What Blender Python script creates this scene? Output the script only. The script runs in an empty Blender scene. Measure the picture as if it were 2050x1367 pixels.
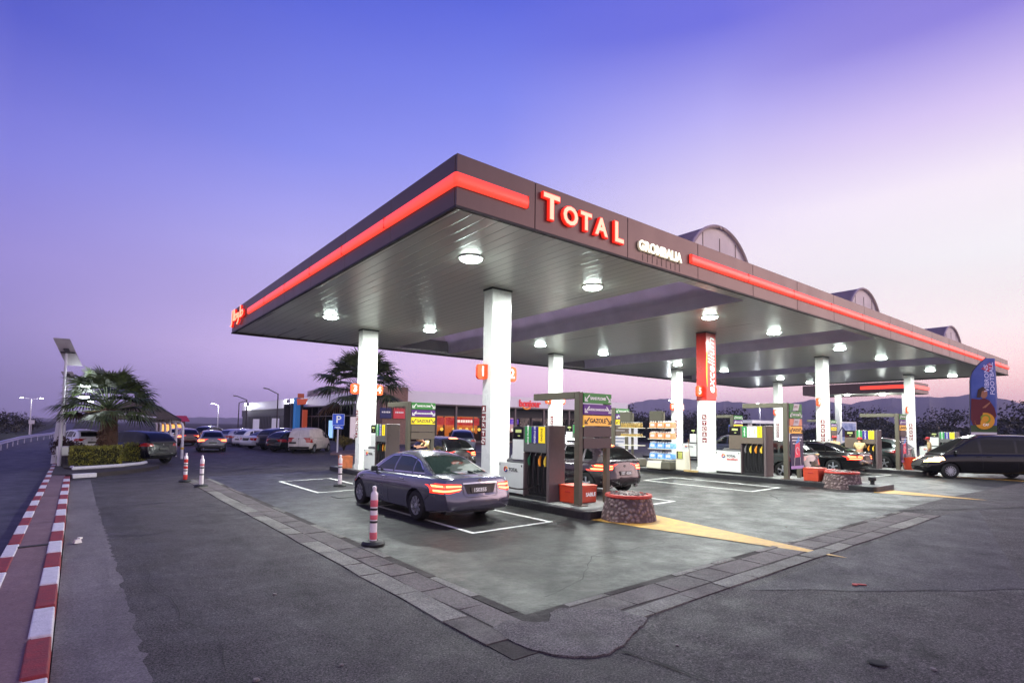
import bpy, bmesh, math, random
import numpy as np
from mathutils import Vector, Matrix
from mathutils.bvhtree import BVHTree
random.seed(7)
SC = bpy.context.scene
COL = SC.collection
PI = math.pi
# ------------------------------------------------------------------ camera
cam_d = bpy.data.cameras.new('camera'); cam = bpy.data.objects.new('camera', cam_d); COL.objects.link(cam)
cr = Vector((0.78239917, -0.62261832, 0.01407)); cu = Vector((-0.05186778, -0.04263135, 0.9977436)); cw = Vector((0.62061362, 0.78136355, 0.06564856))
M = Matrix((cr, cu, -cw)).transposed().to_4x4(); M.translation = Vector((0, 0, 2.1))
cam.matrix_world = M
cam_d.sensor_width = 36; cam_d.lens = 1102.75 * 36 / 2050
cam_d.shift_x = -7.0 / 2050; cam_d.shift_y = 98.9 / 2050
cam_d.clip_start = 0.1; cam_d.clip_end = 30000
SC.camera = cam
SC.view_settings.view_transform = 'Standard'; SC.view_settings.look = 'None'; SC.view_settings.exposure = 0; SC.view_settings.gamma = 1

def s2l(c):
    return tuple(((v / 255) / 12.92 if v / 255 <= 0.04045 else ((v / 255 + 0.055) / 1.055) ** 2.4) for v in c[:3])

# ------------------------------------------------------------------ dusk sky
W = bpy.data.worlds.new('World'); SC.world = W; W.use_nodes = True
nt = W.node_tree; nt.nodes.clear()
N = lambda t: nt.nodes.new(t)
tc = N('ShaderNodeTexCoord'); sep = N('ShaderNodeSeparateXYZ'); nt.links.new(tc.outputs['Generated'], sep.inputs[0])
dot = N('ShaderNodeVectorMath'); dot.operation = 'DOT_PRODUCT'
flat = N('ShaderNodeCombineXYZ'); nt.links.new(sep.outputs[0], flat.inputs[0]); nt.links.new(sep.outputs[1], flat.inputs[1])
nrm = N('ShaderNodeVectorMath'); nrm.operation = 'NORMALIZE'; nt.links.new(flat.outputs[0], nrm.inputs[0])
az = math.radians(85)
nt.links.new(nrm.outputs[0], dot.inputs[0]); dot.inputs[1].default_value = (math.sin(az), math.cos(az), 0)
SKY = [  # (cos of azimuth from the sunset, [(sin elevation, sRGB)])
 (-0.6, [(0, (190, 168, 184)), (.06, (198, 178, 196)), (.15, (200, 184, 210)), (.34, (182, 172, 216)), (.6, (120, 120, 200)), (1, (70, 82, 180))]),  # out-of-view side of the sky, lightened as added light on the fronts
 (0.0, [(0, (98, 88, 128)), (.03, (104, 95, 140)), (.125, (138, 126, 182)), (.22, (156, 144, 218)), (.34, (132, 132, 226)), (.49, (82, 92, 202)), (.7, (60, 72, 180)), (1, (55, 68, 170))]),
 (0.36, [(0, (150, 128, 176)), (.06, (182, 158, 206)), (.125, (198, 176, 222)), (.286, (184, 176, 242)), (.43, (134, 142, 238)), (.6, (88, 102, 216)), (1, (66, 80, 186))]),
 (0.656, [(0, (226, 168, 196)), (.06, (232, 186, 212)), (.103, (230, 194, 222)), (.2, (216, 196, 238)), (.33, (184, 178, 243)), (.466, (143, 149, 243)), (.523, (126, 136, 238)), (.63, (88, 102, 218)), (1, (74, 88, 196))]),
 (0.9, [(0, (255, 200, 196)), (.063, (255, 216, 220)), (.15, (254, 234, 240)), (.285, (250, 238, 252)), (.39, (228, 216, 251)), (.483, (184, 176, 244)), (.587, (110, 112, 222)), (1, (84, 92, 204))]),
 (1.0, [(0, (255, 182, 164)), (.06, (255, 204, 190)), (.148, (255, 240, 236)), (.246, (255, 252, 254)), (.338, (254, 244, 253)), (.423, (220, 202, 246)), (.521, (142, 130, 222)), (1, (92, 96, 206))]),
]
prev = None; pc = None
for c, stops in SKY:
    rp = N('ShaderNodeValToRGB'); rp.color_ramp.interpolation = 'EASE'
    el = rp.color_ramp.elements
    while len(el) > 1: el.remove(el[-1])
    el[0].position = stops[0][0]; el[0].color = (*s2l(stops[0][1]), 1)
    for s, col in stops[1:]:
        e = el.new(s); e.color = (*s2l(col), 1)
    rp.color_ramp.interpolation = 'LINEAR'
    nt.links.new(sep.outputs[2], rp.inputs[0])
    if prev is None: prev = rp.outputs[0]
    else:
        mr = N('ShaderNodeMapRange'); mr.interpolation_type = 'LINEAR'; mr.inputs[1].default_value = pc; mr.inputs[2].default_value = c
        nt.links.new(dot.outputs['Value'], mr.inputs[0])
        mx = N('ShaderNodeMix'); mx.data_type = 'RGBA'
        nt.links.new(mr.outputs[0], mx.inputs[0]); nt.links.new(prev, mx.inputs[6]); nt.links.new(rp.outputs[0], mx.inputs[7]); prev = mx.outputs[2]
    pc = c
# unseen sky behind the camera, made brighter than the dusk to light camera-facing surfaces
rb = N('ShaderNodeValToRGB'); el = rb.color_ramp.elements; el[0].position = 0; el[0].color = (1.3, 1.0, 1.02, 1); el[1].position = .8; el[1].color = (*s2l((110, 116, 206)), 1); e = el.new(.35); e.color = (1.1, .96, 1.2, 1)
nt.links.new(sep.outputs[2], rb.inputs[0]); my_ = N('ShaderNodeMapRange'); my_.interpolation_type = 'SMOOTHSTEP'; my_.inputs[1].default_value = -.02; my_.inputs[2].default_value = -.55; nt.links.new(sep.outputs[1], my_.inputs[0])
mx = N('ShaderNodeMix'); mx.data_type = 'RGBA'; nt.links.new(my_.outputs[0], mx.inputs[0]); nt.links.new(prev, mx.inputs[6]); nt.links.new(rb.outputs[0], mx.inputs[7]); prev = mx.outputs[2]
# faint high cloud wisps
mp = N('ShaderNodeMapping'); mp.inputs['Scale'].default_value = (1, 1, 5); nt.links.new(tc.outputs['Generated'], mp.inputs[0])
nz = N('ShaderNodeTexNoise'); nz.inputs['Scale'].default_value = 2.2; nz.inputs['Detail'].default_value = 5; nt.links.new(mp.outputs[0], nz.inputs[0])
mr = N('ShaderNodeMapRange'); mr.inputs[1].default_value = .3; mr.inputs[2].default_value = .75; mr.inputs[3].default_value = .975; mr.inputs[4].default_value = 1.02; nt.links.new(nz.outputs[0], mr.inputs[0])
lo = N('ShaderNodeMapRange'); lo.interpolation_type = 'SMOOTHSTEP'; lo.inputs[1].default_value = 0; lo.inputs[2].default_value = .24; lo.inputs[3].default_value = 1.75; lo.inputs[4].default_value = 1.0; nt.links.new(sep.outputs[2], lo.inputs[0])
mm = N('ShaderNodeMath'); mm.operation = 'MULTIPLY'; nt.links.new(mr.outputs[0], mm.inputs[0]); nt.links.new(lo.outputs[0], mm.inputs[1])
mu = N('ShaderNodeVectorMath'); mu.operation = 'SCALE'; nt.links.new(prev, mu.inputs[0]); nt.links.new(mm.outputs[0], mu.inputs[3])
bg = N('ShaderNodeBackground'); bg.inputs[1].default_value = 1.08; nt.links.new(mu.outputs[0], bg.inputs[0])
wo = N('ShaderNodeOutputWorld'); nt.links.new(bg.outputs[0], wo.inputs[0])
# afterglow of the sun that has just set on the right
sd = bpy.data.lights.new('sun', 'SUN'); sun = bpy.data.objects.new('sun', sd); COL.objects.link(sun)
sd.energy = 1.6; sd.angle = math.radians(38); sd.color = (1, .70, .64)
sun.rotation_euler = Vector((-math.sin(math.radians(126)), -math.cos(math.radians(126)), -0.13)).to_track_quat('-Z', 'Y').to_euler()

# ------------------------------------------------------------------ helpers
def tag(o, label=None, cat=None, group=None, kind=None):
    if label: o['label'] = label
    if cat: o['category'] = cat
    if group: o['group'] = group
    if kind: o['kind'] = kind
    return o
def empty(name, loc=(0, 0, 0), rz=0, label=None, cat=None, group=None):
    o = bpy.data.objects.new(name, None); COL.objects.link(o); o.location = loc; o.rotation_euler = (0, 0, rz)
    o.empty_display_size = .2
    return tag(o, label, cat, group)
def kids(o): return [c for c in bpy.data.objects if c.parent == o]
def copy_tree(o, parent=None):
    c = o.copy(); COL.objects.link(c); c.parent = parent
    for ch in kids(o): copy_tree(ch, c)
    return c
def gz(x, y=0): return float(np.interp(x, [4, 19.5, 31, 60], [0, .22, .13, .1]))
IH = .18  # island height
HAZE = 2.3e-4

MATS = {}
def mat(name, col, rough=.5, metal=0, spec=.5, coat=0, emit=None, es=0, var=0, vs=4, bump=0, bs=30, alpha=1, trans=0, col2=None, detail=4, stretch=None, sss=0):
    """procedural principled material; col is sRGB 0-255"""
    if name in MATS: return MATS[name]
    m = bpy.data.materials.new(name); m.use_nodes = True; t = m.node_tree; b = t.nodes['Principled BSDF']
    b.inputs['Roughness'].default_value = rough; b.inputs['Metallic'].default_value = metal
    b.inputs['Specular IOR Level'].default_value = spec; b.inputs['Coat Weight'].default_value = coat; b.inputs['Coat Roughness'].default_value = .04
    b.inputs['Transmission Weight'].default_value = trans; b.inputs['Alpha'].default_value = alpha
    c = (*s2l(col), 1); b.inputs['Base Color'].default_value = c
    tcn = t.nodes.new('ShaderNodeTexCoord'); src = tcn.outputs['Object']
    if stretch:
        mpn = t.nodes.new('ShaderNodeMapping'); mpn.inputs['Scale'].default_value = stretch; t.links.new(src, mpn.inputs[0]); src = mpn.outputs[0]
    if var or col2:
        nzn = t.nodes.new('ShaderNodeTexNoise'); nzn.inputs['Scale'].default_value = vs; nzn.inputs['Detail'].default_value = detail; nzn.inputs['Roughness'].default_value = .65
        t.links.new(src, nzn.inputs[0])
        r = t.nodes.new('ShaderNodeValToRGB'); r.color_ramp.elements[0].position = .32; r.color_ramp.elements[1].position = .68
        if col2: a, bb = (*s2l(col), 1), (*s2l(col2), 1)
        else: a = tuple(v * (1 - var) for v in c[:3]) + (1,); bb = tuple(min(1, v * (1 + var)) for v in c[:3]) + (1,)
        r.color_ramp.elements[0].color = a; r.color_ramp.elements[1].color = bb
        t.links.new(nzn.outputs[0], r.inputs[0]); t.links.new(r.outputs[0], b.inputs['Base Color'])
        rr = t.nodes.new('ShaderNodeMapRange'); rr.inputs[3].default_value = max(0, rough - .12); rr.inputs[4].default_value = min(1, rough + .12)
        t.links.new(nzn.outputs[0], rr.inputs[0]); t.links.new(rr.outputs[0], b.inputs['Roughness'])
    if bump:
        n2 = t.nodes.new('ShaderNodeTexNoise'); n2.inputs['Scale'].default_value = bs; n2.inputs['Detail'].default_value = 3; t.links.new(src, n2.inputs[0])
        bp = t.nodes.new('ShaderNodeBump'); bp.inputs['Strength'].default_value = bump; bp.inputs['Distance'].default_value = .02
        t.links.new(n2.outputs[0], bp.inputs['Height']); t.links.new(bp.outputs[0], b.inputs['Normal'])
    if emit:
        b.inputs['Emission Color'].default_value = (*s2l(emit), 1); b.inputs['Emission Strength'].default_value = es
    MATS[name] = m; return m

class MB:
    def __init__(s): s.v = []; s.f = []; s.m = []
    def add(s, vs, fs, mi=0):
        n = len(s.v); s.v += [tuple(v) for v in vs]; s.f += [tuple(i + n for i in f) for f in fs]; s.m += [mi] * len(fs); return s
    def box(s, c, d, rz=0, mi=0, top=1.0, R=None):
        hx, hy, hz = d[0] / 2, d[1] / 2, d[2] / 2; vs = []
        for z in (-1, 1):
            k = top if z > 0 else 1
            for x, y in ((-1, -1), (1, -1), (1, 1), (-1, 1)): vs.append(Vector((x * hx * k, y * hy * k, z * hz)))
        Q = R if R is not None else Matrix.Rotation(rz, 3, 'Z'); vs = [Q @ v + Vector(c) for v in vs]
        return s.add(vs, [(3, 2, 1, 0), (4, 5, 6, 7), (0, 1, 5, 4), (1, 2, 6, 5), (2, 3, 7, 6), (3, 0, 4, 7)], mi)
    def b2(s, a, b, mi=0):   # box from min corner to max corner
        return s.box([(a[i] + b[i]) / 2 for i in range(3)], [abs(b[i] - a[i]) for i in range(3)], 0, mi)
    def tube(s, pts, r, n=8, mi=0, cap=True, closed=False):
        pts = [Vector(p) for p in pts]; R = r if isinstance(r, (list, tuple)) else [r] * len(pts); rings = []
        up = None
        for i, p in enumerate(pts):
            d = (pts[min(i + 1, len(pts) - 1)] - pts[max(i - 1, 0)]).normalized()
            if up is None: up = Vector((0, 0, 1)) if abs(d.z) < .9 else Vector((1, 0, 0))
            a = d.cross(up)
            if a.length < 1e-5: a = d.cross(Vector((0, 1, 0)))
            a.normalize(); b = d.cross(a).normalized(); up = b.cross(d).normalized() if False else up
            rings.append([p + (a * math.cos(2 * PI * k / n) + b * math.sin(2 * PI * k / n)) * R[i] for k in range(n)])
        vs = [v for rg in rings for v in rg]; fs = []
        for i in range(len(pts) - 1):
            for k in range(n): fs.append((i * n + k, i * n + (k + 1) % n, (i + 1) * n + (k + 1) % n, (i + 1) * n + k))
        if cap: fs.append(tuple(range(n))[::-1]); fs.append(tuple((len(pts) - 1) * n + k for k in range(n)))
        return s.add(vs, fs, mi)
    def lathe(s, prof, c=(0, 0, 0), n=24, mi=0, axis='z', a0=0, ring=False):
        vs = []; fs = []
        for r, z in prof:
            for k in range(n):
                a = a0 + 2 * PI * k / n; q = (r * math.cos(a), r * math.sin(a), z)
                if axis == 'x': q = (z, q[0], q[1])
                if axis == 'y': q = (q[0], z, q[1])
                vs.append((q[0] + c[0], q[1] + c[1], q[2] + c[2]))
        for i in range(len(prof) - 1):
            for k in range(n): fs.append((i * n + k, i * n + (k + 1) % n, (i + 1) * n + (k + 1) % n, (i + 1) * n + k))
        if ring:
            m = len(prof) - 1; fs += [(m * n + k, m * n + (k + 1) % n, (k + 1) % n, k) for k in range(n)]
        else: fs.append(tuple(range(n))[::-1]); fs.append(tuple((len(prof) - 1) * n + k for k in range(n)))
        return s.add(vs, fs, mi)
    def prism(s, poly, h0, h1, axis='z', mi=0):
        n = len(poly); 
        def P(a, b, h): return {'z': (a, b, h), 'x': (h, a, b), 'y': (a, h, b)}[axis]
        vs = [P(a, b, h0) for a, b in poly] + [P(a, b, h1) for a, b in poly]
        fs = [tuple(range(n))[::-1], tuple(range(n, 2 * n))] + [(i, (i + 1) % n, n + (i + 1) % n, n + i) for i in range(n)]
        return s.add(vs, fs, mi)
    def grid(s, P, nu, nv, mi=0):
        vs = [P(i / nu, j / nv) for j in range(nv + 1) for i in range(nu + 1)]
        fs = [(j * (nu + 1) + i, j * (nu + 1) + i + 1, (j + 1) * (nu + 1) + i + 1, (j + 1) * (nu + 1) + i) for j in range(nv) for i in range(nu)]
        return s.add(vs, fs, mi)
    def build(s, name, mats, parent=None, smooth=False, bevel=0, seg=2, label=None, cat=None, group=None, kind=None, loc=None, fixn=True):
        me = bpy.data.meshes.new(name); me.from_pydata(s.v, [], s.f)
        for m in (mats if isinstance(mats, (list, tuple)) else [mats]): me.materials.append(m)
        me.polygons.foreach_set('material_index', s.m)
        if fixn:
            bm = bmesh.new(); bm.from_mesh(me); bmesh.ops.recalc_face_normals(bm, faces=bm.faces); bm.to_mesh(me); bm.free()
        o = bpy.data.objects.new(name, me); COL.objects.link(o)
        if smooth:
            me.polygons.foreach_set('use_smooth', [True] * len(me.polygons)); me.set_sharp_from_angle(angle=math.radians(38))
        if bevel:
            bv = o.modifiers.new('bevel', 'BEVEL'); bv.width = bevel; bv.segments = seg; bv.limit_method = 'ANGLE'; bv.angle_limit = math.radians(40)
        if parent: o.parent = parent
        if loc: o.location = loc
        return tag(o, label, cat, group, kind)

def text(s, size, ext=.004, bold=0, align='CENTER', shear=0, sx=1, bev=0, sp=1):
    """lettering as (verts, faces) in its own XZ plane, facing -Y, centred on the origin"""
    c = bpy.data.curves.new('t', 'FONT'); c.body = s; c.size = size; c.extrude = ext; c.offset = bold; c.align_x = align; c.align_y = 'CENTER'; c.shear = shear; c.bevel_depth = bev; c.resolution_u = 3; c.space_character = sp
    o = bpy.data.objects.new('t', c); me = bpy.data.meshes.new_from_object(o)
    vs = [(v.co.x * sx, -v.co.z, v.co.y) for v in me.vertices]; fs = [tuple(p.vertices) for p in me.polygons]
    bpy.data.objects.remove(o); bpy.data.curves.remove(c); bpy.data.meshes.remove(me)
    return vs, fs
def put(mb, vf, at, rz=0, ry=0, mi=0):
    R = Matrix.Rotation(rz, 3, 'Z') @ Matrix.Rotation(ry, 3, 'Y'); A = Vector(at)
    return mb.add([R @ Vector(v) + A for v in vf[0]], vf[1], mi)
# ------------------------------------------------------------------ ground materials
def ground_mat(name, base, dark, light, spk, rough=.8, seed=0, patch=None, blot=.35, bump=.6):
    m = bpy.data.materials.new(name); m.use_nodes = True; t = m.node_tree; b = t.nodes['Principled BSDF']; b.inputs['Specular IOR Level'].default_value = .28
    L = t.links.new; nn = t.nodes.new
    tcn = nn('ShaderNodeTexCoord')
    def noise(sc, det=6, ro=.6, off=0, stretch=None):
        mpn = nn('ShaderNodeMapping'); mpn.inputs['Location'].default_value = (off + seed, seed * 1.7, 0); L(tcn.outputs['Object'], mpn.inputs[0])
        if stretch: mpn.inputs['Scale'].default_value = stretch
        x = nn('ShaderNodeTexNoise'); x.inputs['Scale'].default_value = sc; x.inputs['Detail'].default_value = det; x.inputs['Roughness'].default_value = ro
        L(mpn.outputs[0], x.inputs[0]); return x.outputs[0]
    def ramp(src, p0, p1, a, c):
        r = nn('ShaderNodeValToRGB'); r.color_ramp.elements[0].position = p0; r.color_ramp.elements[1].position = p1
        r.color_ramp.elements[0].color = a; r.color_ramp.elements[1].color = c; L(src, r.inputs[0]); return r.outputs[0]
    def mixc(f, a, c, mode='MIX'):
        x = nn('ShaderNodeMix'); x.data_type = 'RGBA'; x.blend_type = mode
        for i, q in ((0, f), (6, a), (7, c)):
            if isinstance(q, (int, float)): x.inputs[i].default_value = q
            elif isinstance(q, tuple): x.inputs[i].default_value = q
            else: L(q, x.inputs[i])
        return x.outputs[2]
    g = lambda v: (v, v, v, 1)
    c4 = lambda c: (*s2l(c), 1)
    big = ramp(noise(.35, 5, .6), .35, .68, c4(dark), c4(light))
    mid = ramp(noise(2.3, 8, .7, 5), .3, .72, c4(dark), c4(light))
    c = mixc(.45, big, mid); c = mixc(.35, c, c4(base))
    stre = ramp(noise(1.2, 6, .6, 11, (1, .25, 1)), .42, .6, g(1), g(1 - blot)); c = mixc(1.0, c, stre, 'MULTIPLY')
    sp1 = ramp(noise(48, 2, .8, 3), .38, .64, g(1 - spk), g(1 + spk)); c = mixc(1.0, c, sp1, 'MULTIPLY')
    trk = ramp(noise(1.0, 5, .7, 44, (1.5, .10, 1)), .5, .68, g(1), g(.72)); c = mixc(1.0, c, trk, 'MULTIPLY')
    cg = ramp(noise(14, 4, .75, 61), .36, .66, g(1 - spk * .35), g(1 + spk * .3)); c = mixc(1.0, c, cg, 'MULTIPLY')
    sp2 = ramp(noise(110, 2, .9, 9), .34, .68, g(1 - spk * .9), g(1 + spk * .9)); c = mixc(1.0, c, sp2, 'MULTIPLY')
    # oil and damp spots
    oil = ramp(noise(.9, 3, .4, 20), .66, .74, g(1), g(.55)); c = mixc(1.0, c, oil, 'MULTIPLY')
    L(c, b.inputs['Base Color'])
    rr = nn('ShaderNodeMapRange'); rr.inputs[1].default_value = .3; rr.inputs[2].default_value = .7; rr.inputs[3].default_value = rough - .22; rr.inputs[4].default_value = rough + .08
    L(noise(1.6, 6, .7, 31), rr.inputs[0]); L(rr.outputs[0], b.inputs['Roughness'])
    bp = nn('ShaderNodeBump'); bp.inputs['Strength'].default_value = bump; bp.inputs['Distance'].default_value = .012
    L(noise(70, 4, .8, 2), bp.inputs['Height'])
    bp2 = nn('ShaderNodeBump'); bp2.inputs['Strength'].default_value = .35; bp2.inputs['Distance'].default_value = .05
    L(noise(4, 4, .6, 7), bp2.inputs['Height']); L(bp.outputs[0], bp2.inputs['Normal']); L(bp2.outputs[0], b.inputs['Normal'])
    MATS[name] = m; return m
m_asph = ground_mat('asphalt_old', (76, 69, 69), (62, 56, 57), (89, 82, 81), .9, .8, 0, blot=.12)
m_gut = ground_mat('gutter_concrete', (112, 104, 106), (94, 86, 90), (128, 120, 120), .3, .85, 50, blot=.15)
m_asph_d = ground_mat('asphalt_dark', (74, 68, 72), (62, 56, 61), (86, 80, 83), .7, .78, 4, blot=.15)
m_road = ground_mat('asphalt_road', (76, 72, 82), (64, 60, 70), (88, 84, 92), .3, .75, 8, blot=.2)
m_fore = ground_mat('asphalt_forecourt', (47, 46, 44), (34, 33, 32), (60, 59, 56), .6, .58, 14, blot=.22, bump=.35)
m_walk = ground_mat('walk_concrete', (118, 92, 96), (104, 82, 88), (132, 106, 108), .14, .85, 21, blot=.08, bump=.4)
m_pave = ground_mat('pavers_rose', (104, 94, 92), (88, 80, 80), (118, 108, 104), .35, .8, 25, blot=.25)
m_conc = ground_mat('worn_concrete', (132, 128, 118), (92, 88, 84), (158, 154, 142), .35, .8, 27, blot=.35)
m_gap = ground_mat('dirt_joint', (66, 58, 56), (48, 42, 42), (84, 74, 70), .3, .9, 30)
m_grass = ground_mat('dry_grass', (56, 60, 34), (34, 40, 22), (82, 84, 50), .6, .95, 33, bump=1)
m_field = ground_mat('field_soil', (58, 54, 50), (40, 40, 36), (74, 66, 60), .4, .95, 36)
m_white = mat('road_paint_white', (205, 205, 198), .65, var=.22, vs=7, bump=.2, bs=80, detail=8)
m_yel = mat('road_paint_yellow', (196, 150, 62), .6, var=.25, vs=5, bump=.2, bs=80, detail=8)
m_crack = mat('tar_crack', (22, 20, 22), .9)

def sheet(name, xs, ys, off, m, kind='structure', label=None, parent=None):
    mb = MB(); vs = [(x, y, gz(x) + off) for y in ys for x in xs]; n = len(xs)
    mb.add(vs, [(j * n + i, j * n + i + 1, (j + 1) * n + i + 1, (j + 1) * n + i) for j in range(len(ys) - 1) for i in range(n - 1)])
    o = mb.build(name, m, fixn=False); tag(o, label, None, None, kind); return o
def poly(name, pts, off, m, kind='structure'):   # thin flat marking, tessellated along its length so it follows the fall of the ground
    mb = MB(); mb.add([(x, y, gz(x) + off) for x, y in pts], [tuple(range(len(pts)))]); o = mb.build(name, m, fixn=False)
    for p in o.data.polygons:
        if p.normal.z < 0: o.data.flip_normals(); break
    tag(o, kind=kind); return o
kx = [-1300, -60, -30, -12, 4, 19.5, 31, 60, 200, 4700]
sheet('ground', kx, [-1300, -40, 0, 20, 60, 140, 4700], -.012, m_field)
sheet('asphalt_yard', [-.05, 4, 19.5, 31, 60, 64], [-30, 0, 20, 60, 110], 0, m_asph)
sheet('road', [-11, -4.6, -.7], [-40, 0, 20, 60, 200, 600], -.002, m_road)
sheet('forecourt', [4.06, 12, 19.5, 31, 52], [4.87, 12, 24.5], .004, m_fore)
rnd = random.Random(3)
def rag(a, b, n, j): return [(a[0] + (b[0] - a[0]) * k / n + rnd.uniform(-j, j), a[1] + (b[1] - a[1]) * k / n + rnd.uniform(-j, j)) for k in range(n)]
poly('asphalt_patch', rag((6.9, 3.8), (15.6, 3.95), 6, .01) + rag((16.2, 4.0), (26, 2.0), 8, .04) + rag((26, 2.0), (22, -1), 4, .1) + rag((22, -1), (10.2, 1.2), 14, .07) + rag((10.0, 1.4), (6.9, 3.75), 10, .05), .004, m_asph_d)
poly('gutter_concrete', [(-.06, 2), (-.06, 25), (.5, 25), (.5, 18)] + rag((.5, 18), (.62, 2), 110, .035), .004, m_gut)
sheet('verge_grass', [-60, -30, -5.2], [-40, 60, 400], .004, m_grass)

def line_x(mb, x0, x1, y, w, off=.009):
    n = max(1, int(abs(x1 - x0) / 1.0)); 
    for i in range(n):
        a = x0 + (x1 - x0) * i / n; b = x0 + (x1 - x0) * (i + 1) / n
        mb.add([(a, y, gz(a) + off), (b, y, gz(b) + off), (b, y + w, gz(b) + off), (a, y + w, gz(a) + off)], [(0, 1, 2, 3)])
def line_y(mb, x, y0, y1, w, off=.009):
    mb.add([(x, y0, gz(x) + off), (x + w, y0, gz(x + w) + off), (x + w, y1, gz(x + w) + off), (x, y1, gz(x) + off)], [(0, 1, 2, 3)])
def bay(x0, x1, y0, y1, w=.10, sk=0):
    mb = MB(); line_x(mb, x0, x1, y0, w); line_x(mb, x0, x1, y1 - w, w); line_y(mb, x0, y0 + w, y1 - w, w); line_y(mb, x1 - w, y0 + w, y1 - w, w)
    tag(mb.build('bay_marking', m_white, fixn=False), kind='structure')
for b in ((6.1, 8.2, 8.95, 13.4), (5.8, 7.7, 16.9, 21.0), (10.95, 13.0, 9.2, 13.5), (10.95, 13.0, 17.6, 21.6), (16.7, 18.55, 9.0, 13.3), (16.7, 18.5, 17.8, 21.8), (21.9, 24, 9.3, 13.5), (27.6, 29.6, 9.2, 13.5), (33.2, 35.2, 9.2, 13.5)): bay(*b)
def nose(x0, x1, y0, xt, yt):
    mb = MB(); n = 12; vs = []
    for i in range(n + 1):
        t = i / n; a = x0 + (xt - x0) * t; b = x1 + (xt - x1) * t; y = y0 + (yt - y0) * t
        vs += [(a, y, gz(a) + .014), (b + .01, y, gz(b) + .014)]
    mb.add(vs, [(2 * i, 2 * i + 1, 2 * i + 3, 2 * i + 2) for i in range(n)])
    tag(mb.build('yellow_marking', m_yel, fixn=True), kind='structure')
nose(9.0, 10.75, 8.6, 9.75, 3.7); nose(19.5, 21.0, 6.6, 20.3, 4.0); nose(30.6, 32.0, 7.9, 31.3, 3.9); nose(44.5, 45.8, 8, 45, 4)

# cracks
def crack(pts, w=.02, off=.013, jit=.06):
    mb = MB(); P = []
    for i in range(len(pts) - 1):
        a, b = Vector((*pts[i], 0)), Vector((*pts[i + 1], 0)); n = max(2, int((b - a).length / .22))
        for k in range(n): P.append(a.lerp(b, k / n) + Vector((random.uniform(-jit, jit), random.uniform(-jit, jit), 0)))
    P.append(Vector((*pts[-1], 0))); vs = []
    for i, p in enumerate(P):
        d = (P[min(i + 1, len(P) - 1)] - P[max(0, i - 1)]).normalized(); q = Vector((-d.y, d.x, 0)) * w * random.uniform(.25, .8)
        for s in (-1, 1): vs.append((p.x + q.x * s, p.y + q.y * s, gz(p.x) + off))
    mb.add(vs, [(2 * i, 2 * i + 1, 2 * i + 3, 2 * i + 2) for i in range(len(P) - 1)])
    tag(mb.build('pavement_crack', m_crack), kind='structure')
crack([(4.15, 3.55), (4.3, 2.4), (4.45, 1.2)], .022, jit=.02)
crack([(11.2, 7.3), (11.4, 6.0), (12.3, 5.0)], .02); crack([(11.6, 9.4), (15.9, 4.95), (16.6, 4.0)], .03, jit=.03); crack([(16.0, 4.9), (20, 2.6), (28, -1)], .05, jit=.05)
crack([(16.0, 5.0), (15.4, 7.4), (16.4, 8.3)], .025); crack([(4.6, 5.2), (5.6, 5.5), (6.6, 6.3), (8.2, 6.2)], .012); crack([(5.2, 7.0), (6.4, 6.6), (7.0, 5.5)], .01)
crack([(.9, 9.5), (.86, 8.6), (1.0, 7.6), (.98, 6.9), (1.22, 6.2), (1.1, 5.3), (1.28, 4.6), (1.22, 3.6)], .006, jit=.025); crack([(1.2, 24), (3.0, 23.0), (6.0, 24.4), (9, 25)], .04, jit=.04)
crack([(0, 24.8), (2.8, 25.4), (5, 26.5), (8.6, 27.5)], .05, jit=.03); crack([(.6, 12.6), (1.2, 12.4), (1.6, 12.55)], .03)
crack([(.6, 16.8), (1.9, 17.1)], .05, jit=.02)
crack([(5.0, 26), (7.5, 29.0), (10, 33)], .05); crack([(3.4, 27), (9, 31), (15, 31)], .05)
mb = MB()
for k in range(9):
    x, y = random.uniform(1, 22), random.uniform(1.2, 8); r = random.uniform(.012, .03)
    mb.lathe([(r, 0), (r * .8, r * .5)], (x, y, gz(x) + .006), 7)
mb.build('gravel_bits', mat('grit', (120, 112, 108), .9, var=.3), kind='stuff')
cupw = mat('litter_paper', (214, 210, 204), .8, var=.1)
mb = MB(); mb.box((.12, 12.15, .05), (.11, .07, .06), .4, top=.7); mb.box((.15, 12.2, .09), (.06, .05, .03), .9); mb.build('paper_litter', cupw, label='crumpled white paper lying beside the red and white kerb', cat='litter')
mb = MB(); mb.box((8.3, 3.0, gz(8.3) + .012), (.16, .035, .01), -.9); mb.box((8.22, 3.03, gz(8.3) + .015), (.05, .06, .012), .3); mb.build('litter_scrap', mat('scrap_red', (170, 60, 58), .7), label='small torn red scrap lying on the dark asphalt', cat='litter')
mb = MB(); mb.lathe([(.07, .0), (.08, .004), (.06, .01)], (5.75, 1.95, gz(5.7) + .008), 14); tag(mb.build('ground_plug', m_crack), 'small black round cap set in the foreground asphalt', 'ground cap')
mb = MB(); mb.box((6.35, 15.6, gz(6.3) + .012), (1.0, .5, .006), .05); tag(mb.build('drain_cover', mat('cast_iron', (46, 44, 44), .6, .3, var=.3, bump=.5, bs=60)), 'dark rectangular drain cover in the forecourt ahead of the sedan', 'drain cover')

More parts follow.
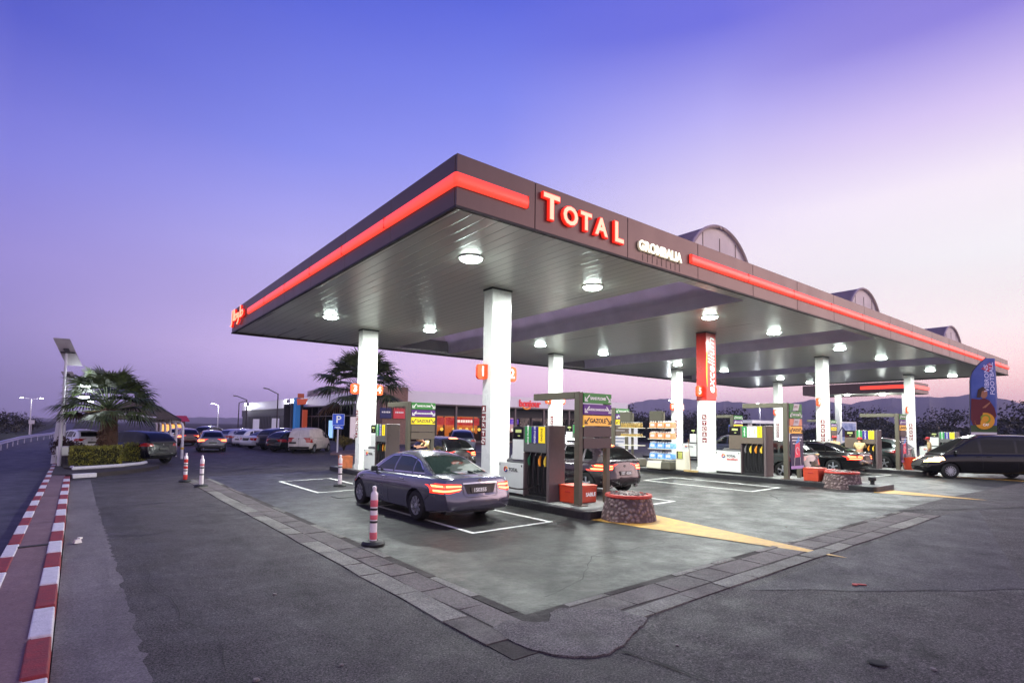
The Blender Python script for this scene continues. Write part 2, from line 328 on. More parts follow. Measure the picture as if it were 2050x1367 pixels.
# ------------------------------------------------------------------ stone drain strip framing the forecourt
mb = MB()
def slab(pts, off, mi):
    mb.add([(x, y, gz(x) + off) for x, y in pts] + [(x, y, gz(x) - .01) for x, y in pts], [(0, 1, 2, 3), (0, 1, 5, 4), (1, 2, 6, 5), (2, 3, 7, 6), (3, 0, 4, 7)], mi)
J = lambda a=.02: random.uniform(-a, a)
def row(axis, t0, t1, c0, c1, ln, mis, off, gap=.015, miss=0, jit=.02):
    t = t0; prev = (J(jit), J(jit))
    while t < t1:
        l = ln * random.uniform(.75, 1.3); e = min(t + l, t1); nx = (J(jit), J(jit))
        if random.random() >= miss:
            a, b = c0 + prev[0], c1 + prev[1]; c, d = c1 + nx[1], c0 + nx[0]
            m = (a + d) / 2; q = [(t + gap, a), (e - gap, d), (e - gap + J(jit * 2), c), (t + gap + J(jit * 2), b)]
            if axis == 'y': q = [(y, x) for x, y in q][::-1]
            slab(q, off + random.uniform(0, .004), random.choice(mis))
        prev = nx; t = e
# base bed
def bed(x0, x1, y0, y1):
    xs = [x0 + (x1 - x0) * i / 12 for i in range(13)]
    for a, b in zip(xs, xs[1:]): slab([(a, y0), (b, y0), (b, y1), (a, y1)], .007, 2)
bed(3.9, 15.95, 4.0, 4.86); bed(3.2, 4.05, 4.0, 24)
row('x', 4.5, 15.9, 4.0, 4.26, .9, [0, 0, 1, 0], .012); row('x', 4.4, 15.9, 4.29, 4.72, .75, [1], .011, gap=.012, jit=.02); row('x', 4.6, 15.9, 4.74, 4.84, .6, [0, 0, 1, 2], .012, miss=.25, jit=.012)
row('y', 4.4, 23.5, 3.2, 3.5, .9, [0, 0, 1, 0], .012); row('y', 4.5, 23.5, 3.52, 3.9, .8, [1, 1], .011, gap=.014, jit=.02); row('y', 5.0, 23.5, 3.92, 4.04, .9, [0, 0, 1, 2], .012, miss=.3, jit=.012)
tag(mb.build('drain_strip', [m_conc, m_pave, m_gap]), kind='structure')
mb = MB(); pts = [(3.28, 4.9), (3.62, 5.05), (3.9, 4.75), (4.1, 4.66), (4.35, 4.9), (4.6, 4.98), (4.95, 4.62), (5.3, 4.5), (5.28, 4.15), (5.35, 3.9), (5.05, 3.78), (4.7, 3.66), (4.3, 3.5), (3.95, 3.42), (3.7, 3.5), (3.42, 3.7), (3.25, 4.05), (3.2, 4.4)]
pts = [((pts[i][0] * (1 - q) + pts[(i + 1) % len(pts)][0] * q) + random.uniform(-.02, .02), (pts[i][1] * (1 - q) + pts[(i + 1) % len(pts)][1] * q) + random.uniform(-.02, .02)) for i in range(len(pts)) for q in (0, .33, .66)]
pts = [(4.12 + (x - 4.12) * .74, 4.06 + (y - 4.06) * .78) for x, y in pts]; n = len(pts); mb.add([(x, y, gz(x) + .0175) for x, y in pts] + [(x, y, gz(x) - .02) for x, y in pts], [tuple(range(n))] + [(k, (k + 1) % n, n + (k + 1) % n, n + k) for k in range(n)]); tag(mb.build('concrete_patch', ground_mat('patch_concrete', (104, 96, 96), (80, 73, 75), (122, 114, 110), .6, .85, 41, blot=.15)), kind='structure')

# ------------------------------------------------------------------ kerbed walkway on the left
m_kw = mat('kerb_white', (196, 190, 196), .7, var=.12, vs=14, bump=.35, bs=60, detail=8); m_kr = mat('kerb_red', (128, 36, 40), .7, var=.28, vs=9, bump=.35, bs=60, detail=8)
mb = MB(); mb.b2((-.62, -2, -.02), (-.22, 60, .135)); mb.build('walkway', m_walk, kind='structure')
mb = MB()
def kerbrow(x0, x1, y0, y1, ph):
    y = y0; k = ph
    while y < y1:
        l = 1.03; a = .02
        mb.box(((x0 + x1) / 2 + J(.006), y + l / 2, .068), (x1 - x0, l - .006, .17), J(.004), k % 2, top=.93); y += l; k += 1
kerbrow(-.76, -.60, -1.57, 60, 0); kerbrow(-.25, -.07, -1.57, 25.0, 0)
tag(mb.build('kerb', [m_kw, m_kr], bevel=.012), kind='structure')
mb = MB(); mb.box((-.42, 11.55, .14), (.46, .1, .02), .12); mb.build('joint_bar', mat('bitumen', (40, 34, 38), .8), label='dark bar laid across the walkway between the red and white kerbs', cat='expansion joint')
# planted bed at the end of the walkway
bedp = [(-.62, 26.2), (-.05, 25.9), (.6, 26.2), (1.6, 27.2), (2.6, 28.6), (3.05, 29.8), (2.95, 31.2), (1.6, 33), (-.1, 35.2), (-.6, 42)]
mb = MB(); mb.prism(bedp, -.02, .16); tag(mb.build('bed_platform', mat('dark_kerb', (46, 36, 38), .8, var=.3, vs=6, bump=.4)), kind='structure')
wk = [(.0, 28.3), (.7, 28.7), (1.6, 29.4), (2.4, 30.5), (2.65, 31.3), (1.4, 32.9), (-.2, 35), (-.55, 34), (-.3, 29)]
mb = MB(); mb.tube([(-.05, 29, .2)] + [(x, y, .2) for x, y in wk[:5]], .09, 6); tag(mb.build('bed_edging', m_kw), kind='structure')
mb = MB(); mb.prism(wk, .15, .22); tag(mb.build('bed_soil', mat('soil', (44, 34, 28), .95, var=.4, vs=20, bump=1)), kind='structure')
mb = MB(); mb.box((.32, 26.05, .09), (.75, .2, .16), .35); tag(mb.build('kerb_end', m_kw, bevel=.02), kind='structure')

# ------------------------------------------------------------------ canopy
m_fasc = mat('fascia_aluminium', (96, 81, 79), .4, .75, var=.09, vs=1.6, stretch=(1, 1, .25), detail=8)
m_redlit = mat('lit_red_band', (220, 40, 30), .3, emit=(255, 74, 58), es=1.25)
m_black = mat('black_rubber', (22, 22, 24), .6, var=.2)
m_white_panel = mat('white_panel', (214, 214, 208), .35, var=.03, vs=2)
AX0, AX1, AY0, AY1, ZB, ZT = 5.17, 49.2, 8.32, 26.8, 6.1, 7.07
# soffit slats with gaps where the vaults open
VA = [(12.68, 16.1), (23.4, 26.9), (35.6, 39.4)]
def sheetmat(name, col, tr):   # translucent roofing sheet
    m = bpy.data.materials.new(name); m.use_nodes = True; t = m.node_tree; t.nodes.remove(t.nodes['Principled BSDF']); d = t.nodes.new('ShaderNodeBsdfDiffuse'); u = t.nodes.new('ShaderNodeBsdfTranslucent'); x = t.nodes.new('ShaderNodeMixShader'); x.inputs[0].default_value = tr
    nz_ = t.nodes.new('ShaderNodeTexNoise'); nz_.inputs['Scale'].default_value = 1.3; nz_.inputs['Detail'].default_value = 8; tcn = t.nodes.new('ShaderNodeTexCoord'); t.links.new(tcn.outputs['Object'], nz_.inputs[0]); r = t.nodes.new('ShaderNodeValToRGB'); r.color_ramp.elements[0].position = .3; r.color_ramp.elements[1].position = .7
    c = s2l(col); r.color_ramp.elements[0].color = tuple(v * .85 for v in c) + (1,); r.color_ramp.elements[1].color = (*c, 1); t.links.new(nz_.outputs[0], r.inputs[0])
    for n_ in (d, u): t.links.new(r.outputs[0], n_.inputs[0])
    t.links.new(d.outputs[0], x.inputs[1]); t.links.new(u.outputs[0], x.inputs[2]); t.links.new(x.outputs[0], t.nodes['Material Output'].inputs[0]); MATS[name] = m; return m
def soffit_mat(axis_slats=True):
    m = bpy.data.materials.new('soffit_slats'); m.use_nodes = True; t = m.node_tree; b = t.nodes['Principled BSDF']; L = t.links.new; nn = t.nodes.new
    b.inputs['Base Color'].default_value = (*s2l((192, 192, 184)), 1); b.inputs['Roughness'].default_value = .42; b.inputs['Metallic'].default_value = .1
    tcn = nn('ShaderNodeTexCoord'); sp = nn('ShaderNodeSeparateXYZ'); L(tcn.outputs['Object'], sp.inputs[0])
    def seam(w, per):
        md = nn('ShaderNodeMath'); md.operation = 'PINGPONG'; md.inputs[1].default_value = per / 2; L(sp.outputs[0], md.inputs[0])
        r = nn('ShaderNodeMapRange'); r.inputs[1].default_value = 0; r.inputs[2].default_value = w; r.clamp = True; L(md.outputs[0], r.inputs[0]); return r.outputs[0]
    s1 = seam(.02, .3)
    nz = nn('ShaderNodeTexNoise'); nz.inputs['Scale'].default_value = 1.1; mpn = nn('ShaderNodeMapping'); mpn.inputs['Scale'].default_value = (3.3, .12, 1); L(tcn.outputs['Object'], mpn.inputs[0]); L(mpn.outputs[0], nz.inputs[0])
    mrn = nn('ShaderNodeMapRange'); mrn.inputs[3].default_value = .22; mrn.inputs[4].default_value = .4; L(nz.outputs[0], mrn.inputs[0]); L(mrn.outputs[0], b.inputs['Roughness'])
    mx = nn('ShaderNodeMix'); mx.data_type = 'RGBA'; L(s1, mx.inputs[0]); mx.inputs[6].default_value = (*s2l((120, 120, 114)), 1); mx.inputs[7].default_value = (*s2l((192, 192, 184)), 1); L(mx.outputs[2], b.inputs['Base Color'])
    ad = nn('ShaderNodeMath'); ad.operation = 'ADD'; L(s1, ad.inputs[0]); 
    n3 = nn('ShaderNodeTexNoise'); n3.inputs['Scale'].default_value = 1; mp3 = nn('ShaderNodeMapping'); mp3.inputs['Scale'].default_value = (3.33, .35, 1); L(tcn.outputs['Object'], mp3.inputs[0]); L(mp3.outputs[0], n3.inputs[0]); L(n3.outputs[0], ad.inputs[1])
    bp = nn('ShaderNodeBump'); bp.inputs['Strength'].default_value = .5; bp.inputs['Distance'].default_value = .012; L(ad.outputs[0], bp.inputs['Height']); L(bp.outputs[0], b.inputs['Normal'])
    MATS['soffit'] = m; return m
m_sof = soffit_mat(); m_vault = sheetmat('vault_sheet', (246, 240, 248), .45)
canopy = empty('station_canopy', (AX0, AY0, 0), 0, 'huge flat forecourt canopy with dark fascia, lit red band and slatted soffit', 'canopy')
def part(mb, name, mats, parent, **k):   # parts built in world coordinates under an unrotated root
    o = mb.build(name, mats, None, **k); o.parent = parent; o.matrix_parent_inverse = Matrix.Translation(-Vector(parent.location)); return o
mb = MB(); xs = [AX0 + .12] + [q for v in VA for q in v] + [AX1 - .12]
for i in range(0, len(xs), 2): mb.b2((xs[i], AY0 + .12, ZB + .03), (xs[i + 1], AY1 - .12, ZB + .12))
for a, b in VA: mb.b2((a, AY0 + .12, ZB + .03), (b, 8.85, ZB + .12)); mb.b2((a, 26.3, ZB + .03), (b, AY1 - .12, ZB + .12))
part(mb, 'soffit', m_sof, canopy)
mb = MB()
for i in range(0, len(xs), 2): mb.b2((xs[i], AY0 + .12, ZB + .5), (xs[i + 1], AY1 - .12, ZT - .25))
for a, b in VA:
    for u, w in ((8.5, 8.85), (26.3, 26.6)): mb.b2((a, u, ZB + .13), (b, w, ZT - .25))
part(mb, 'roof_deck', mat('roof_deck', (120, 116, 116), .8), canopy)
# fascia in panels with seams
mb = MB(); se = [AX0] + [7.05 + 2.86 * i for i in range(15)] + [AX1]; se = [s for s in se if s <= AX1]
if se[-1] < AX1: se.append(AX1)
for a, b in zip(se, se[1:]):
    if b - a > .1:
        mb.b2((a + .008, AY0, ZB), (b - .008, AY0 + .06, ZT)); mb.b2((a + .008, AY1 - .06, ZB), (b - .008, AY1, ZT))
ys = [AY0 + .06 + (AY1 - AY0 - .12) * i / 7 for i in range(8)]
for a, b in zip(ys, ys[1:]): mb.b2((AX0, a + .004, ZB), (AX0 + .06, b - .004, ZT)); mb.b2((AX1 - .06, a + .004, ZB), (AX1, b - .004, ZT))
part(mb, 'fascia', m_fasc, canopy, bevel=.006)
mb = MB(); mb.b2((AX0 + .07, AY0 + .07, ZB + .02), (AX1 - .07, AY0 + .115, ZT - .03)); mb.b2((AX0 + .07, AY1 - .115, ZB + .02), (AX1 - .07, AY1 - .07, ZT - .03)); mb.b2((AX0 + .07, AY0 + .12, ZB + .02), (AX0 + .115, AY1 - .12, ZT - .03)); mb.b2((AX1 - .115, AY0 + .12, ZB + .02), (AX1 - .07, AY1 - .12, ZT - .03))
part(mb, 'fascia_frame', m_black, canopy)
mb = MB(); mb.b2((AX0 - .015, AY0 - .015, ZB - .05), (AX1 + .015, AY0 + .06, ZB - .004)); mb.b2((AX0 - .015, AY1 - .06, ZB - .05), (AX1 + .015, AY1 + .015, ZB - .004)); mb.b2((AX0 - .015, AY0 + .062, ZB - .05), (AX0 + .06, AY1 - .062, ZB - .004)); mb.b2((AX1 - .06, AY0 + .062, ZB - .05), (AX1 + .015, AY1 - .062, ZB - .004))
part(mb, 'drip_edge', m_black, canopy)
def band(path, name='light_band'):
    mb = MB(); prof = [(0, -.125), (.07, -.125), (.13, -.06), (.14, .0), (.13, .06), (.07, .125), (0, .125)]; return mb, prof
zb = 6.575
def lit(x0, y0, x1, y1, nrm):   # lit box with rounded face, mounted on the fascia
    mb = MB(); n = Vector(nrm)
    prof = [(0, -.12), (.045, -.12), (.07, -.08), (.078, 0), (.07, .08), (.045, .12), (0, .12)]; vs = []
    for X, Y in ((x0, y0), (x1, y1)):
        for d, z in prof: vs.append((X + n.x * d, Y + n.y * d, zb + z))
    k = len(prof); mb.add(vs, [(i, (i + 1) % k, k + (i + 1) % k, k + i) for i in range(k)] + [tuple(range(k)), tuple(range(k, 2 * k))]); return mb
# front band, left band; mitred corner
def litseg(pts, nrm, ends):
    pass
segx = [AX0 - .14, 6.83]; part(lit(AX0, AY0 - .002, 6.83, AY0 - .002, (0, -1, 0)), 'light_band', m_redlit, canopy, smooth=True)
part(lit(12.38, AY0 - .002, AX1, AY0 - .002, (0, -1, 0)), 'light_band', m_redlit, canopy, smooth=True)
part(lit(AX0 - .002, AY0, AX0 - .002, 23.7, (-1, 0, 0)), 'light_band', m_redlit, canopy, smooth=True)
mb = MB(); mb.lathe([(.045, -.12), (.07, -.08), (.078, 0), (.07, .08), (.045, .12)], (AX0, AY0, zb), 28); part(mb, 'band_corner', m_redlit, canopy, smooth=True)
for q in [6.82] + [12.4 + 2.86 * i for i in range(13)]: mb = MB(); mb.b2((q - .008, AY0 - .08, zb - .122), (q + .006, AY0 - .003, zb + .122)); part(mb, 'band_joint', mat('band_joint', (190, 36, 28), .5, emit=(200, 40, 30), es=.35), canopy)
for q in [11.2 + 2.5 * i for i in range(5)]: mb = MB(); mb.b2((AX0 - .08, q - .008, zb - .122), (AX0 - .003, q + .006, zb + .122)); part(mb, 'band_joint', MATS['band_joint'], canopy)
# TOTAL, lit, with red returns
m_face = mat('lit_letter_face', (255, 190, 160), .4, emit=(255, 176, 140), es=1.25); m_ret = mat('lit_letter_return', (205, 28, 20), .4, emit=(255, 46, 30), es=.85)
def lit_letters(specs, y, fmat, rmat, bold=.014):
    fr = MB(); bk = MB()
    for ch, sz, x, z in specs:
        put(bk, text(ch, sz, .035, bold + .022), (x, y - .045, z)); put(fr, text(ch, sz, .006, bold), (x, y - .088, z))
    a = part(bk, 'letter_return', rmat, canopy); b = part(fr, 'letter_face', fmat, canopy); return a, b
sg = [('T', .72, 7.43, 6.60), ('O', .53, 7.97, 6.555), ('T', .53, 8.44, 6.555), ('A', .53, 8.92, 6.55), ('L', .64, 9.50, 6.56)]
lit_letters(sg, AY0, m_face, m_ret)
m_wf = mat('lit_white_letters', (240, 235, 215), .4, emit=(255, 250, 228), es=1.5); m_wr = mat('letter_return_grey', (190, 180, 165), .4, emit=(255, 235, 200), es=.35)
bk = MB(); fr = MB(); v1 = text('GROMBALIA', .33, .025, .014, sp=1.0); wv = [v[0] for v in v1[0]]; k = 1.72 / (max(wv) - min(wv)); sc = lambda vf: ([(v[0] * k, v[1], v[2]) for v in vf[0]], vf[1])
put(bk, sc(v1), (11.1, AY0 - .03, 6.47)); put(fr, sc(text('GROMBALIA', .33, .004, .010)), (11.1, AY0 - .062, 6.47))
part(bk, 'letter_return', m_wr, canopy); part(fr, 'letter_face', m_wf, canopy)
mb = MB()
for i in range(9): x = 10.45 + i * .185; mb.b2((x, AY0 - .003, 6.14), (x + .02, AY0 + .001, 6.3 + .08 * (i % 3)))
part(mb, 'rust_streak', mat('streak', (62, 48, 46), .7, var=.3), canopy)
# Arabic lettering near the end of the left fascia (strokes drawn right to left = towards -Y seen from outside)
def strokes(paths, r, O, ux, uz, n=6):
    mb = MB(); O = Vector(O); ux = Vector(ux); uz = Vector(uz)
    for p in paths: mb.tube([O + ux * a + uz * b for a, b in p], r, n)
    return mb
def tah(x, s=1):   # letter tah: loop with a tall stem
    loop = [(x + .02, .0), (x + .35, .0), (x + .52, .08), (x + .55, .2), (x + .45, .3), (x + .3, .28), (x + .12, .1), (x + .05, .0)]
    return [loop, [(x + .1, .02), (x + .1, .62)]]
waw = lambda x: [[(x + .2, .02), (x + .3, .12), (x + .26, .26), (x + .12, .28), (x + .05, .15), (x + .12, .03), (x + .26, .02), (x + .28, -.1), (x + .15, -.25), (x - .02, -.3)]]
arab = tah(1.75) + waw(1.25) + tah(.62) + [[(.6, 0), (.5, 0), (.5, .62)]] + [[(.25, .62), (.25, -.1), (.12, -.28), (-.06, -.22)]]
O = (AX0 - .07, 26.45, 6.5); ux = (0, -1, 0); uz = (0, 0, 1)
S = lambda P: [[(a * .95, b * .75) for a, b in p] for p in P]
part(strokes(S(arab), .052, O, ux, uz), 'letter_return', m_ret, canopy, smooth=True); part(strokes(S(arab), .03, (AX0 - .115, 26.45, 6.5), ux, uz), 'letter_face', m_face, canopy, smooth=True)
# barrel vaults
m_gable = sheetmat('gable_sheet', (255, 244, 236), .02)
m_vout = sheetmat('vault_cladding', (200, 188, 196), .75)
for a, b in VA:
    cxv, rv = (a + b) / 2, (b - a) / 2; n = 28; mo = MB(); mi_ = MB(); g = MB()
    hh = 1.78
    P = lambda r, k, y, e=0: (cxv + (rv + e) * math.cos(PI * k / n), y, ZB + .06 + (hh + e) * math.sin(PI * k / n))
    for q, e in ((mo, .05), (mi_, 0)):
        q.add([P(0, k, y, e) for y in (8.62, 26.5) for k in range(n + 1)], [(k, k + 1, n + 2 + k, n + 1 + k) for k in range(n)])
    part(mo, 'vault_cladding', m_vout, canopy, smooth=True); part(mi_, 'vault_lining', m_vault, canopy, smooth=True)
    for y, s in ((8.66, -1), (26.45, 1)):
        g = MB(); g.add([P(0, k, y, -.005) for k in range(n + 1)], [tuple(range(n + 1))])
        if s < 0:
            for k in range(3): g.b2((a + rv * (.5 + .5 * k) - .01, 8.645, ZT), (a + rv * (.5 + .5 * k) + .01, 8.658, ZB + .06 + hh * .84), 1)
        part(g, 'vault_gable', [m_gable, m_fasc], canopy); g2 = MB(); g2.tube([P(0, k, y + s * .06, .03) for k in range(n + 1)], .05, 6); part(g2, 'vault_rim', mat('rim_pale', (188, 170, 168), .5), canopy, smooth=True)
mb = MB(); mb.b2((12.68, 8.86, ZB + .03), (12.72, 26.3, ZB + .5)); mb.b2((16.06, 8.86, ZB + .03), (16.1, 26.3, ZB + .5)); 
for a, b in VA[1:]: mb.b2((a, 8.86, ZB + .03), (a + .04, 26.3, ZB + .5)); mb.b2((b - .04, 8.86, ZB + .03), (b, 26.3, ZB + .5))
part(mb, 'opening_trim', m_vault, canopy)

# downlights
m_lens = mat('lamp_lens', (255, 255, 250), .3, emit=(236, 255, 246), es=45); m_hous = mat('lamp_housing', (225, 225, 220), .4)
LP = [(7.18, 10.82), (11.29, 10.75), (17.44, 10.9), (22.1, 10.9), (28.66, 10.95), (33.9, 10.9), (42.5, 10.94), (47.6, 11.0), (7.21, 20.2), (11.38, 20.15), (17.47, 20.1), (21.95, 20.1), (28.9, 20.3), (34.0, 20.2), (41.8, 20.2), (47.0, 20.3)]
PLACE = ['above the sedan', 'right of the first white pillar', 'left of the red and white pillar', 'right of the red and white pillar', 'left of pillar nine', 'right of pillar nine', 'left of pillar thirteen', 'beside the far right end', 'left of pillar three', 'right of pillar three', 'left of pillar seven', 'right of pillar seven', 'left of pillar eleven', 'right of pillar eleven', 'left of the last back pillar', 'right of the last back pillar']
LPOW = 320
def downlight():
    t = empty('downlight', (0, 0, 0), 0, 'x', 'ceiling light', 'round downlights in the canopy soffit')
    mb = MB(); mb.lathe([(.30, .03), (.30, -.02), (.27, -.03)], n=28); mb.build('housing', m_hous, t, smooth=True)
    mb = MB(); mb.lathe([(.262, -.032), (.25, -.055), (.18, -.085), (.02, -.10)], n=28); mb.build('lens', m_lens, t, smooth=True)
    return t
dl = downlight()
def lampdata(name, pw, r, col=(.93, 1, .965)):
    l = bpy.data.lights.new(name, 'POINT'); l.energy = pw; l.shadow_soft_size = r; l.color = col; return l
ld = bpy.data.lights.new('downlight_lamp', 'AREA'); ld.shape = 'DISK'; ld.size = .5; ld.energy = LPOW; ld.color = (.93, 1, .965)
for i, (x, y) in enumerate(LP):
    o = dl if i == 0 else copy_tree(dl)
    o.location = (x, y, ZB + .02); o['label'] = 'glowing round ceiling lamp in the %s row, %s' % ('front' if y < 15 else 'back', PLACE[i])
    lo = bpy.data.objects.new('downlight_lamp', ld); COL.objects.link(lo); lo.location = (0, 0, -.115); lo.parent = o
# ------------------------------------------------------------------ pillars
m_pil = mat('pillar_white', (226, 228, 222), .28, var=.02, vs=1.2, spec=.5, bump=.02, bs=4); m_pred = mat('pillar_red', (176, 34, 20), .3, var=.05, vs=1)
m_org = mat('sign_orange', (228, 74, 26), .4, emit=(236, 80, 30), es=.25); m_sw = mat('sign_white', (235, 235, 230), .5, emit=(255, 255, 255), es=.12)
m_sqr = mat('notice_red', (118, 24, 26), .5, var=.15, vs=20); m_dark = mat('dark_grey_trim', (52, 50, 50), .5)
LX = [9.54, 20.35, 31.4, 45.3]; RY = [12.91, 22.12]
HW, HD = .345, .215
NUM = {(0, 0): ('1', '2'), (0, 1): ('3', '4'), (1, 0): ('5', '6'), (1, 1): ('7', '8'), (2, 0): ('9', '10'), (2, 1): ('11', '12'), (3, 0): ('13', '14'), (3, 1): ('15', '16')}
def pict(mb, k, at, s=.12):   # small white pictograms on the red squares
    x, y, z = at
    if k == 0: mb.box((x, y, z), (s * 1.2, .004, s * .25)); mb.box((x, y, z - s * .45), (s * .5, .004, s * .3))
    elif k == 1: mb.box((x, y, z), (s * 1.3, .004, s * .2), R=Matrix.Rotation(.7, 3, 'Y')); mb.box((x, y - .004, z), (s * .9, .004, s * .2), R=Matrix.Rotation(-.7, 3, 'Y'))
    elif k == 2: mb.box((x, y, z + s * .35), (s * 1.0, .004, s * .25)); mb.box((x, y, z - s * .15), (s * .25, .004, s * .7))
    elif k == 3: mb.tube([(x + s * .5 * math.cos(a), y, z + s * .5 * math.sin(a)) for a in [2 * PI * i / 10 for i in range(10)]], .015, 4)
    else: mb.box((x, y, z + s * .1), (s * .5, .004, s * .7)); mb.box((x, y - .003, z - s * .4), (s * 1.0, .004, s * .2))
def pillar(i, j):
    x0, y0 = LX[i], RY[j]; g = gz(x0) + IH; exc = (i, j) == (1, 0); nA, nB = NUM[(i, j)]
    lab = 'tall white square canopy pillar carrying the orange bay number %s' % nA
    if exc: lab = 'canopy pillar with red upper half and excellium lettering, bay number 5'
    t = empty('canopy_pillar', (x0, y0, g), 0, lab, 'pillar', 'pillars holding up the canopy')
    H = ZB - g + .03
    mb = MB(); cut = 2.95 - g + .3 if exc else H
    zr = 3.3 - g
    mb.box((0, 0, (zr if exc else H) / 2 + .0), (2 * HW, 2 * HD, (zr if exc else H))); mb.build('shaft', m_pil, t, bevel=.012)
    if exc:
        mb = MB(); mb.box((0, 0, (H + zr) / 2), (2 * HW + .03, 2 * HD + .03, H - zr)); mb.build('red_cladding', m_pred, t, bevel=.012)
        tx = text('excellium', .64, .004, .0, shear=.25, sx=.95); mb = MB(); put(mb, tx, (.02, -HD - .023, (zr + H) / 2 + .02), ry=-PI / 2); mb.build('lettering', m_sw, t)
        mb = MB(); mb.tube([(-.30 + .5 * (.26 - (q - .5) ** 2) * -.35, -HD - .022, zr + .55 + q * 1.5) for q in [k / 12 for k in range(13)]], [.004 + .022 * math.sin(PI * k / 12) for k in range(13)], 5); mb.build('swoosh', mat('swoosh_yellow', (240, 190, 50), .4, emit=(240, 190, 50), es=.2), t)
    mb = MB(); mb.box((0, 0, .1), (2 * HW + .05, 2 * HD + .05, .2)); mb.build('plinth', m_pil, t, bevel=.01)
    mb = MB(); mb.box((0, 0, H - .03), (2 * HW + .04, 2 * HD + .04, .05)); mb.build('collar', m_dark, t)
    # bay number flags
    zs = 3.62 - g if j == 0 else 3.55 - g
    zs += .05
    for s, n in ((-1, nA), (1, nB)):
        f = MB(); w, h = .36, .44; x = s * (HW + w / 2 + .005)
        r = .1; P = []
        for cx_, cz_, a0 in ((w / 2 - r, h / 2 - r, 0), (-w / 2 + r, h / 2 - r, 90), (-w / 2 + r, -h / 2 + r, 180), (w / 2 - r, -h / 2 + r, 270)):
            keep = (s < 0 and cx_ > 0) or (s > 0 and cx_ < 0)
            if keep and not (cz_ < 0): P.append((x + math.copysign(w / 2, cx_), zs + math.copysign(h / 2, cz_)))
            else: P += [(x + cx_ + r * math.cos(math.radians(a0 + q)), zs + cz_ + r * math.sin(math.radians(a0 + q))) for q in (0, 22, 45, 67, 90)]
        f.prism(P, -.05, .05, 'y'); fo = f.build('bay_number', m_org, t, bevel=.008)
        d = MB(); put(d, text(n, .38, .004, .010), (x, -.058, zs)); do = d.build('digit', m_sw, fo)
    # column of five red notices on the front face
    mb = MB(); pb = MB(); z = 2.62 - g; k0 = random.randint(0, 4)
    for q in range(5):
        zz = z - q * .235; side = -HW + .24 if exc else -HW + .0
        if i == 0:
            mb.box((-HW - .004, .12, zz), (.008, .2, .19)); bb = MB(); pict(bb, (q + k0) % 5, (0, 0, 0)); put(pb, (bb.v, bb.f), (-HW - .011, .12, zz), rz=-PI / 2)
        else:
            mb.box((-HW - .004, -.12, zz), (.008, .2, .19)); bb = MB(); pict(bb, (q + k0) % 5, (0, 0, 0)); put(pb, (bb.v, bb.f), (-HW - .011, -.12, zz), rz=-PI / 2)
    no = mb.build('safety_notices', m_sqr, t); pb.build('pictograms', m_sw, no)
for i in range(4):
    for j in range(2): pillar(i, j)

# ------------------------------------------------------------------ islands
m_isl = mat('island_concrete', (112, 112, 108), .75, var=.25, vs=3, bump=.3, bs=50, detail=8); m_islk = mat('island_kerb_black', (30, 29, 33), .45, var=.5, vs=8, bump=.5, bs=14)
ISLN = {(0, 0): 'nearest raised island, carrying the first pump and the nearest price totem', (1, 0): 'long raised island under the red and white pillar, with shelves and bin', (2, 0): 'raised island under the brown pump and the slim totem by the van', (3, 0): 'far right raised island mostly hidden by the black van',
        (0, 1): 'raised island on the back lane with the worn orange crate at its left end', (1, 1): 'raised island on the back lane behind the plum hatchback', (2, 1): 'raised island on the back lane seen right of the red and white pillar', (3, 1): 'farthest raised island on the back lane, beyond the black saloon'}
def island(i, j, y0, y1, x0=None, x1=None):
    nm = NUM[(i, j)][0]
    c = LX[i]; x0 = x0 or c - .62; x1 = x1 or c + 1.15; g = gz(c)
    t = empty('pump_island', (c, y0, 0), 0, ISLN[(i, j)], 'pump island', 'raised pump islands')
    def rr(m, r=.16):
        P = []
        for cx_, cy_, a0 in ((x1 - m - r, y1 - m - r, 0), (x0 + m + r, y1 - m - r, 90), (x0 + m + r, y0 + m + r, 180), (x1 - m - r, y0 + m + r, 270)):
            P += [(cx_ + r * math.cos(math.radians(a0 + q)) - c, cy_ + r * math.sin(math.radians(a0 + q)) - y0) for q in (0, 22, 45, 67, 90)]
        return P
    mb = MB(); mb.prism(rr(0), g - .1, g + IH - .006); mb.build('kerb_side', m_islk, t, bevel=.02)
    mb = MB(); mb.prism(rr(.14), g + .05, g + IH); mb.build('island_top', m_isl, t)
isl_spans = {(0, 0): (8.62, 15.6), (1, 0): (6.6, 17.6), (2, 0): (8.2, 15.5), (3, 0): (8.2, 15.5)}
for i in range(4):
    island(i, 0, *isl_spans[(i, 0)]); island(i, 1, 17.75 if i != 1 else 17.8, 24.6)

# ------------------------------------------------------------------ fuel pumps
m_pbody = mat('pump_graphite', (92, 92, 90), .4, .15, var=.05, vs=3); m_pend = mat('pump_taupe', (96, 84, 84), .5, var=.08, vs=12, bump=.06, bs=150); m_ptaupe = mat('pump_brown', (98, 86, 74), .5, var=.06, vs=8)
m_pw = mat('pump_white', (214, 216, 210), .35, var=.03, vs=3); m_hose = mat('hose_rubber', (16, 16, 18), .42); m_scr = mat('pump_display', (10, 10, 12), .12, coat=.6)
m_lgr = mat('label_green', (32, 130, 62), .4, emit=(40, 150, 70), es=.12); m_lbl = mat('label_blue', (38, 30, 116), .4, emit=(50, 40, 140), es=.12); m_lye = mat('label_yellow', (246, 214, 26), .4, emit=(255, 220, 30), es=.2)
m_lcd = mat('display_digits', (150, 160, 100), .4, emit=(190, 200, 120), es=.5); m_nzg = mat('nozzle_green', (30, 90, 60), .4); m_nzo = mat('nozzle_orange', (236, 150, 40), .4); m_nzy = mat('nozzle_yellow', (220, 190, 60), .4); m_steel = mat('brushed_steel', (180, 180, 176), .3, .9)
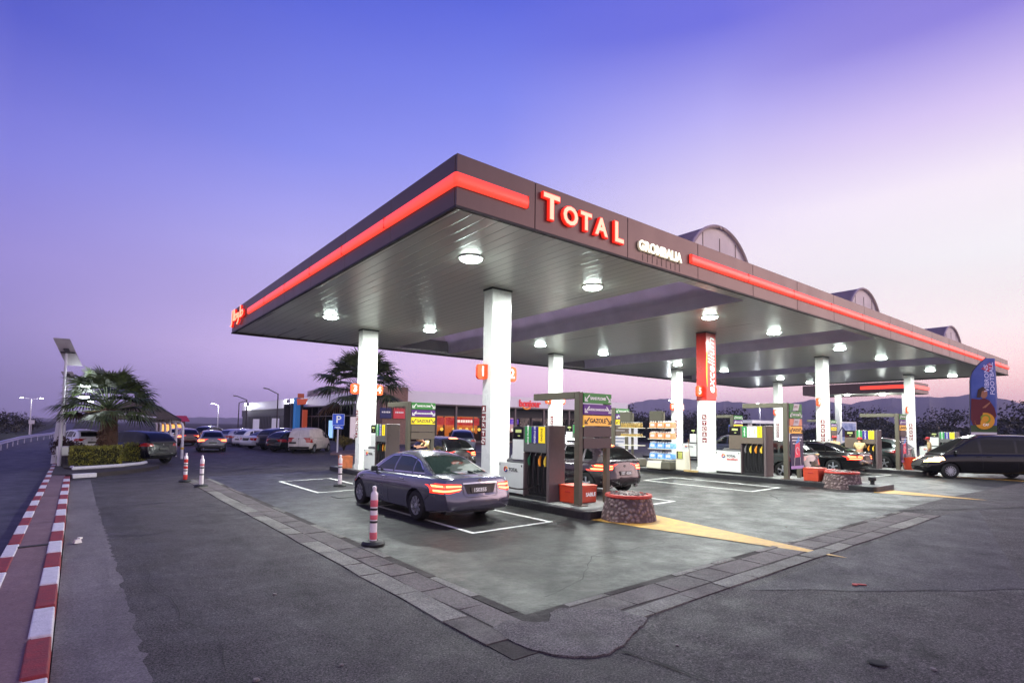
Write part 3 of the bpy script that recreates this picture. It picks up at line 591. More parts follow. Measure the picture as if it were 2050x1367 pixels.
m_logo_r = mat('logo_red', (214, 40, 40), .4); m_logo_b = mat('logo_blue', (40, 60, 140), .4); m_logo_o = mat('logo_orange', (240, 150, 40), .4); m_ink = mat('dark_ink', (40, 38, 44), .5)
def pump(name_lab, exc=False, taupe=False):
    """origin: island top, near left corner; long side along +Y, service face towards -X and +X"""
    t = empty('fuel_pump', (0, 0, 0), 0, name_lab, 'fuel pump', 'fuel pumps on the islands')
    body = m_ptaupe if exc or taupe else m_pbody; W_ = .56
    # housing: rear block with two end cheeks and a nozzle recess open on both sides
    mb = MB(); mb.box((W_ / 2, .06, .95), (W_, .10, 1.9)); mb.box((W_ / 2, 1.0, .62), (W_, .05, 1.14)); mb.build('end_panel', m_pend, t, bevel=.03, seg=3)
    mb = MB(); mb.b2((.17, .115, .08), (W_ - .17, .97, 1.2)); mb.build('nozzle_recess', mat('recess_black', (20, 20, 21), .6), t)
    mb = MB(); mb.b2((0, .115, 1.2), (W_, 1.02, 1.88)); mb.build('head', body, t, bevel=.015)
    mb = MB(); mb.b2((.03, 1.025, 1.52), (W_ - .03, 1.52, 1.86)); ds = mb.build('display', m_scr, t, bevel=.02)
    mb = MB()
    for x in (.022, W_ - .022): mb.b2((x - .004, 1.14, 1.70), (x + .004, 1.38, 1.78)); mb.b2((x - .004, 1.2, 1.60), (x + .004, 1.28, 1.63))
    mb.build('digits', m_lcd, ds)
    mb = MB(); mb.b2((.03, 1.025, .98), (W_ - .03, 1.52, 1.515)); mb.build('payment_box', m_pw if not (exc or taupe) else m_ptaupe, t, bevel=.012)
    mb = MB(); mb.b2((.05, 1.05, .89), (W_ - .05, 1.8, .97)); mb.b2((.06, 1.05, .975), (W_ - .06, 1.75, 1.0)); mb.build('cabinet_lid', mat('lid_grey', (120, 120, 120), .4, .4), t, bevel=.02)
    mb = MB(); mb.b2((.02, 1.03, .09), (W_ - .02, 2.1, .885)); cab = mb.build('cabinet', m_pw, t, bevel=.01)
    mb = MB(); mb.b2((.05, .1, 0), (W_ - .05, 2.08, .09)); mb.build('plinth', m_black, t)
    # Total logo: ring and word on both long sides
    for sx, rz in ((.012, -PI / 2), (W_ - .012, PI / 2)):
        k = MB(); A = lambda a0, a1, r=.06: [(r * math.cos(math.radians(a)), 0, r * math.sin(math.radians(a))) for a in range(a0, a1 + 1, 20)]
        lg = MB(); cy_ = 1.78 if not exc else 1.75; s = -1 if rz < 0 else 1
        for m_, a0, a1 in ((0, 100, 240), (1, 240, 360), (2, 0, 100)):
            q = MB(); q.tube(A(a0, a1), .02, 6); put(lg, (q.v, q.f), (sx, cy_, .70), rz=rz, mi=m_)
        put(lg, text('TOTAL', .12, .003, .003), (sx, cy_ - .33, .70) if s < 0 else (sx, cy_ - .33, .70), rz=rz, mi=3)
        if exc: put(lg, text('excellium', .12, .003, .002), (sx, cy_ - .38, .58), rz=rz, mi=0)
        for yy in (2.05, 1.10):
            q = MB(); q.box((0, 0, 0), (.035, .006, .05)); put(lg, (q.v, q.f), (sx, yy, .82), rz=rz, mi=3)
        lg.build('logo', [m_logo_r, m_logo_b, m_logo_o, m_ink], cab)
    # coloured fuel labels with vertical words
    for sx, rz in ((-.004, -PI / 2), (W_ + .004, PI / 2)):
        cols = [(m_lgr, 'SANS PLOMB', m_sw), (m_lbl, 'GAZOLE 50', m_sw), (m_lye, 'GAZOLE', m_ink)]
        if exc: cols = [(m_lgr, 'excellium', m_sw), (m_sw, 'excellium', m_lgr), (m_sw, 'diesel', m_nzo), (m_lye, 'GAZOLE', m_ink)]
        n = len(cols); wd = .80 / n - .02
        for q, (m_, tx, im) in enumerate(cols):
            yy = .97 - (q + .5) * .80 / n - .02
            l = MB(); l.b2((sx - .003, yy - wd / 2, 1.45), (sx + .003, yy + wd / 2, 1.86)); lo = l.build('fuel_label', m_, t)
            l = MB(); put(l, text(tx, .085, .002, .001), (sx + (-.006 if rz < 0 else .006), yy, 1.655), rz=rz, ry=-PI / 2); l.build('label_text', im, lo)
    # nozzles and hoses
    nzs = [m_nzg, m_black, m_nzo, m_nzy] if not exc else [m_steel, m_nzy, m_nzo, m_nzy]
    for s, xs_ in ((-1, .08), (1, W_ - .08)):
        for q in range(4):
            y = .86 - q * .21; z = 1.02
            h = MB(); h.tube([(xs_, y, z - .16), (xs_, y, z + .02), (xs_ - s * .0, y - .03, z + .10)], [.028, .033, .026], 8); h.box((xs_ + s * .01, y + .035, z - .05), (.02, .025, .13))
            nz_ = h.build('nozzle', nzs[q], t, smooth=True)
            h = MB(); h.tube([(xs_, y - .03, z + .10), (xs_, y - .06, z + .17), (xs_, y - .10, z + .20)], .011, 6); h.build('spout', m_steel, nz_, smooth=True)
            h = MB(); pts = [(xs_, y, z - .16), (xs_ + s * .03, y + .01, z - .35), (xs_ + s * .05, y + .0, z - .6), (xs_ + s * .05, y - .06, z - .82), (xs_ + s * .02, y - .12, z - .85), (xs_ - s * .0, y - .13, z - .6), (xs_ - s * .02, y - .12, z - .2), (xs_ - s * .06, y - .12, z + .1)]
            h.tube(pts, .017, 7); h.build('hose', m_hose, t, smooth=True)
    return t
p0 = pump('white and grey fuel pump beside the silver sedan, black hose stretched to the car')
def place_pump(o, i, j, lab=None):
    g = gz(LX[i]) + IH; o.location = (LX[i] - .30, RY[j] - 2.66, g)
    if lab: o['label'] = lab
place_pump(p0, 0, 0)
p1 = pump('brown excellium fuel pump right of the red pillar with orange nozzles', exc=True); place_pump(p1, 1, 0)
q = copy_tree(p0); place_pump(q, 0, 1, 'grey fuel pump behind the pillar numbered 3, seen past the sedan roof')
p2 = pump('brown fuel pump with white cabinet beside the black saloon and its attendants', taupe=True); place_pump(p2, 2, 0)
q = copy_tree(p0); place_pump(q, 3, 0, 'farthest grey fuel pump above the bonnet of the black van')
q = copy_tree(p0); place_pump(q, 1, 1, 'fuel pump on the back island behind the near price totem'); q = copy_tree(p0); place_pump(q, 2, 1, 'fuel pump on the back island beside pillar eleven')
# hose to the sedan
g = gz(9.24) + IH; mb = MB(); P = []
a, b, c = Vector((9.26, 10.62, g + .42)), Vector((8.5, 10.35, g + .25)), Vector((7.72, 10.22, .78))
for k in range(15):
    u = k / 14; P.append(a * (1 - u) ** 2 + b * 2 * u * (1 - u) + c * u * u)
mb.tube(P, .017, 7); mb.build('filling_hose', m_hose, smooth=True, label='black filling hose hanging between the pump and the silver sedan', cat='hose')

# ------------------------------------------------------------------ price totems
m_tot = mat('totem_olive', (88, 84, 70), .5, .1, var=.06, vs=5); m_totp = mat('totem_panel', (84, 70, 68), .5, var=.08, vs=6)
m_tg = mat('totem_green', (44, 118, 48), .45, emit=(60, 150, 60), es=.22); m_tp = mat('totem_purple', (84, 34, 120), .45, emit=(100, 40, 140), es=.22); m_ty = mat('totem_amber', (240, 176, 70), .45, emit=(250, 190, 90), es=.45); m_tyy = mat('totem_yellow', (246, 220, 30), .45, emit=(250, 220, 40), es=.4); m_orl = mat('totem_peach', (232, 150, 110), .45, emit=(235, 150, 120), es=.12)
def arrow(mb, x, z, s, mi, y=-.008):   # diagonal arrow pointing down and outwards
    a = s * .085
    mb.box((x, y, z), (.17, .004, .032), R=Matrix.Rotation(s * PI / 4, 3, 'Y'), mi=mi)
    mb.box((x + s * .06, y - .004, z - .085), (.11, .004, .03), mi=mi); mb.box((x + s * .10, y - .006, z - .045), (.03, .004, .1), mi=mi)
def totem(lab, rows, poster=False, arm=1.7, wide=1.12):
    """origin: foot of the left post on the island; panel spans +X, arm runs back along +Y"""
    t = empty('price_totem', (0, 0, 0), 0, lab, 'price sign', 'fuel price totems at the island ends')
    H = 2.72
    mb = MB(); mb.b2((0, 0, 0), (.13, .17, H)); mb.build('post', m_tot, t, bevel=.01)
    mb = MB(); mb.b2((wide - .13, .02, 0), (wide, .15, H - .1)); mb.build('post', m_tot, t, bevel=.01)
    mb = MB(); mb.b2((0, .175, H - .17), (.12, arm, H - .0)); mb.b2((.125, .175, H - .17), (wide - .01, .26, H - .02)); mb.b2((.125, arm - .1, H - .16), (.5, arm, H - .03)); mb.build('arm', m_tot, t, bevel=.008)
    mb = MB(); mb.box((.065, .06, .01), (.22, .4, .02)); mb.build('foot_plate', m_ptaupe, t)
    z = H - .02; h = .262
    for r in rows:
        col, word, ink, dark = r
        o = MB(); o.b2((.14, -.02, z - h + .012), (wide, .03, z)); po = o.build('price_panel', col, t, bevel=.004)
        if word == '*':
            w = MB(); cx_ = .14 + (wide - .14) / 2; w.prism([(cx_ - .26, z - h + .01), (cx_ + .16, z - h + .02), (cx_ + .28, z + .005), (cx_ - .14, z - .005)], -.032, -.024, 'y'); w.build('sticker', m_pw, po)
            w = MB(); w.box((cx_, -.036, z - .09), (.24, .004, .018)); w.box((cx_ - .02, -.036, z - .13), (.26, .004, .018)); w.build('sticker_print', m_rim if 'tub_red_rim' in MATS else m_sqr, po)
        elif word:
            w = MB(); zz = z - h / 2; put(w, text(word, {6: .15, 10: .095}.get(len(word), .07), .002, .004), (.14 + (wide - .14) / 2, -.024, zz))
            arrow(w, .14 + .13, zz + .02, -1, 0, -.026); arrow(w, wide - .13, zz + .02, 1, 0, -.026)
            w.build('panel_text', ink, po)
        z -= h + .012
    if poster:
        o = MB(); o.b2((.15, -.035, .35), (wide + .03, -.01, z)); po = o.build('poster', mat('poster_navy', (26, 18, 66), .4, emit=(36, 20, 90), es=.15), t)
        w = MB(); cx_ = .15 + (wide - .12) / 2
        for k in range(3):
            for q in range(7 - k): w.box((cx_ - .36 + q * .115 + .03 * k, -.04, z - .12 - k * .11), (.085 + .02 * ((q * 3 + k) % 2), .004, .06 - .012 * k))
        w.build('poster_text', m_sw, po)
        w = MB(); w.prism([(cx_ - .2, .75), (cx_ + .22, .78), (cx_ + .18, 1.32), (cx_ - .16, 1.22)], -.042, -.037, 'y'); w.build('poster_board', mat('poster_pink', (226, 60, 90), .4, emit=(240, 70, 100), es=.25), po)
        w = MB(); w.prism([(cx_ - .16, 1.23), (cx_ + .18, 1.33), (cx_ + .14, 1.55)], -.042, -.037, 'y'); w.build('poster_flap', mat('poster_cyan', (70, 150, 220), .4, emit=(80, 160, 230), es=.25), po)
        w = MB(); w.box((cx_ - .22, -.04, .62), (.02, .004, .3), R=Matrix.Rotation(.15, 3, 'Y')); w.box((cx_ + .24, -.04, .62), (.02, .004, .3), R=Matrix.Rotation(-.15, 3, 'Y')); w.tube([(cx_ + .0 + .12 * math.cos(a), -.043, 1.0 + .12 * math.sin(a)) for a in [.4 * k for k in range(13)]], .015, 4); w.build('poster_legs', m_sw, po)
        w = MB(); w.b2((.15, -.037, .35), (wide + .03, -.036, .46)); w.build('poster_strip', mat('poster_lilac', (200, 170, 225), .4), po)
    else: pass
    return t
R3 = [(m_tg, 'SANS PLOMB', m_sw, 0), (m_tp, 'GAZOLE SANS SOUFRE', m_sw, 0), (m_ty, 'GAZOLE', m_ink, 1), (m_totp, '', None, 0), (m_totp, '', None, 0)]
R3y = [(m_tg, 'SANS PLOMB', m_sw, 0), (m_tp, 'GAZOLE SANS SOUFRE', m_sw, 0), (m_tyy, 'GAZOLE', m_ink, 1), (m_ptaupe, '', None, 0), (m_ptaupe, '', None, 0)]
R4 = [(m_tg, '*', m_sw, 0), (m_tg, 'SANS PLOMB', m_sw, 0), (m_orl, '*', m_ink, 0), (m_ty, 'GAZOLE', m_ink, 1)]
def place_totem(o, i, j, lab=None, dx=-.12):
    o.location = (LX[i] + dx, RY[j] - 3.52 if j == 0 else RY[j] - 4.05, gz(LX[i]) + IH)
    if lab: o['label'] = lab
t0 = totem('nearest fuel price totem, green, purple and amber panels above two brown ones', R3); place_totem(t0, 0, 0)
t1 = totem('price totem above a dark blue poster, two green panels on top, beside the excellium pump', R4, poster=True, wide=1.1); place_totem(t1, 1, 0, dx=-.45)
t2 = totem('slim price totem with dark poster next to the black van', R3[:3] + R3[4:], poster=True, wide=1.05); place_totem(t2, 2, 0, dx=-.15)
t3 = totem('price totem with bright yellow GAZOLE panel behind the sedan roof', R3y); place_totem(t3, 0, 1, dx=-.15)
q = copy_tree(t3); place_totem(q, 1, 1, 'price totem on the back island half hidden by the nearest totem', dx=.15); q = copy_tree(t3); place_totem(q, 2, 1, 'price totem on the back island seen right of the red and white pillar')
q = copy_tree(t3); place_totem(q, 3, 1, 'farthest price totem, seen between pillar nine and the brown pump')

# ------------------------------------------------------------------ stone tubs, crates, bollard, shelves, bin, broom
m_stone = mat('pebble_render', (140, 120, 116), .85)
def stone_mat():
    m = m_stone; t = m.node_tree; b = t.nodes['Principled BSDF']; v = t.nodes.new('ShaderNodeTexVoronoi'); v.inputs['Scale'].default_value = 11; tcn = t.nodes.new('ShaderNodeTexCoord')
    nz_ = t.nodes.new('ShaderNodeTexNoise'); nz_.inputs['Scale'].default_value = 6; mxn = t.nodes.new('ShaderNodeVectorMath'); mxn.operation = 'MULTIPLY_ADD'; mxn.inputs[1].default_value = (.06, .06, .06)
    t.links.new(tcn.outputs['Object'], nz_.inputs[0]); t.links.new(nz_.outputs[1], mxn.inputs[0]); t.links.new(tcn.outputs['Object'], mxn.inputs[2]); t.links.new(mxn.outputs[0], v.inputs[0])
    cr_ = t.nodes.new('ShaderNodeValToRGB'); cr_.color_ramp.elements[0].position = .25; cr_.color_ramp.elements[1].position = .62; cr_.color_ramp.elements[0].color = (*s2l((142, 122, 118)), 1); cr_.color_ramp.elements[1].color = (*s2l((88, 72, 70)), 1); t.links.new(v.outputs[0], cr_.inputs[0]); t.links.new(cr_.outputs[0], b.inputs['Base Color'])
    r = t.nodes.new('ShaderNodeMapRange'); r.inputs[1].default_value = 0; r.inputs[2].default_value = .6; r.inputs[3].default_value = 1; r.inputs[4].default_value = 0; t.links.new(v.outputs[0], r.inputs[0])
    bp = t.nodes.new('ShaderNodeBump'); bp.inputs['Strength'].default_value = 1; bp.inputs['Distance'].default_value = .05; t.links.new(r.outputs[0], bp.inputs['Height']); t.links.new(bp.outputs[0], b.inputs['Normal'])
stone_mat()
m_rim = mat('tub_red_rim', (176, 44, 26), .6, var=.2, vs=8); m_grav = mat('tub_gravel', (150, 140, 132), .9, var=.35, vs=30, bump=1, bs=60)
def tub(x, y, s, lab):
    t = empty('stone_tub', (x, y, gz(x)), 0, lab, 'planter tub', 'round stone tubs guarding the islands'); mb = MB(); n = 48
    # pebbled wall with real relief
    prof = [(.62 * s + (.50 - .62) * s * k / 14, .01 + .50 * s * k / 14) for k in range(15)]; vs = []
    for r, z in prof:
        for k in range(96): a = 2 * PI * k / 96; rr = r; vs.append((rr * math.cos(a), rr * math.sin(a), z))
    mb.add(vs, [(i * 96 + k, i * 96 + (k + 1) % 96, (i + 1) * 96 + (k + 1) % 96, (i + 1) * 96 + k) for i in range(14) for k in range(96)]); mb.build('tub_wall', m_stone, t, smooth=True)
    mb = MB(); mb.lathe([(.515 * s, .50 * s), (.53 * s, .52 * s), (.51 * s, .565 * s), (.44 * s, .57 * s), (.43 * s, .53 * s)], n=48); mb.build('rim', m_rim, t, smooth=True)
    mb = MB(); mb.lathe([(.43 * s, .54 * s), (.3 * s, .565 * s), (.02, .60 * s)], n=30); 
    for k in range(60): a, r = random.uniform(0, 2 * PI), random.uniform(0, .42 * s); mb.box((r * math.cos(a), r * math.sin(a), .575 * s), (.05, .04, .04), a)
    mb.build('gravel_fill', m_grav, t, smooth=True)
tub(9.8, 8.2, 1.0, 'near round stone tub with a red rim at the tip of the yellow marking')
tub(20.2, 7.75, 1.0, 'far round stone tub with a red rim beside the orange crates')
m_cr = mat('crate_orange', (196, 66, 34), .5, var=.1, vs=5); m_cr2 = mat('crate_red', (176, 40, 28), .5, var=.1, vs=5)
def crate(x, y, z, d, lab, word=None, m=None, rz=0):
    t = empty('crate', (x, y, z), rz, lab, 'sand crate', 'orange sand boxes by the islands'); w, l, h = d
    mb = MB(); mb.box((0, 0, h / 2), d, top=1.04); mb.build('box', m or m_cr, t, bevel=.02); mb = MB(); mb.box((0, 0, h + .012), (w * 1.07, l * 1.07, .035)); mb.build('lid', m or m_cr, t, bevel=.012)
    mb = MB(); mb.b2((-w / 2 - .02, -.09, h * .62), (-w / 2 - .004, .09, h * .72)); mb.build('handle', m_cr2, t, bevel=.01)
    if word: mb = MB(); put(mb, text(word, .13, .002, .005), (.14, -l / 2 - .012, h * .5)); mb.build('lettering', m_sw, t)
crate(9.92, 9.92, gz(10) + IH, (.70, .6, .40), 'red and orange sand crate marked SABLE at the foot of the nearest totem', 'SABLE', m_cr)
crate(20.2, 8.62, gz(20) + IH, (.62, .5, .42), 'orange crate standing between the dark poster and the far stone tub', None, m_cr)
crate(20.75, 8.35, gz(20) + IH - .0, (.4, .5, .36), 'smaller red crate touching the orange one by the far stone tub', None, m_cr2)
crate(9.12, 23.15, gz(9) + IH, (.46, .46, .5), 'worn orange crate left of the pillar numbered 3', None, mat('crate_faded', (188, 104, 64), .7, var=.25, vs=6))
t = empty('fire_bucket', (31.95, 9.2, gz(31) + IH), 0, 'orange bucket at the foot of the slim totem by the black van', 'bucket'); mb = MB(); mb.lathe([(.2, 0), (.29, .55), (.31, .56), (.31, .6), (.27, .6), (.26, .5)], n=28); mb.build('bucket_body', m_cr, t, smooth=True); mb = MB(); mb.tube([(.29 * math.cos(a), .0, .56 + .22 * math.sin(a)) for a in [PI * k / 10 for k in range(11)]], .01, 6); mb.build('handle', m_steel, t)
t = empty('island_bollard', (20.5, 6.95, gz(20) + IH), 0, 'short black mushroom bollard on the tip of the second island', 'bollard'); mb = MB(); mb.lathe([(.09, 0), (.06, .02), (.06, .1), (.11, .13), (.11, .22), (.09, .24)], n=20); mb.build('bollard_body', m_black, t, smooth=True)

m_shelf = mat('shelf_cream', (224, 218, 196), .4); m_pko = mat('pack_orange', (240, 158, 104), .35, var=.25, vs=9, coat=.3); m_pkb = mat('pack_blue', (60, 130, 220), .3, var=.35, vs=9, coat=.5, col2=(150, 205, 250)); m_cap = mat('bottle_cap', (235, 235, 235), .4); m_oil = mat('oil_bottle', (170, 140, 70), .4, var=.3, vs=12)
def bottles(parent, z, m, name, y0=-.42, y1=.42, dx=.22, h=.3, w=.15, empties=0):
    if h > .25:   # shrink wrapped packs of bottles, necks showing
        for k in range(3):
            y = -.36 + k * .41
            b = MB(); b.box((0, y, z + h * .40), (.34, .37, h * .78), top=.96); o = b.build('bottle_pack', m, parent, bevel=.035, seg=3); c = MB()
            for i in range(3):
                for j in range(3): c.lathe([(.045, h * .70), (.022, h * .88), (.022, h * .98), (.001, h)], (-.11 + i * .11, y - .12 + j * .12, z), 8)
            c.build('bottle_necks', m if j % 2 else m_cap, o); c = MB(); c.box((-.176, y, z + h * .42), (.006, .2, h * .34)); c.build('pack_label', m_cap, o)
        return
    y = y0 + w / 2
    while y < y1:
        for x in (-dx / 2, dx / 2 + .02):
            b = MB(); b.lathe([(w * .42, 0), (w * .45, .02), (w * .45, h * .55), (w * .36, h * .75), (w * .16, h * .9), (w * .16, h)], (x, y, z), 10); o = b.build(name, m, parent, smooth=True)
            b = MB(); b.lathe([(w * .19, h * .95), (w * .19, h * 1.05)], (x, y, z), 8); b.build('cap', m_cap, o)
        y += w + .012
def shelfunit(x, y, lab, stock):
    g = gz(x) + IH; t = empty('display_shelf', (x, y, g), 0, lab, 'display shelf', 'open display shelves between the pumps')
    mb = MB(); mb.b2((-.04, -.05, 0), (.04, .05, 2.45)); mb.build('upright', m_tot, t, bevel=.01)
    mb = MB(); mb.b2((-.05, .06, 1.78), (.03, .72, 2.5)); mb.build('header_panel', m_tot, t, bevel=.01)
    mb = MB(); mb.box((0, .05, .17), (.7, 1.3, .34), top=.92); mb.build('base_box', m_shelf, t, bevel=.06, seg=3); mb = MB(); mb.box((-.02, -.35, .18), (.74, .5, .36), top=.92); mb.build('base_cover', m_tot, t, bevel=.05)
    for k, (z, m, h) in enumerate(stock):
        mb = MB(); mb.box((0, .05, z), (.52, 1.2, .03)); mb.build('shelf', m_shelf, t, bevel=.006)
        if m: bottles(t, z + .016, m, 'bottle', -.5, .6, .2, h, .15 if h > .25 else .1, .0 if k != 1 or m is not m_pkb else 0)
    return t
shelfunit(19.95, 14.75, 'display shelf stacked with orange and blue bottle packs next to the red pillar', [(.42, m_pkb, .3), (.86, m_pkb, .3), (1.28, m_pko, .32), (1.75, m_pko, .3)])
shelfunit(20.3, 16.75, 'half empty display shelf with small oil bottles, farther back', [(.95, None, 0), (1.35, m_oil, .12), (1.75, m_oil, .24)])
t = empty('litter_bin', (19.95, 13.78, gz(20) + IH), 0, 'cream plastic bin with a dark opening left of the red pillar', 'bin')
mb = MB(); mb.box((0, 0, .42), (.42, .46, .84), top=.97); mb.build('bin_body', m_shelf, t, bevel=.05, seg=3); mb = MB(); mb.b2((-.225, -.13, .5), (-.205, .15, .8)); o = mb.build('bin_opening', m_black, t); mb = MB(); mb.b2((-.232, -.12, .5), (-.222, .08, .77)); mb.build('liner', mat('bin_liner', (180, 180, 90), .5, var=.2), o); mb = MB(); mb.b2((-.2, -.2, -.0), (.2, .2, .03)); mb.build('bin_foot', m_black, t)
t = empty('broom', (19.72, 13.15, gz(20) + IH), 0, 'old push broom leaning on the foot of the red pillar', 'broom'); t.location = (19.72, 13.15, gz(20) + IH)
mb = MB(); mb.tube([(-.14, 0, .07), (.2, .35, 1.3)], .014, 6); mb.build('broom_handle', mat('broom_wood', (120, 80, 50), .6), t); mb = MB(); mb.box((-.14, 0, .055), (.12, .62, .035)); mb.box((-.14, 0, .02), (.1, .6, .04)); mb.build('broom_head', mat('broom_bristle', (200, 170, 110), .8, var=.2), t)
# ------------------------------------------------------------------ vehicles
def paint(name, c, metal=.35, rough=.32): return mat(name, c, rough, metal, .5, 1.0, var=.03, vs=2)
m_glass = mat('car_glass', (8, 9, 10), .04, 0, .35); m_glass_g = mat('car_glass_green', (26, 38, 36), .05, 0, .45); m_glass_b = mat('car_glass_blue', (22, 30, 56), .05, 0, .5)
m_chr = mat('chrome', (210, 210, 212), .12, 1); m_blk = mat('black_plastic', (16, 16, 18), .5); m_tyre = mat('tyre', (16, 16, 17), .75, var=.2, vs=10); m_rim = mat('alloy', (186, 188, 196), .3, .45); m_cov = mat('hubcap', (150, 152, 158), .35, .5)
m_tl_on = mat('tail_light_lit', (200, 20, 10), .15, coat=1, emit=(255, 52, 24), es=2.2); m_tl_br = mat('tail_light_bright', (255, 90, 60), .2, emit=(255, 120, 70), es=9); m_tl = mat('tail_light_red', (130, 10, 10), .12, coat=1, emit=(160, 10, 8), es=.15); m_hl = mat('headlight_clear', (190, 195, 205), .08, .3, coat=1); m_hl_on = mat('headlight_lit', (255, 220, 170), .2, emit=(255, 200, 130), es=10)
m_plt = mat('plate_black', (14, 14, 16), .3); m_gap = m_blk
def interp(pts, y): return float(np.interp(y, [p[0] for p in pts], [p[1] for p in pts]))
def smoothc(pts, y, w=.12): return (interp(pts, y - w) + 2 * interp(pts, y) + interp(pts, y + w)) / 4
def make_car(label, sp, pnt, glass, lit=0, group='cars at the petrol station', cat='car', name='parked_car', plate=None, rimk='spoke', rimm=None, headlit=False, far=False, third=False, lower=None):
    L, W_, H = sp['L'], sp['W'] / 2, sp['H']; t = empty(name, (0, 0, 0), 0, label, cat, group)
    top, low, wid = sp['top'], sp['low'], sp['wid']; ns = 44 if not far else 30
    ys = [L * (1 - math.cos(PI * i / ns)) / 2 * .35 + L * i / ns * .65 for i in range(ns + 1)]
    def sec(y):
        w = W_ * smoothc(wid, y, .1); zb = smoothc(top, y); zl = interp(low, y); mid = zl + (zb - zl) * .55
        h = [(0, zl), (.55 * w, zl), (.86 * w, zl + .01), (.94 * w, zl + .06), (.972 * w, zl + .2), (.99 * w, mid - .06), (1.0 * w, mid + .06), (.992 * w, zb - .2), (.965 * w, zb - .1), (.93 * w, zb - .045), (.86 * w, zb - .008), (.7 * w, zb + .01), (.4 * w, zb + .028), (0, zb + .034)]
        return h
    rings = []
    for y in ys:
        h = sec(y); rings.append([(x, y, z) for x, z in h] + [(-x, y, z) for x, z in h[-2:0:-1]])
    n = len(rings[0])
    def cap(r, s, dy):
        zc = (r[0][2] + r[13][2]) / 2; return [(x * s, y + dy, zc + (z - zc) * s) for x, y, z in r]
    pre = [cap(rings[0], .12, -.045), cap(rings[0], .55, -.04), cap(rings[0], .86, -.028), cap(rings[0], .965, -.012)]; post = [cap(rings[-1], .965, .012), cap(rings[-1], .86, .03), cap(rings[-1], .55, .05), cap(rings[-1], .12, .055)]
    R = pre + rings + post
    def warp(v):
        x, y, z = v; a = sp['rear_d']; f = sp['front_d']; hf = W_
        if y < .75: k = max(0, 1 - max(y, 0) / .75); y += (interp(a, z) + .10 * (abs(x) / hf) ** 3) * k
        if y > L - .8: k = max(0, 1 - max(L - y, 0) / .8); y -= (interp(f, z) + .22 * (abs(x) / hf) ** 2.5) * k
        return (x, y, z)
    vs = [warp(v) for r in R for v in r]; mb = MB()
    mb.add(vs, [(i * n + k, i * n + (k + 1) % n, (i + 1) * n + (k + 1) % n, (i + 1) * n + k) for i in range(len(R) - 1) for k in range(n)] + [tuple(range(n))[::-1], tuple((len(R) - 1) * n + k for k in range(n))])
    # cut the wheel arches
    me = bpy.data.meshes.new('b'); me.from_pydata(mb.v, [], mb.f); ob = bpy.data.objects.new('b', me); COL.objects.link(ob)
    bm = bmesh.new(); bm.from_mesh(me); bmesh.ops.recalc_face_normals(bm, faces=bm.faces); bm.to_mesh(me); bm.free()
    r = sp['r']; cuts = []
    for ya in sp['ax']:
        for s in (-1, 1):
            c = MB(); c.lathe([(r + .055, s * (W_ - .30)), (r + .055, s * (W_ + .2))], (0, ya, r), 36, axis='x'); cm = bpy.data.meshes.new('c'); cm.from_pydata(c.v, [], c.f)
            bm = bmesh.new(); bm.from_mesh(cm); bmesh.ops.recalc_face_normals(bm, faces=bm.faces); bm.to_mesh(cm); bm.free()
            co = bpy.data.objects.new('c', cm); COL.objects.link(co); cuts.append(co); md = ob.modifiers.new('m', 'BOOLEAN'); md.operation = 'DIFFERENCE'; md.object = co; md.solver = 'EXACT'
    bpy.context.view_layer.update(); dg = bpy.context.evaluated_depsgraph_get(); em = bpy.data.meshes.new_from_object(ob.evaluated_get(dg))
    B = MB(); B.add([tuple(v.co) for v in em.vertices], [tuple(p.vertices) for p in em.polygons])
    for c in cuts: m_ = c.data; bpy.data.objects.remove(c); bpy.data.meshes.remove(m_)
    bpy.data.objects.remove(ob); bpy.data.meshes.remove(em)
    # cabin shell
    roof = sp['roof']; y0, y1 = roof[0][0], roof[-1][0]; nb = 30 if not far else 20; cb = []; wb = sp['cw'][0]; wr = sp['cw'][1]; zmax = max(p[1] for p in roof)
    for i in range(nb + 1):
        y = y0 + (y1 - y0) * i / nb; zb = smoothc(top, y) - .03; zr = max(zb + .02, smoothc(roof, y, .16) if 0 < i < nb else roof[0 if i == 0 else -1][1]); zbelt = zb + .03
        f = min(1, max(0, (zr - zbelt) / (zmax - zbelt))); xt = wb + (wr - wb) * f; pin = 1 - .10 * max(0, 1 - (y - y0) / .8) ** 2 - .12 * max(0, 1 - (y1 - y) / .9) ** 2
        h = [(wb, zb), (wb + (xt - wb) * .45, zb + (zr - zb) * .45), (xt + .0, zr - .085 * f - .01), (xt - .035, zr - .03 * f), (xt - .11, zr), (xt * .5, zr + .03 * f), (0, zr + .04 * f)]
        cb.append([(x * pin, y, z) for x, z in h] + [(-x * pin, y, z) for x, z in h[-2::-1]])
    m2 = len(cb[0]); B.add([v for r_ in cb for v in r_], [(i * m2 + k, i * m2 + k + 1, (i + 1) * m2 + k + 1, (i + 1) * m2 + k) for i in range(nb) for k in range(m2 - 1)] + [tuple(range(m2)), tuple(nb * m2 + k for k in range(m2))])
    body = B.build('body', pnt, t, smooth=True)
    bvh = BVHTree.FromPolygons([Vector(v) for v in B.v], B.f)
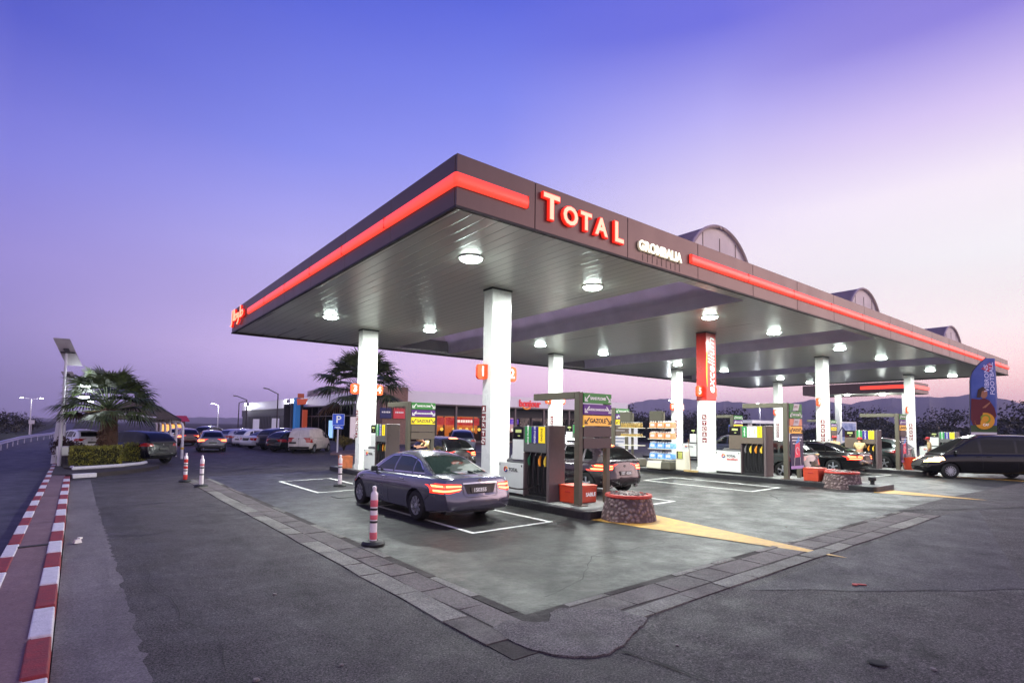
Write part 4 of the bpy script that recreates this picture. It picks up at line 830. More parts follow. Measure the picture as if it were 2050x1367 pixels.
    def cast(mode, a, b, off):
        if mode in ('L', 'R'): s = -1 if mode == 'L' else 1; h = bvh.ray_cast(Vector((s * 3, a, b)), Vector((-s, 0, 0)))
        elif mode == 'B': h = bvh.ray_cast(Vector((a, -2, b)), Vector((0, 1, 0)))
        elif mode == 'F': h = bvh.ray_cast(Vector((a, L + 2, b)), Vector((0, -1, 0)))
        elif mode == 'T': h = bvh.ray_cast(Vector((a, b, 3)), Vector((0, 0, -1)))
        if h[0] is None: return None
        nn = h[1]; d = {'L': Vector((-1, 0, 0)), 'R': Vector((1, 0, 0)), 'B': Vector((0, -1, 0)), 'F': Vector((0, 1, 0)), 'T': Vector((0, 0, 1))}[mode]
        if nn.dot(d) < 0: nn = -nn
        return h[0] + nn * off
    def patch(mb, mode, lo, hi, nu=10, nv=4, off=.006, mi=0):
        """ruled patch between polylines lo and hi (same coordinate pairs), laid on the bodywork"""
        def at(pl, u): 
            k = u * (len(pl) - 1); i = min(int(k), len(pl) - 2); q = k - i; return (pl[i][0] * (1 - q) + pl[i + 1][0] * q, pl[i][1] * (1 - q) + pl[i + 1][1] * q)
        P = {}; 
        for j in range(nv + 1):
            for i in range(nu + 1):
                a, b = at(lo, i / nu), at(hi, i / nu); v = j / nv; P[i, j] = cast(mode, a[0] * (1 - v) + b[0] * v, a[1] * (1 - v) + b[1] * v, off)
        for j in range(nv):
            for i in range(nu):
                q = [P[i, j], P[i + 1, j], P[i + 1, j + 1], P[i, j + 1]]
                if all(x is not None for x in q) and max((q[0] - q[2]).length, (q[1] - q[3]).length) < .5: mb.add(q, [(0, 1, 2, 3)], mi)
        return mb
    def strip(mb, mode, pts, w, off=.004, mi=0):   # thin line following the body
        n_ = 0
        for a, b in zip(pts, pts[1:]):
            d = Vector((b[0] - a[0], b[1] - a[1])); l = d.length
            if l < 1e-6: continue
            q = Vector((-d.y, d.x)) / l * w / 2
            patch(mb, mode, [(a[0] - q.x, a[1] - q.y), (b[0] - q.x, b[1] - q.y)], [(a[0] + q.x, a[1] + q.y), (b[0] + q.x, b[1] + q.y)], max(1, int(l / .12)), 1, off, mi)
        return mb
    def fin(mb, name, m, par=t, **k):
        if mb.f: return mb.build(name, m, par, smooth=True, **k)
    # glass
    for md in ('L', 'R'):
        frame = MB()
        for wl, wh in sp['side_win']:
            fin(patch(MB(), md, wl, wh, 10, 5, .004), 'side_window', glass)
            if sp.get('chrome_win') or not far: strip(frame, md, wl, .022, .008); 
            if sp.get('chrome_win'): strip(frame, md, wh, .022, .008)
        fin(frame, 'window_trim', m_chr if sp.get('chrome_win') else m_blk)
    rg = fin(patch(MB(), 'B', *sp['rear_win'], 12, 8, .004), 'rear_window', glass)
    if sp.get('chrome_win'):
        f = MB(); a, b = sp['rear_win']; strip(f, 'B', [a[0], b[0]] + b[1:], .02, .007); strip(f, 'B', [b[-1], a[-1]], .02, .007); fin(f, 'rear_window_trim', m_chr)
    fin(patch(MB(), 'F', *sp['front_win'], 12, 8, .004), 'windshield', glass)
    # lamps
    for s in (-1, 1):
        f = MB(); lo, hi = sp['tl_b']; patch(f, 'B', [(x * s, z) for x, z in lo], [(x * s, z) for x, z in hi], 10, 5, .008); lo, hi = sp['tl_s']; patch(f, 'L' if s < 0 else 'R', lo, hi, 6, 5, .008); o = fin(f, 'tail_light', m_tl_on if lit else m_tl)
        if lit and o:
            f = MB(); lo, hi = sp['tl_b']; mlo = [((x * .84 + .06) * s if False else x * s, z + (hi[i][1] - z) * .18) for i, (x, z) in enumerate(lo)]; mhi = [(x * s, lo[i][1] + (z - lo[i][1]) * .36) for i, (x, z) in enumerate(hi)]
            patch(f, 'B', [(a * .97 + .012 * s, z) for a, z in mlo], [(a * .97 + .012 * s, z) for a, z in mhi], 10, 1, .012)
            mlo = [(x * s, lo[i][1] + (hi[i][1] - lo[i][1]) * .64) for i, (x, z) in enumerate(hi)]; mhi = [(x * s, lo[i][1] + (hi[i][1] - lo[i][1]) * .82) for i, (x, z) in enumerate(hi)]
            patch(f, 'B', [(a * .97 + .012 * s, z) for a, z in mlo], [(a * .97 + .012 * s, z) for a, z in mhi], 10, 1, .012); fin(f, 'lit_element', m_tl_br, o)
        f = MB(); lo, hi = sp['hl']; patch(f, 'F', [(x * s, z) for x, z in lo], [(x * s, z) for x, z in hi], 8, 4, .008); lo, hi = sp['hl_s']; patch(f, 'L' if s < 0 else 'R', lo, hi, 6, 4, .008); fin(f, 'headlight', m_hl_on if headlit else m_hl)
    if third: fin(patch(MB(), 'B', [(-.2, third), (.2, third)], [(-.19, third + .035), (.19, third + .035)], 6, 1, .012), 'brake_light', m_tl_br)
    # lower trims, seams, bumper line, sill
    f = MB(); zs = sp.get('seams', []); 
    for md in ('L', 'R'):
        for sline in zs: strip(f, md, sline, .010, .002)
    if not far:
        for sline in sp.get('seams_b', []): strip(f, 'B', sline, .010, .003)
    fin(f, 'panel_seams', m_blk)
    f = MB(); 
    for md in ('L', 'R'): strip(f, md, [(sp['ax'][0] + r + .1, interp(low, 1) + .055), (sp['ax'][1] - r - .1, interp(low, 1) + .055)], .03 if not sp.get('clad') else .16, .006)
    fin(f, 'sill_trim', m_chr if sp.get('chrome_win') else m_blk)
    if sp.get('rear_trim'): f = MB(); patch(f, 'B', *sp['rear_trim'], 14, 2, .008); fin(f, 'rear_bumper_trim', m_blk)
    if sp.get('chrome_b'): f = MB(); strip(f, 'B', sp['chrome_b'], .028, .012); fin(f, 'boot_chrome', m_chr)
    if sp.get('grille'): f = MB(); patch(f, 'F', *sp['grille'], 10, 3, .008); fin(f, 'grille', m_blk)
    if lower: f = MB(); patch(f, 'B', *sp['rear_low'], 16, 3, .004); fin(f, 'lower_bumper', lower)
    px_, pz = sp['plate']; 
    o = cast('B', 0, pz, .0)
    if o is not None:
        f = MB(); f.box((px_, o.y - .012, pz), (.5, .02, .12), R=Matrix.Rotation(-.12, 3, 'X')); po = f.build('number_plate', m_plt, t, bevel=.004)
        if not far and plate: f = MB(); put(f, text(plate, .115, .001, .003, sp=.95), (px_ - .03 if ' ' not in plate else px_, o.y - .0275, pz)); f.build('plate_number', m_sw, po)
    if not far:
        f = MB(); q = cast('B', 0, sp['badge'], .004)
        if q is not None: f.lathe([(.038, -.006), (.038, .006), (.028, .010)], (q.x, q.y - .0, q.z), 18, axis='y'); f.build('badge', m_chr, t, smooth=True)
        for s in (-1, 1):
            for yh, zh in sp['handles']:
                q = cast('L' if s < 0 else 'R', yh, zh, .018)
                if q is not None: f = MB(); f.box(tuple(q), (.022, .17, .028)); f.build('door_handle', m_chr if sp.get('chrome_win') else pnt, t, bevel=.008)
        if sp.get('exh'):
            for s in (-1, 1):
                q = cast('B', s * .52, .30, .0)
                f = MB(); f.lathe([(.05, -.03), (.055, .05), (.04, .05), (.035, -.03)], (s * .55, (q.y if q is not None else .1) - .01, .27), 14, axis='y'); f.build('exhaust', m_chr, t, smooth=True)
    my, mz = sp['mirror']
    for s in (-1, 1):
        q = cast('L' if s < 0 else 'R', my, mz, .0)
        if q is not None: f = MB(); f.box((q.x + s * .11, my, mz + .05), (.17, .10, .13), top=.8); f.box((q.x + s * .02, my + .02, mz - .01), (.08, .05, .04)); f.build('wing_mirror', m_blk if not far else pnt, t, bevel=.03, seg=3)
    if not far: f = MB(); f.box((0, roof[0][0] + .95, zmax + .055), (.035, .12, .05), top=.4); f.build('antenna_fin', pnt, t, bevel=.01)
    # underbody and wheels
    f = MB(); f.b2((-W_ + .31, .35, interp(low, 1) + .02), (W_ - .31, L - .4, r * 2 + .05)); f.build('wheel_wells', m_blk, t)
    for ya in sp['ax']:
        for s in (-1, 1):
            wv = MB(); wd = .22; wv.lathe([(r * .64, -wd / 2), (r * .9, -wd / 2), (r * .97, -wd * .42), (r, -wd * .3), (r, wd * .3), (r * .97, wd * .42), (r * .9, wd / 2), (r * .64, wd / 2)], (0, 0, 0), 40, axis='x', ring=True)
            wo = wv.build('wheel', m_tyre, t, smooth=True, loc=(s * (W_ - .145), ya, r))
            rm = MB(); o_ = s * wd * .42
            rm.lathe([(r * .70, o_ * .2), (r * .70, o_ * 1.05), (r * .655, o_ * 1.12), (r * .63, o_ * .9), (r * .60, o_ * .2)], (0, 0, 0), 40, axis='x', ring=True); rm.lathe([(r * .18, o_ * .6), (r * .17, o_ * 1.0), (r * .1, o_ * 1.05)], (0, 0, 0), 20, axis='x')
            nsp = {'spoke': 9, 'five': 5, 'cover': 14}[rimk]
            for k in range(nsp):
                a = 2 * PI * k / nsp
                for da in ((-.13, .13) if rimk == 'five' else ((-.07, .07) if rimk == 'spoke' else (0,))):
                    Q = Matrix.Rotation(a + da * .6, 3, 'X'); rm.box(Q @ Vector((o_ * .95, 0, r * .41)), (.02, r * (.10 if rimk != 'cover' else .085), r * .5), R=Q)
            ro = rm.build('rim', rimm or m_rim, wo, smooth=False)
            dk = MB(); dk.lathe([(r * .62, o_ * .3), (r * .61, o_ * .5)], (0, 0, 0), 30, axis='x'); dk.build('brake_disc', m_blk, wo)
    return t
def arc(y0, z0, y1, z1, y2, z2, n=6): return [((1 - u) ** 2 * y0 + 2 * u * (1 - u) * y1 + u * u * y2, (1 - u) ** 2 * z0 + 2 * u * (1 - u) * z1 + u * u * z2) for u in [k / n for k in range(n + 1)]]
SEDAN = dict(L=4.87, W=1.86, H=1.47, r=.335, ax=(1.14, 4.01), chrome_win=1,
    top=[(0, .985), (.3, 1.01), (1.0, 1.01), (2.2, .985), (3.4, .945), (3.75, .94), (4.3, .86), (4.7, .76), (4.87, .68)],
    low=[(0, .30), (.7, .2), (1, .19), (4, .19), (4.87, .24)], wid=[(0, .86), (.2, .93), (.5, .975), (1.1, 1), (3.9, 1), (4.4, .96), (4.75, .88), (4.87, .8)],
    rear_d=[(.2, .10), (.34, .02), (.5, 0), (.62, .02), (.68, .06), (.85, .08), (.98, .10), (1.05, .12)], front_d=[(.2, .05), (.4, 0), (.55, .0), (.75, .12)],
    roof=[(.70, 1.0), (1.05, 1.18), (1.5, 1.37), (1.85, 1.445), (2.4, 1.47), (2.85, 1.43), (3.25, 1.25), (3.75, .96)], cw=(.80, .58),
    side_win=[([(3.42, .99), (2.55, 1.01), (2.42, 1.015)], [(3.30, 1.04), (2.75, 1.36), (2.45, 1.385)]), ([(2.34, 1.015), (1.75, 1.03), (1.52, 1.035)], [(2.36, 1.39), (1.9, 1.385), (1.62, 1.34)]), ([(1.46, 1.035), (1.2, 1.04), (1.02, 1.05)], [(1.56, 1.325), (1.38, 1.27), (1.12, 1.12)])],
    rear_win=([(-.66, 1.045), (0, 1.035), (.66, 1.045)], [(-.50, 1.375), (0, 1.40), (.50, 1.375)]), front_win=([(-.68, 1.0), (.68, 1.0)], [(-.5, 1.39), (.5, 1.39)]),
    tl_b=([(.50, .73), (.70, .69), (.90, .68)], [(.46, .87), (.70, .885), (.90, .885)]), tl_s=([(.02, .69), (.2, .70), (.42, .78)], [(.02, .885), (.25, .885), (.50, .865)]),
    hl=([(.5, .58), (.85, .62)], [(.45, .70), (.85, .76)]), hl_s=([(4.3, .66), (4.7, .62)], [(4.35, .76), (4.7, .72)]),
    seams=[[(2.40, .28), (2.40, 1.0)], [(3.36, .3), (3.45, .6), (3.42, .98)], [(1.62, .62), (1.48, .8), (1.42, 1.02)], [(.42, .6), (.62, .6), (.75, .5)], [(1.5, .83), (3.4, .77)]],
    seams_b=[[(-.44, .98), (-.42, .66), (-.36, .60), (.36, .60), (.42, .66), (.44, .98)]], chrome_b=[(-.42, .885), (0, .895), (.42, .885)], plate=(0, .745), badge=.945, handles=[(2.62, .86), (1.75, .88)], mirror=(3.2, .96),
    rear_trim=([(-.36, .66), (.36, .66)], [(-.42, .87), (.42, .87)]), rear_low=([(-.84, .26), (.84, .26)], [(-.86, .42), (.86, .42)]))
SEDAN['rear_trim'] = ([(-.32, .67), (.32, .67)], [(-.40, .865), (.40, .865)])
HATCH = dict(L=4.3, W=1.82, H=1.5, r=.33, ax=(.82, 3.45), top=[(0, .98), (.5, 1.0), (1.5, .98), (2.9, .93), (3.3, .93), (3.9, .82), (4.3, .64)],
    low=[(0, .30), (.6, .2), (3.7, .2), (4.3, .25)], wid=[(0, .84), (.2, .93), (.6, .99), (1, 1), (3.4, 1), (3.9, .94), (4.3, .78)],
    rear_d=[(.2, .12), (.36, .02), (.5, 0), (.7, .06), (.95, .10)], front_d=[(.2, .05), (.5, 0), (.8, .15)],
    roof=[(.08, 1.0), (.3, 1.22), (.62, 1.42), (1.2, 1.48), (2.0, 1.5), (2.45, 1.44), (2.9, 1.22), (3.4, .94)], cw=(.80, .60),
    side_win=[([(3.05, .98), (1.98, 1.0)], [(2.9, 1.06), (2.3, 1.37), (2.0, 1.40)]), ([(1.9, 1.0), (1.05, 1.02)], [(1.92, 1.40), (1.1, 1.37)]), ([(.97, 1.02), (.62, 1.05)], [(1.0, 1.36), (.72, 1.25)])],
    rear_win=([(-.62, 1.06), (0, 1.05), (.62, 1.06)], [(-.50, 1.36), (0, 1.38), (.50, 1.36)]), front_win=([(-.68, .98), (.68, .98)], [(-.5, 1.40), (.5, 1.40)]),
    tl_b=([(.52, .76), (.9, .72)], [(.5, .9), (.9, .93)]), tl_s=([(.0, .74), (.35, .80)], [(.0, .93), (.4, .92)]), hl=([(.5, .56), (.85, .6)], [(.5, .7), (.85, .74)]), hl_s=([(3.8, .66), (4.2, .6)], [(3.85, .76), (4.2, .7)]),
    seams=[[(1.95, .3), (1.95, .98)], [(3.0, .35), (3.02, .95)], [(1.2, .7), (1.05, 1.0)]], seams_b=[[(-.5, .94), (-.46, .6), (.46, .6), (.5, .94)]], plate=(0, .66), badge=.86, handles=[(2.15, .85), (1.3, .87)], mirror=(2.85, .95), rear_low=([(-.8, .26), (.8, .26)], [(-.82, .40), (.82, .40)]), exh=1)
SUV = dict(HATCH, L=4.5, W=1.86, H=1.66, r=.36, ax=(.88, 3.58), clad=1, top=[(0, 1.08), (.5, 1.1), (1.5, 1.08), (3.0, 1.03), (3.4, 1.02), (4.1, .92), (4.5, .72)], low=[(0, .36), (.6, .26), (3.9, .26), (4.5, .32)],
    roof=[(.06, 1.1), (.22, 1.36), (.5, 1.56), (1.2, 1.65), (2.0, 1.66), (2.5, 1.6), (3.0, 1.34), (3.5, 1.04)], side_win=[([(3.15, 1.08), (2.08, 1.1)], [(3.0, 1.18), (2.4, 1.53), (2.1, 1.56)]), ([(2.0, 1.1), (1.15, 1.12)], [(2.02, 1.56), (1.2, 1.54)]), ([(1.07, 1.12), (.5, 1.16)], [(1.1, 1.53), (.62, 1.42)])],
    rear_win=([(-.62, 1.16), (.62, 1.16)], [(-.52, 1.52), (.52, 1.52)]), front_win=([(-.68, 1.1), (.68, 1.1)], [(-.5, 1.54), (.5, 1.54)]), tl_b=([(.5, .92), (.9, .9)], [(.55, 1.04), (.9, 1.08)]), tl_s=([(.0, .9), (.35, .96)], [(.0, 1.08), (.4, 1.07)]), plate=(0, .78), badge=.98, mirror=(3.0, 1.05), handles=[(2.3, .95), (1.4, .97)],
    seams=[[(2.05, .38), (2.05, 1.08)], [(3.1, .42), (3.15, 1.05)], [(1.3, .8), (1.12, 1.1)]], rear_trim=([(-.8, .38), (.8, .38)], [(-.84, .58), (.84, .58)]))
PVAN = dict(HATCH, L=3.9, W=1.68, H=1.72, r=.30, ax=(.72, 3.2), top=[(0, 1.1), (2.3, 1.1), (2.9, 1.02), (3.2, .98), (3.7, .84), (3.9, .66)], low=[(0, .32), (.6, .24), (3.4, .24), (3.9, .28)], wid=[(0, .94), (.2, .985), (.6, 1), (2.9, 1), (3.5, .94), (3.9, .76)], rear_d=[(.2, .03), (.5, 0), (1.2, .03)],
    roof=[(.03, 1.1), (.09, 1.5), (.2, 1.66), (.6, 1.71), (1.8, 1.72), (2.2, 1.64), (2.6, 1.38), (3.2, 1.0)], cw=(.82, .68), side_win=[([(2.95, 1.04), (2.05, 1.07)], [(2.85, 1.12), (2.4, 1.48), (2.1, 1.52)])],
    rear_win=([(-.01, .5), (.01, .5)], [(-.01, .505), (.01, .505)]), front_win=([(-.66, 1.08), (.66, 1.08)], [(-.54, 1.56), (.54, 1.56)]), tl_b=([(.68, .74), (.83, .74)], [(.70, 1.14), (.80, 1.14)]), tl_s=([(.0, .74), (.1, .74)], [(.0, 1.14), (.08, 1.14)]), hl=([(.45, .62), (.78, .66)], [(.45, .76), (.78, .8)]), hl_s=([(3.4, .7), (3.75, .64)], [(3.45, .8), (3.75, .76)]),
    seams=[[(1.98, .34), (1.98, 1.55)], [(2.9, .4), (2.95, 1.02)], [(1.1, .95), (1.9, .95)], [(1.1, .99), (1.9, .99)]], seams_b=[[(0, .4), (0, 1.6)], [(-.7, .42), (.7, .42)]], plate=(-.42, .72), badge=1.0, handles=[(2.1, .95)], mirror=(2.75, 1.05), rear_trim=([(-.8, .34), (.8, .34)], [(-.82, .46), (.82, .46)]), exh=0)
MVAN = dict(HATCH, L=5.1, W=1.92, H=1.9, r=.335, ax=(1.0, 4.15), top=[(0, 1.15), (3.4, 1.1), (3.9, 1.07), (4.3, 1.02), (4.8, .88), (5.1, .7)], low=[(0, .32), (.6, .24), (4.6, .24), (5.1, .28)], wid=[(0, .92), (.2, .97), (.8, 1), (4.1, 1), (4.6, .95), (5.1, .78)], rear_d=[(.2, .03), (.5, 0), (1.2, .05)], front_d=[(.2, .05), (.5, 0), (.95, .22)],
    roof=[(.05, 1.15), (.15, 1.6), (.35, 1.83), (1.2, 1.9), (2.6, 1.9), (3.1, 1.82), (3.7, 1.46), (4.4, 1.04)], cw=(.86, .70), chrome_win=0, side_win=[([(4.12, 1.1), (3.0, 1.14)], [(3.95, 1.2), (3.3, 1.62), (3.05, 1.70)]), ([(2.9, 1.14), (1.7, 1.15)], [(2.92, 1.72), (1.7, 1.72)]), ([(1.6, 1.15), (.5, 1.16)], [(1.6, 1.72), (.55, 1.68)])],
    rear_win=([(-.7, 1.2), (.7, 1.2)], [(-.6, 1.7), (.6, 1.7)]), front_win=([(-.74, 1.12), (.74, 1.12)], [(-.6, 1.74), (.6, 1.74)]), hl=([(.48, .68), (.88, .72)], [(.5, .84), (.88, .90)]), hl_s=([(4.35, .80), (4.85, .72)], [(4.4, .93), (4.85, .86)]), seams=[[(2.95, .34), (2.95, 1.12)], [(4.0, .5), (4.05, 1.08)], [(1.65, .34), (1.65, 1.12)], [(1.0, .85), (4.3, .83)]], plate=(0, .8), badge=1.1, handles=[(3.1, .98), (2.7, .98)], mirror=(3.9, 1.1), exh=0, grille=([(-.42, .5), (.42, .5)], [(-.46, .8), (.46, .8)]))
pa_sil = paint('paint_silver_violet', (98, 97, 112), .6, .24); pa_blk = mat('paint_black', (6, 6, 7), .22, 0, .4, .35); pa_wht = paint('paint_white', (206, 208, 212), .05, .35); pa_grey = paint('paint_grey', (96, 96, 104), .5); pa_navy = paint('paint_navy', (26, 28, 58), .4); pa_plum = paint('paint_dark_plum', (38, 24, 34), .45, .28); pa_dirty = mat('paint_dirty_white', (198, 188, 182), .5, 0, var=.14, vs=3); pa_red = paint('paint_dark_red', (70, 24, 26), .3); pa_brz = paint('paint_bronze', (86, 80, 68), .5); pa_grn = paint('paint_dark_green', (24, 34, 34), .4)
def place(o, x, y, rz=0, lab=None, grp=None):
    o.location = (x, y, gz(x) + .004); o.rotation_euler = (0, 0, math.radians(rz))
    if lab: o['label'] = lab
    if grp: o['group'] = grp
    return o
place(make_car('silver violet saloon at the nearest pump with red tail lights on', SEDAN, pa_sil, m_glass_g, lit=1, plate='150355', name='saloon_car'), 6.80, 9.68, 0).scale = (1.02, 1.06, .975)
place(make_car('dark plum hatchback behind the nearest price totem with brake lights on', HATCH, pa_plum, m_glass, lit=1, plate='157  4266', name='hatchback', third=1.43, rimk='five'), 12.85, 10.85, -1)
place(make_car('black saloon with a chrome window line and lit rear beside the brown pump', SEDAN, pa_blk, m_glass, lit=1, name='saloon_car', rimk='five', far=False), 28.3, 9.75, 0)
place(make_car('long black van with lit headlight entering on the right', MVAN, pa_blk, m_glass, name='black_van', cat='van', headlit=True, rimk='cover'), 33.25, 4.4, 38)
v = place(make_car('dirty white delivery van parked left of the blue parking sign', PVAN, pa_dirty, m_glass, name='delivery_van', cat='van', rimk='cover', rimm=m_cov), 11.9, 38.6, -42)
h_w = place(make_car('white hatchback seen behind the shelves of bottle packs', HATCH, pa_wht, m_glass, name='hatchback', plate=None), 17.3, 17.0, 0)
h_k = place(make_car('dark car between the excellium pump and the dark poster', HATCH, pa_grn, m_glass, name='hatchback', far=True, rimk='five'), 23.1, 9.9, 0)
s_k = place(make_car('dark sport utility car behind the pillar numbered 1, facing the shop', SUV, pa_navy, m_glass, name='utility_car', far=True, plate=None), 19.3, 29.6, -28)
s_g = place(make_car('dark green people carrier right of the brown pump and its attendants', SUV, pa_grn, m_glass, name='utility_car', far=True, rimk='five'), 34.4, 9.9, 0)
h_d = place(make_car('dark hatchback with glowing red brake light over the silver saloon roof', HATCH, pa_blk, m_glass, lit=1, name='hatchback', far=True, third=1.43), 12.75, 19.6, 0)
h_n = place(make_car('dark navy utility car parked close behind the clipped hedge', SUV, mat('paint_midnight', (10, 11, 22), .25, 0, .4, .35), m_glass, name='hatchback', far=False, rimk='cover', rimm=m_cov), 3.5, 32.5, 33)
h_s = place(make_car('silver hatchback driving off toward the car park, lamps lit', HATCH, pa_grey, m_glass, lit=1, name='hatchback', plate=None), 7.55, 43.5, -6)
h_r = place(make_car('car far ahead with two bright red lamps beside the white bent pipe', HATCH, pa_red, m_glass, lit=1, name='hatchback', far=True), 7.9, 56, 0)
CP = 'cars parked in a row along the shop'
place(copy_tree(h_k), 10.9, 41.3, -66, 'black car nearest to the dirty white van in the parked row', CP)
place(copy_tree(s_k), 10.9, 44.2, -68, 'black utility car, second from the white van in the parked row', CP)
s_w = place(make_car('white saloon in the parked row, between black and silver cars', dict(SEDAN, chrome_win=0), pa_wht, m_glass, name='saloon_car', far=True, group=CP, rimk='cover'), 10.4, 47.0, -66)
place(copy_tree(h_w), 10.6, 50.8, -66, 'white hatchback beyond the white saloon in the parked row', CP)
h_l = place(make_car('pale silver hatchback with a red lamp in the parked row', HATCH, paint('paint_pale_silver', (150, 152, 172), .4), m_glass_b, name='hatchback', far=True, group=CP), 9.9, 53.6, -62)
place(copy_tree(s_w), 11.0, 59.0, -64, 'white saloon farthest along the parked row', CP)
place(copy_tree(s_k), 10.2, 66, -40, 'dark utility car at the far end of the car park', CP)
place(copy_tree(h_w), 7.4, 62.5, -30, 'white car standing beyond the silver hatchback', CP)
place(copy_tree(h_w), 22.1, 26.2, -100, 'white small car seen between the first pillar and the pump', 'cars at the petrol station')
place(copy_tree(h_w), -.3 + 1.2, 47.5, 20, 'white car under the thatched shelter behind the palm', CP)
place(copy_tree(h_w), 39.5, 19.5, 0, 'white car on the back lane right of the red pillar', 'cars at the petrol station')
place(copy_tree(s_k), 33.9, 17.5, 0, 'dark utility car on the back lane behind the black saloon', 'cars at the petrol station')
place(copy_tree(h_k), 42.3, 12.0, 0, 'dark car with red lamp behind the capped attendant', 'cars at the petrol station')
# ------------------------------------------------------------------ delineator posts
m_pw2 = mat('post_white', (226, 214, 218), .45, var=.08, vs=7); m_ppk = mat('post_faded_red', (206, 96, 108), .45, var=.12, vs=7); m_pred2 = mat('post_red', (190, 40, 34), .45, var=.1, vs=7); m_pband = mat('post_black_band', (26, 24, 26), .5)
def delin(x, y, lab, reds, h=1.02, cone=False, rm=None):
    t = empty('delineator_post', (x, y, gz(x) + (.012 if y < 20 and x < 5 else .005)), 0, lab, 'traffic post', 'red and white plastic posts along the forecourt')
    mb = MB(); mb.lathe([(.20, 0), (.205, .03), (.17, .07), (.09, .085), (.07, .06)], n=26); mb.build('rubber_base', m_black, t, smooth=True)
    r = .062 if not cone else .055; k = h / 1.02
    mb = MB(); mb.lathe([(r, .05), (r, .80 * k), (r * 1.02, .86 * k), (r * .9, .90 * k), (r * .55, .925 * k), (r * .5, .95 * k), (r * .62, .975 * k), (r * .55, 1.01 * k), (r * .2, 1.02 * k)], n=22); mb.build('tube', m_pw2, t, smooth=True)
    for a, b in reds: mb = MB(); mb.lathe([(r + .001, a * k), (r + .003, a * k + .004), (r + .003, b * k - .004), (r + .001, b * k)], n=22); mb.build('red_stripe', rm or m_ppk, t, smooth=True)
    for z in (.60, .38): mb = MB(); mb.lathe([(r + .001, z * k), (r + .008, z * k + .005), (r + .008, z * k + .035), (r + .001, z * k + .04)], n=22); mb.build('collar_ring', m_pband, t, smooth=True)
delin(4.17, 9.2, 'nearest faded red and white post in front of the silver saloon', [(.66, .78), (.10, .22), (.44, .52)])
delin(3.32, 20.75, 'white post with dark rings on a flat black base, left pair, nearer one', [(.68, .75)], rm=m_ppk)
delin(3.12, 22.7, 'post with bold red stripes and an orange foot, farther of the left pair', [(.68, .8), (.46, .56), (.08, .26)], rm=m_pred2)
delin(7.0, 18.2, 'mostly white post with dark rings beside the far bay marking', [(.70, .74)], h=1.05)

# ------------------------------------------------------------------ street lights, solar lamp
m_pole = mat('pole_dark', (58, 52, 62), .5, .3); m_polew = mat('pole_white', (190, 186, 196), .5); m_led = mat('led_head_lit', (255, 255, 255), .3, emit=(240, 250, 255), es=60)
def streetlight(x, y, h, arm, lab, lit=True, rz=0, pw=0, m=None, two=False, tilt=.35):
    t = empty('street_lamp', (x, y, gz(x)), rz, lab, 'street lamp', 'street lamps around the station'); m = m or m_pole
    mb = MB(); mb.tube([(0, 0, 0), (0, 0, h)], [.075, .055], 8); mb.build('pole', m, t, smooth=True)
    for s in ((-1, 1) if two else (-1,)):
        mb = MB(); mb.tube([(0, 0, h - .03), (s * arm, 0, h + arm * tilt)], .045, 8); a = mb.build('arm', m, t, smooth=True)
        mb = MB(); mb.box((s * (arm + .18), 0, h + arm * tilt + .03), (.5, .2, .07), R=Matrix.Rotation(s * -.15, 3, 'Y')); mb.build('lamp_head', m, t, bevel=.02)
        mb = MB(); mb.box((s * (arm + .18), 0, h + arm * tilt - .02), (.36, .15, .04)); mb.build('lamp_lens', m_led if lit else mat('lens_off', (150, 150, 155), .3), t)
        if pw: l = bpy.data.objects.new('street_lamp_light', lampdata('street_lamp_light', pw, .12, (.9, .95, 1))); COL.objects.link(l); l.parent = t; l.location = (s * (arm + .18), 0, h + arm * tilt - .25)
streetlight(-5.35, 108, 5.3, .9, 'far two armed street lamp over the road on the left, both heads lit', rz=0, two=True, m=m_polew, pw=150, tilt=.1)
streetlight(13.45, 75, 4.15, .45, 'lit lamp on a white pole, leftmost of the car park lamps', pw=300, m=m_polew)
streetlight(15.7, 75, 4.5, .0 + .5, 'unlit slim dark lamp, second from the left in the car park', lit=False, rz=PI)
streetlight(14.6, 66, 4.55, 1.0, 'unlit dark lamp with a long slanted arm left of the shop wing', lit=False)
streetlight(15.4, 57, 4.9, .95, 'tall unlit dark lamp with slanted arm in front of the louvred wing', lit=False, tilt=.45)
streetlight(67, 35, 5.3, .3, 'lit hooked lamp behind the excellium pump, against the mountains', pw=300, m=m_polew)
streetlight(49.0, 35, 4.9, .3, 'lit lamp just left of pillar eleven, against the mountains', pw=300, m=m_polew)
m_sol = mat('solar_panel_back', (146, 140, 148), .5, var=.12, vs=3); m_solc = mat('solar_cells', (28, 34, 60), .2, .2)
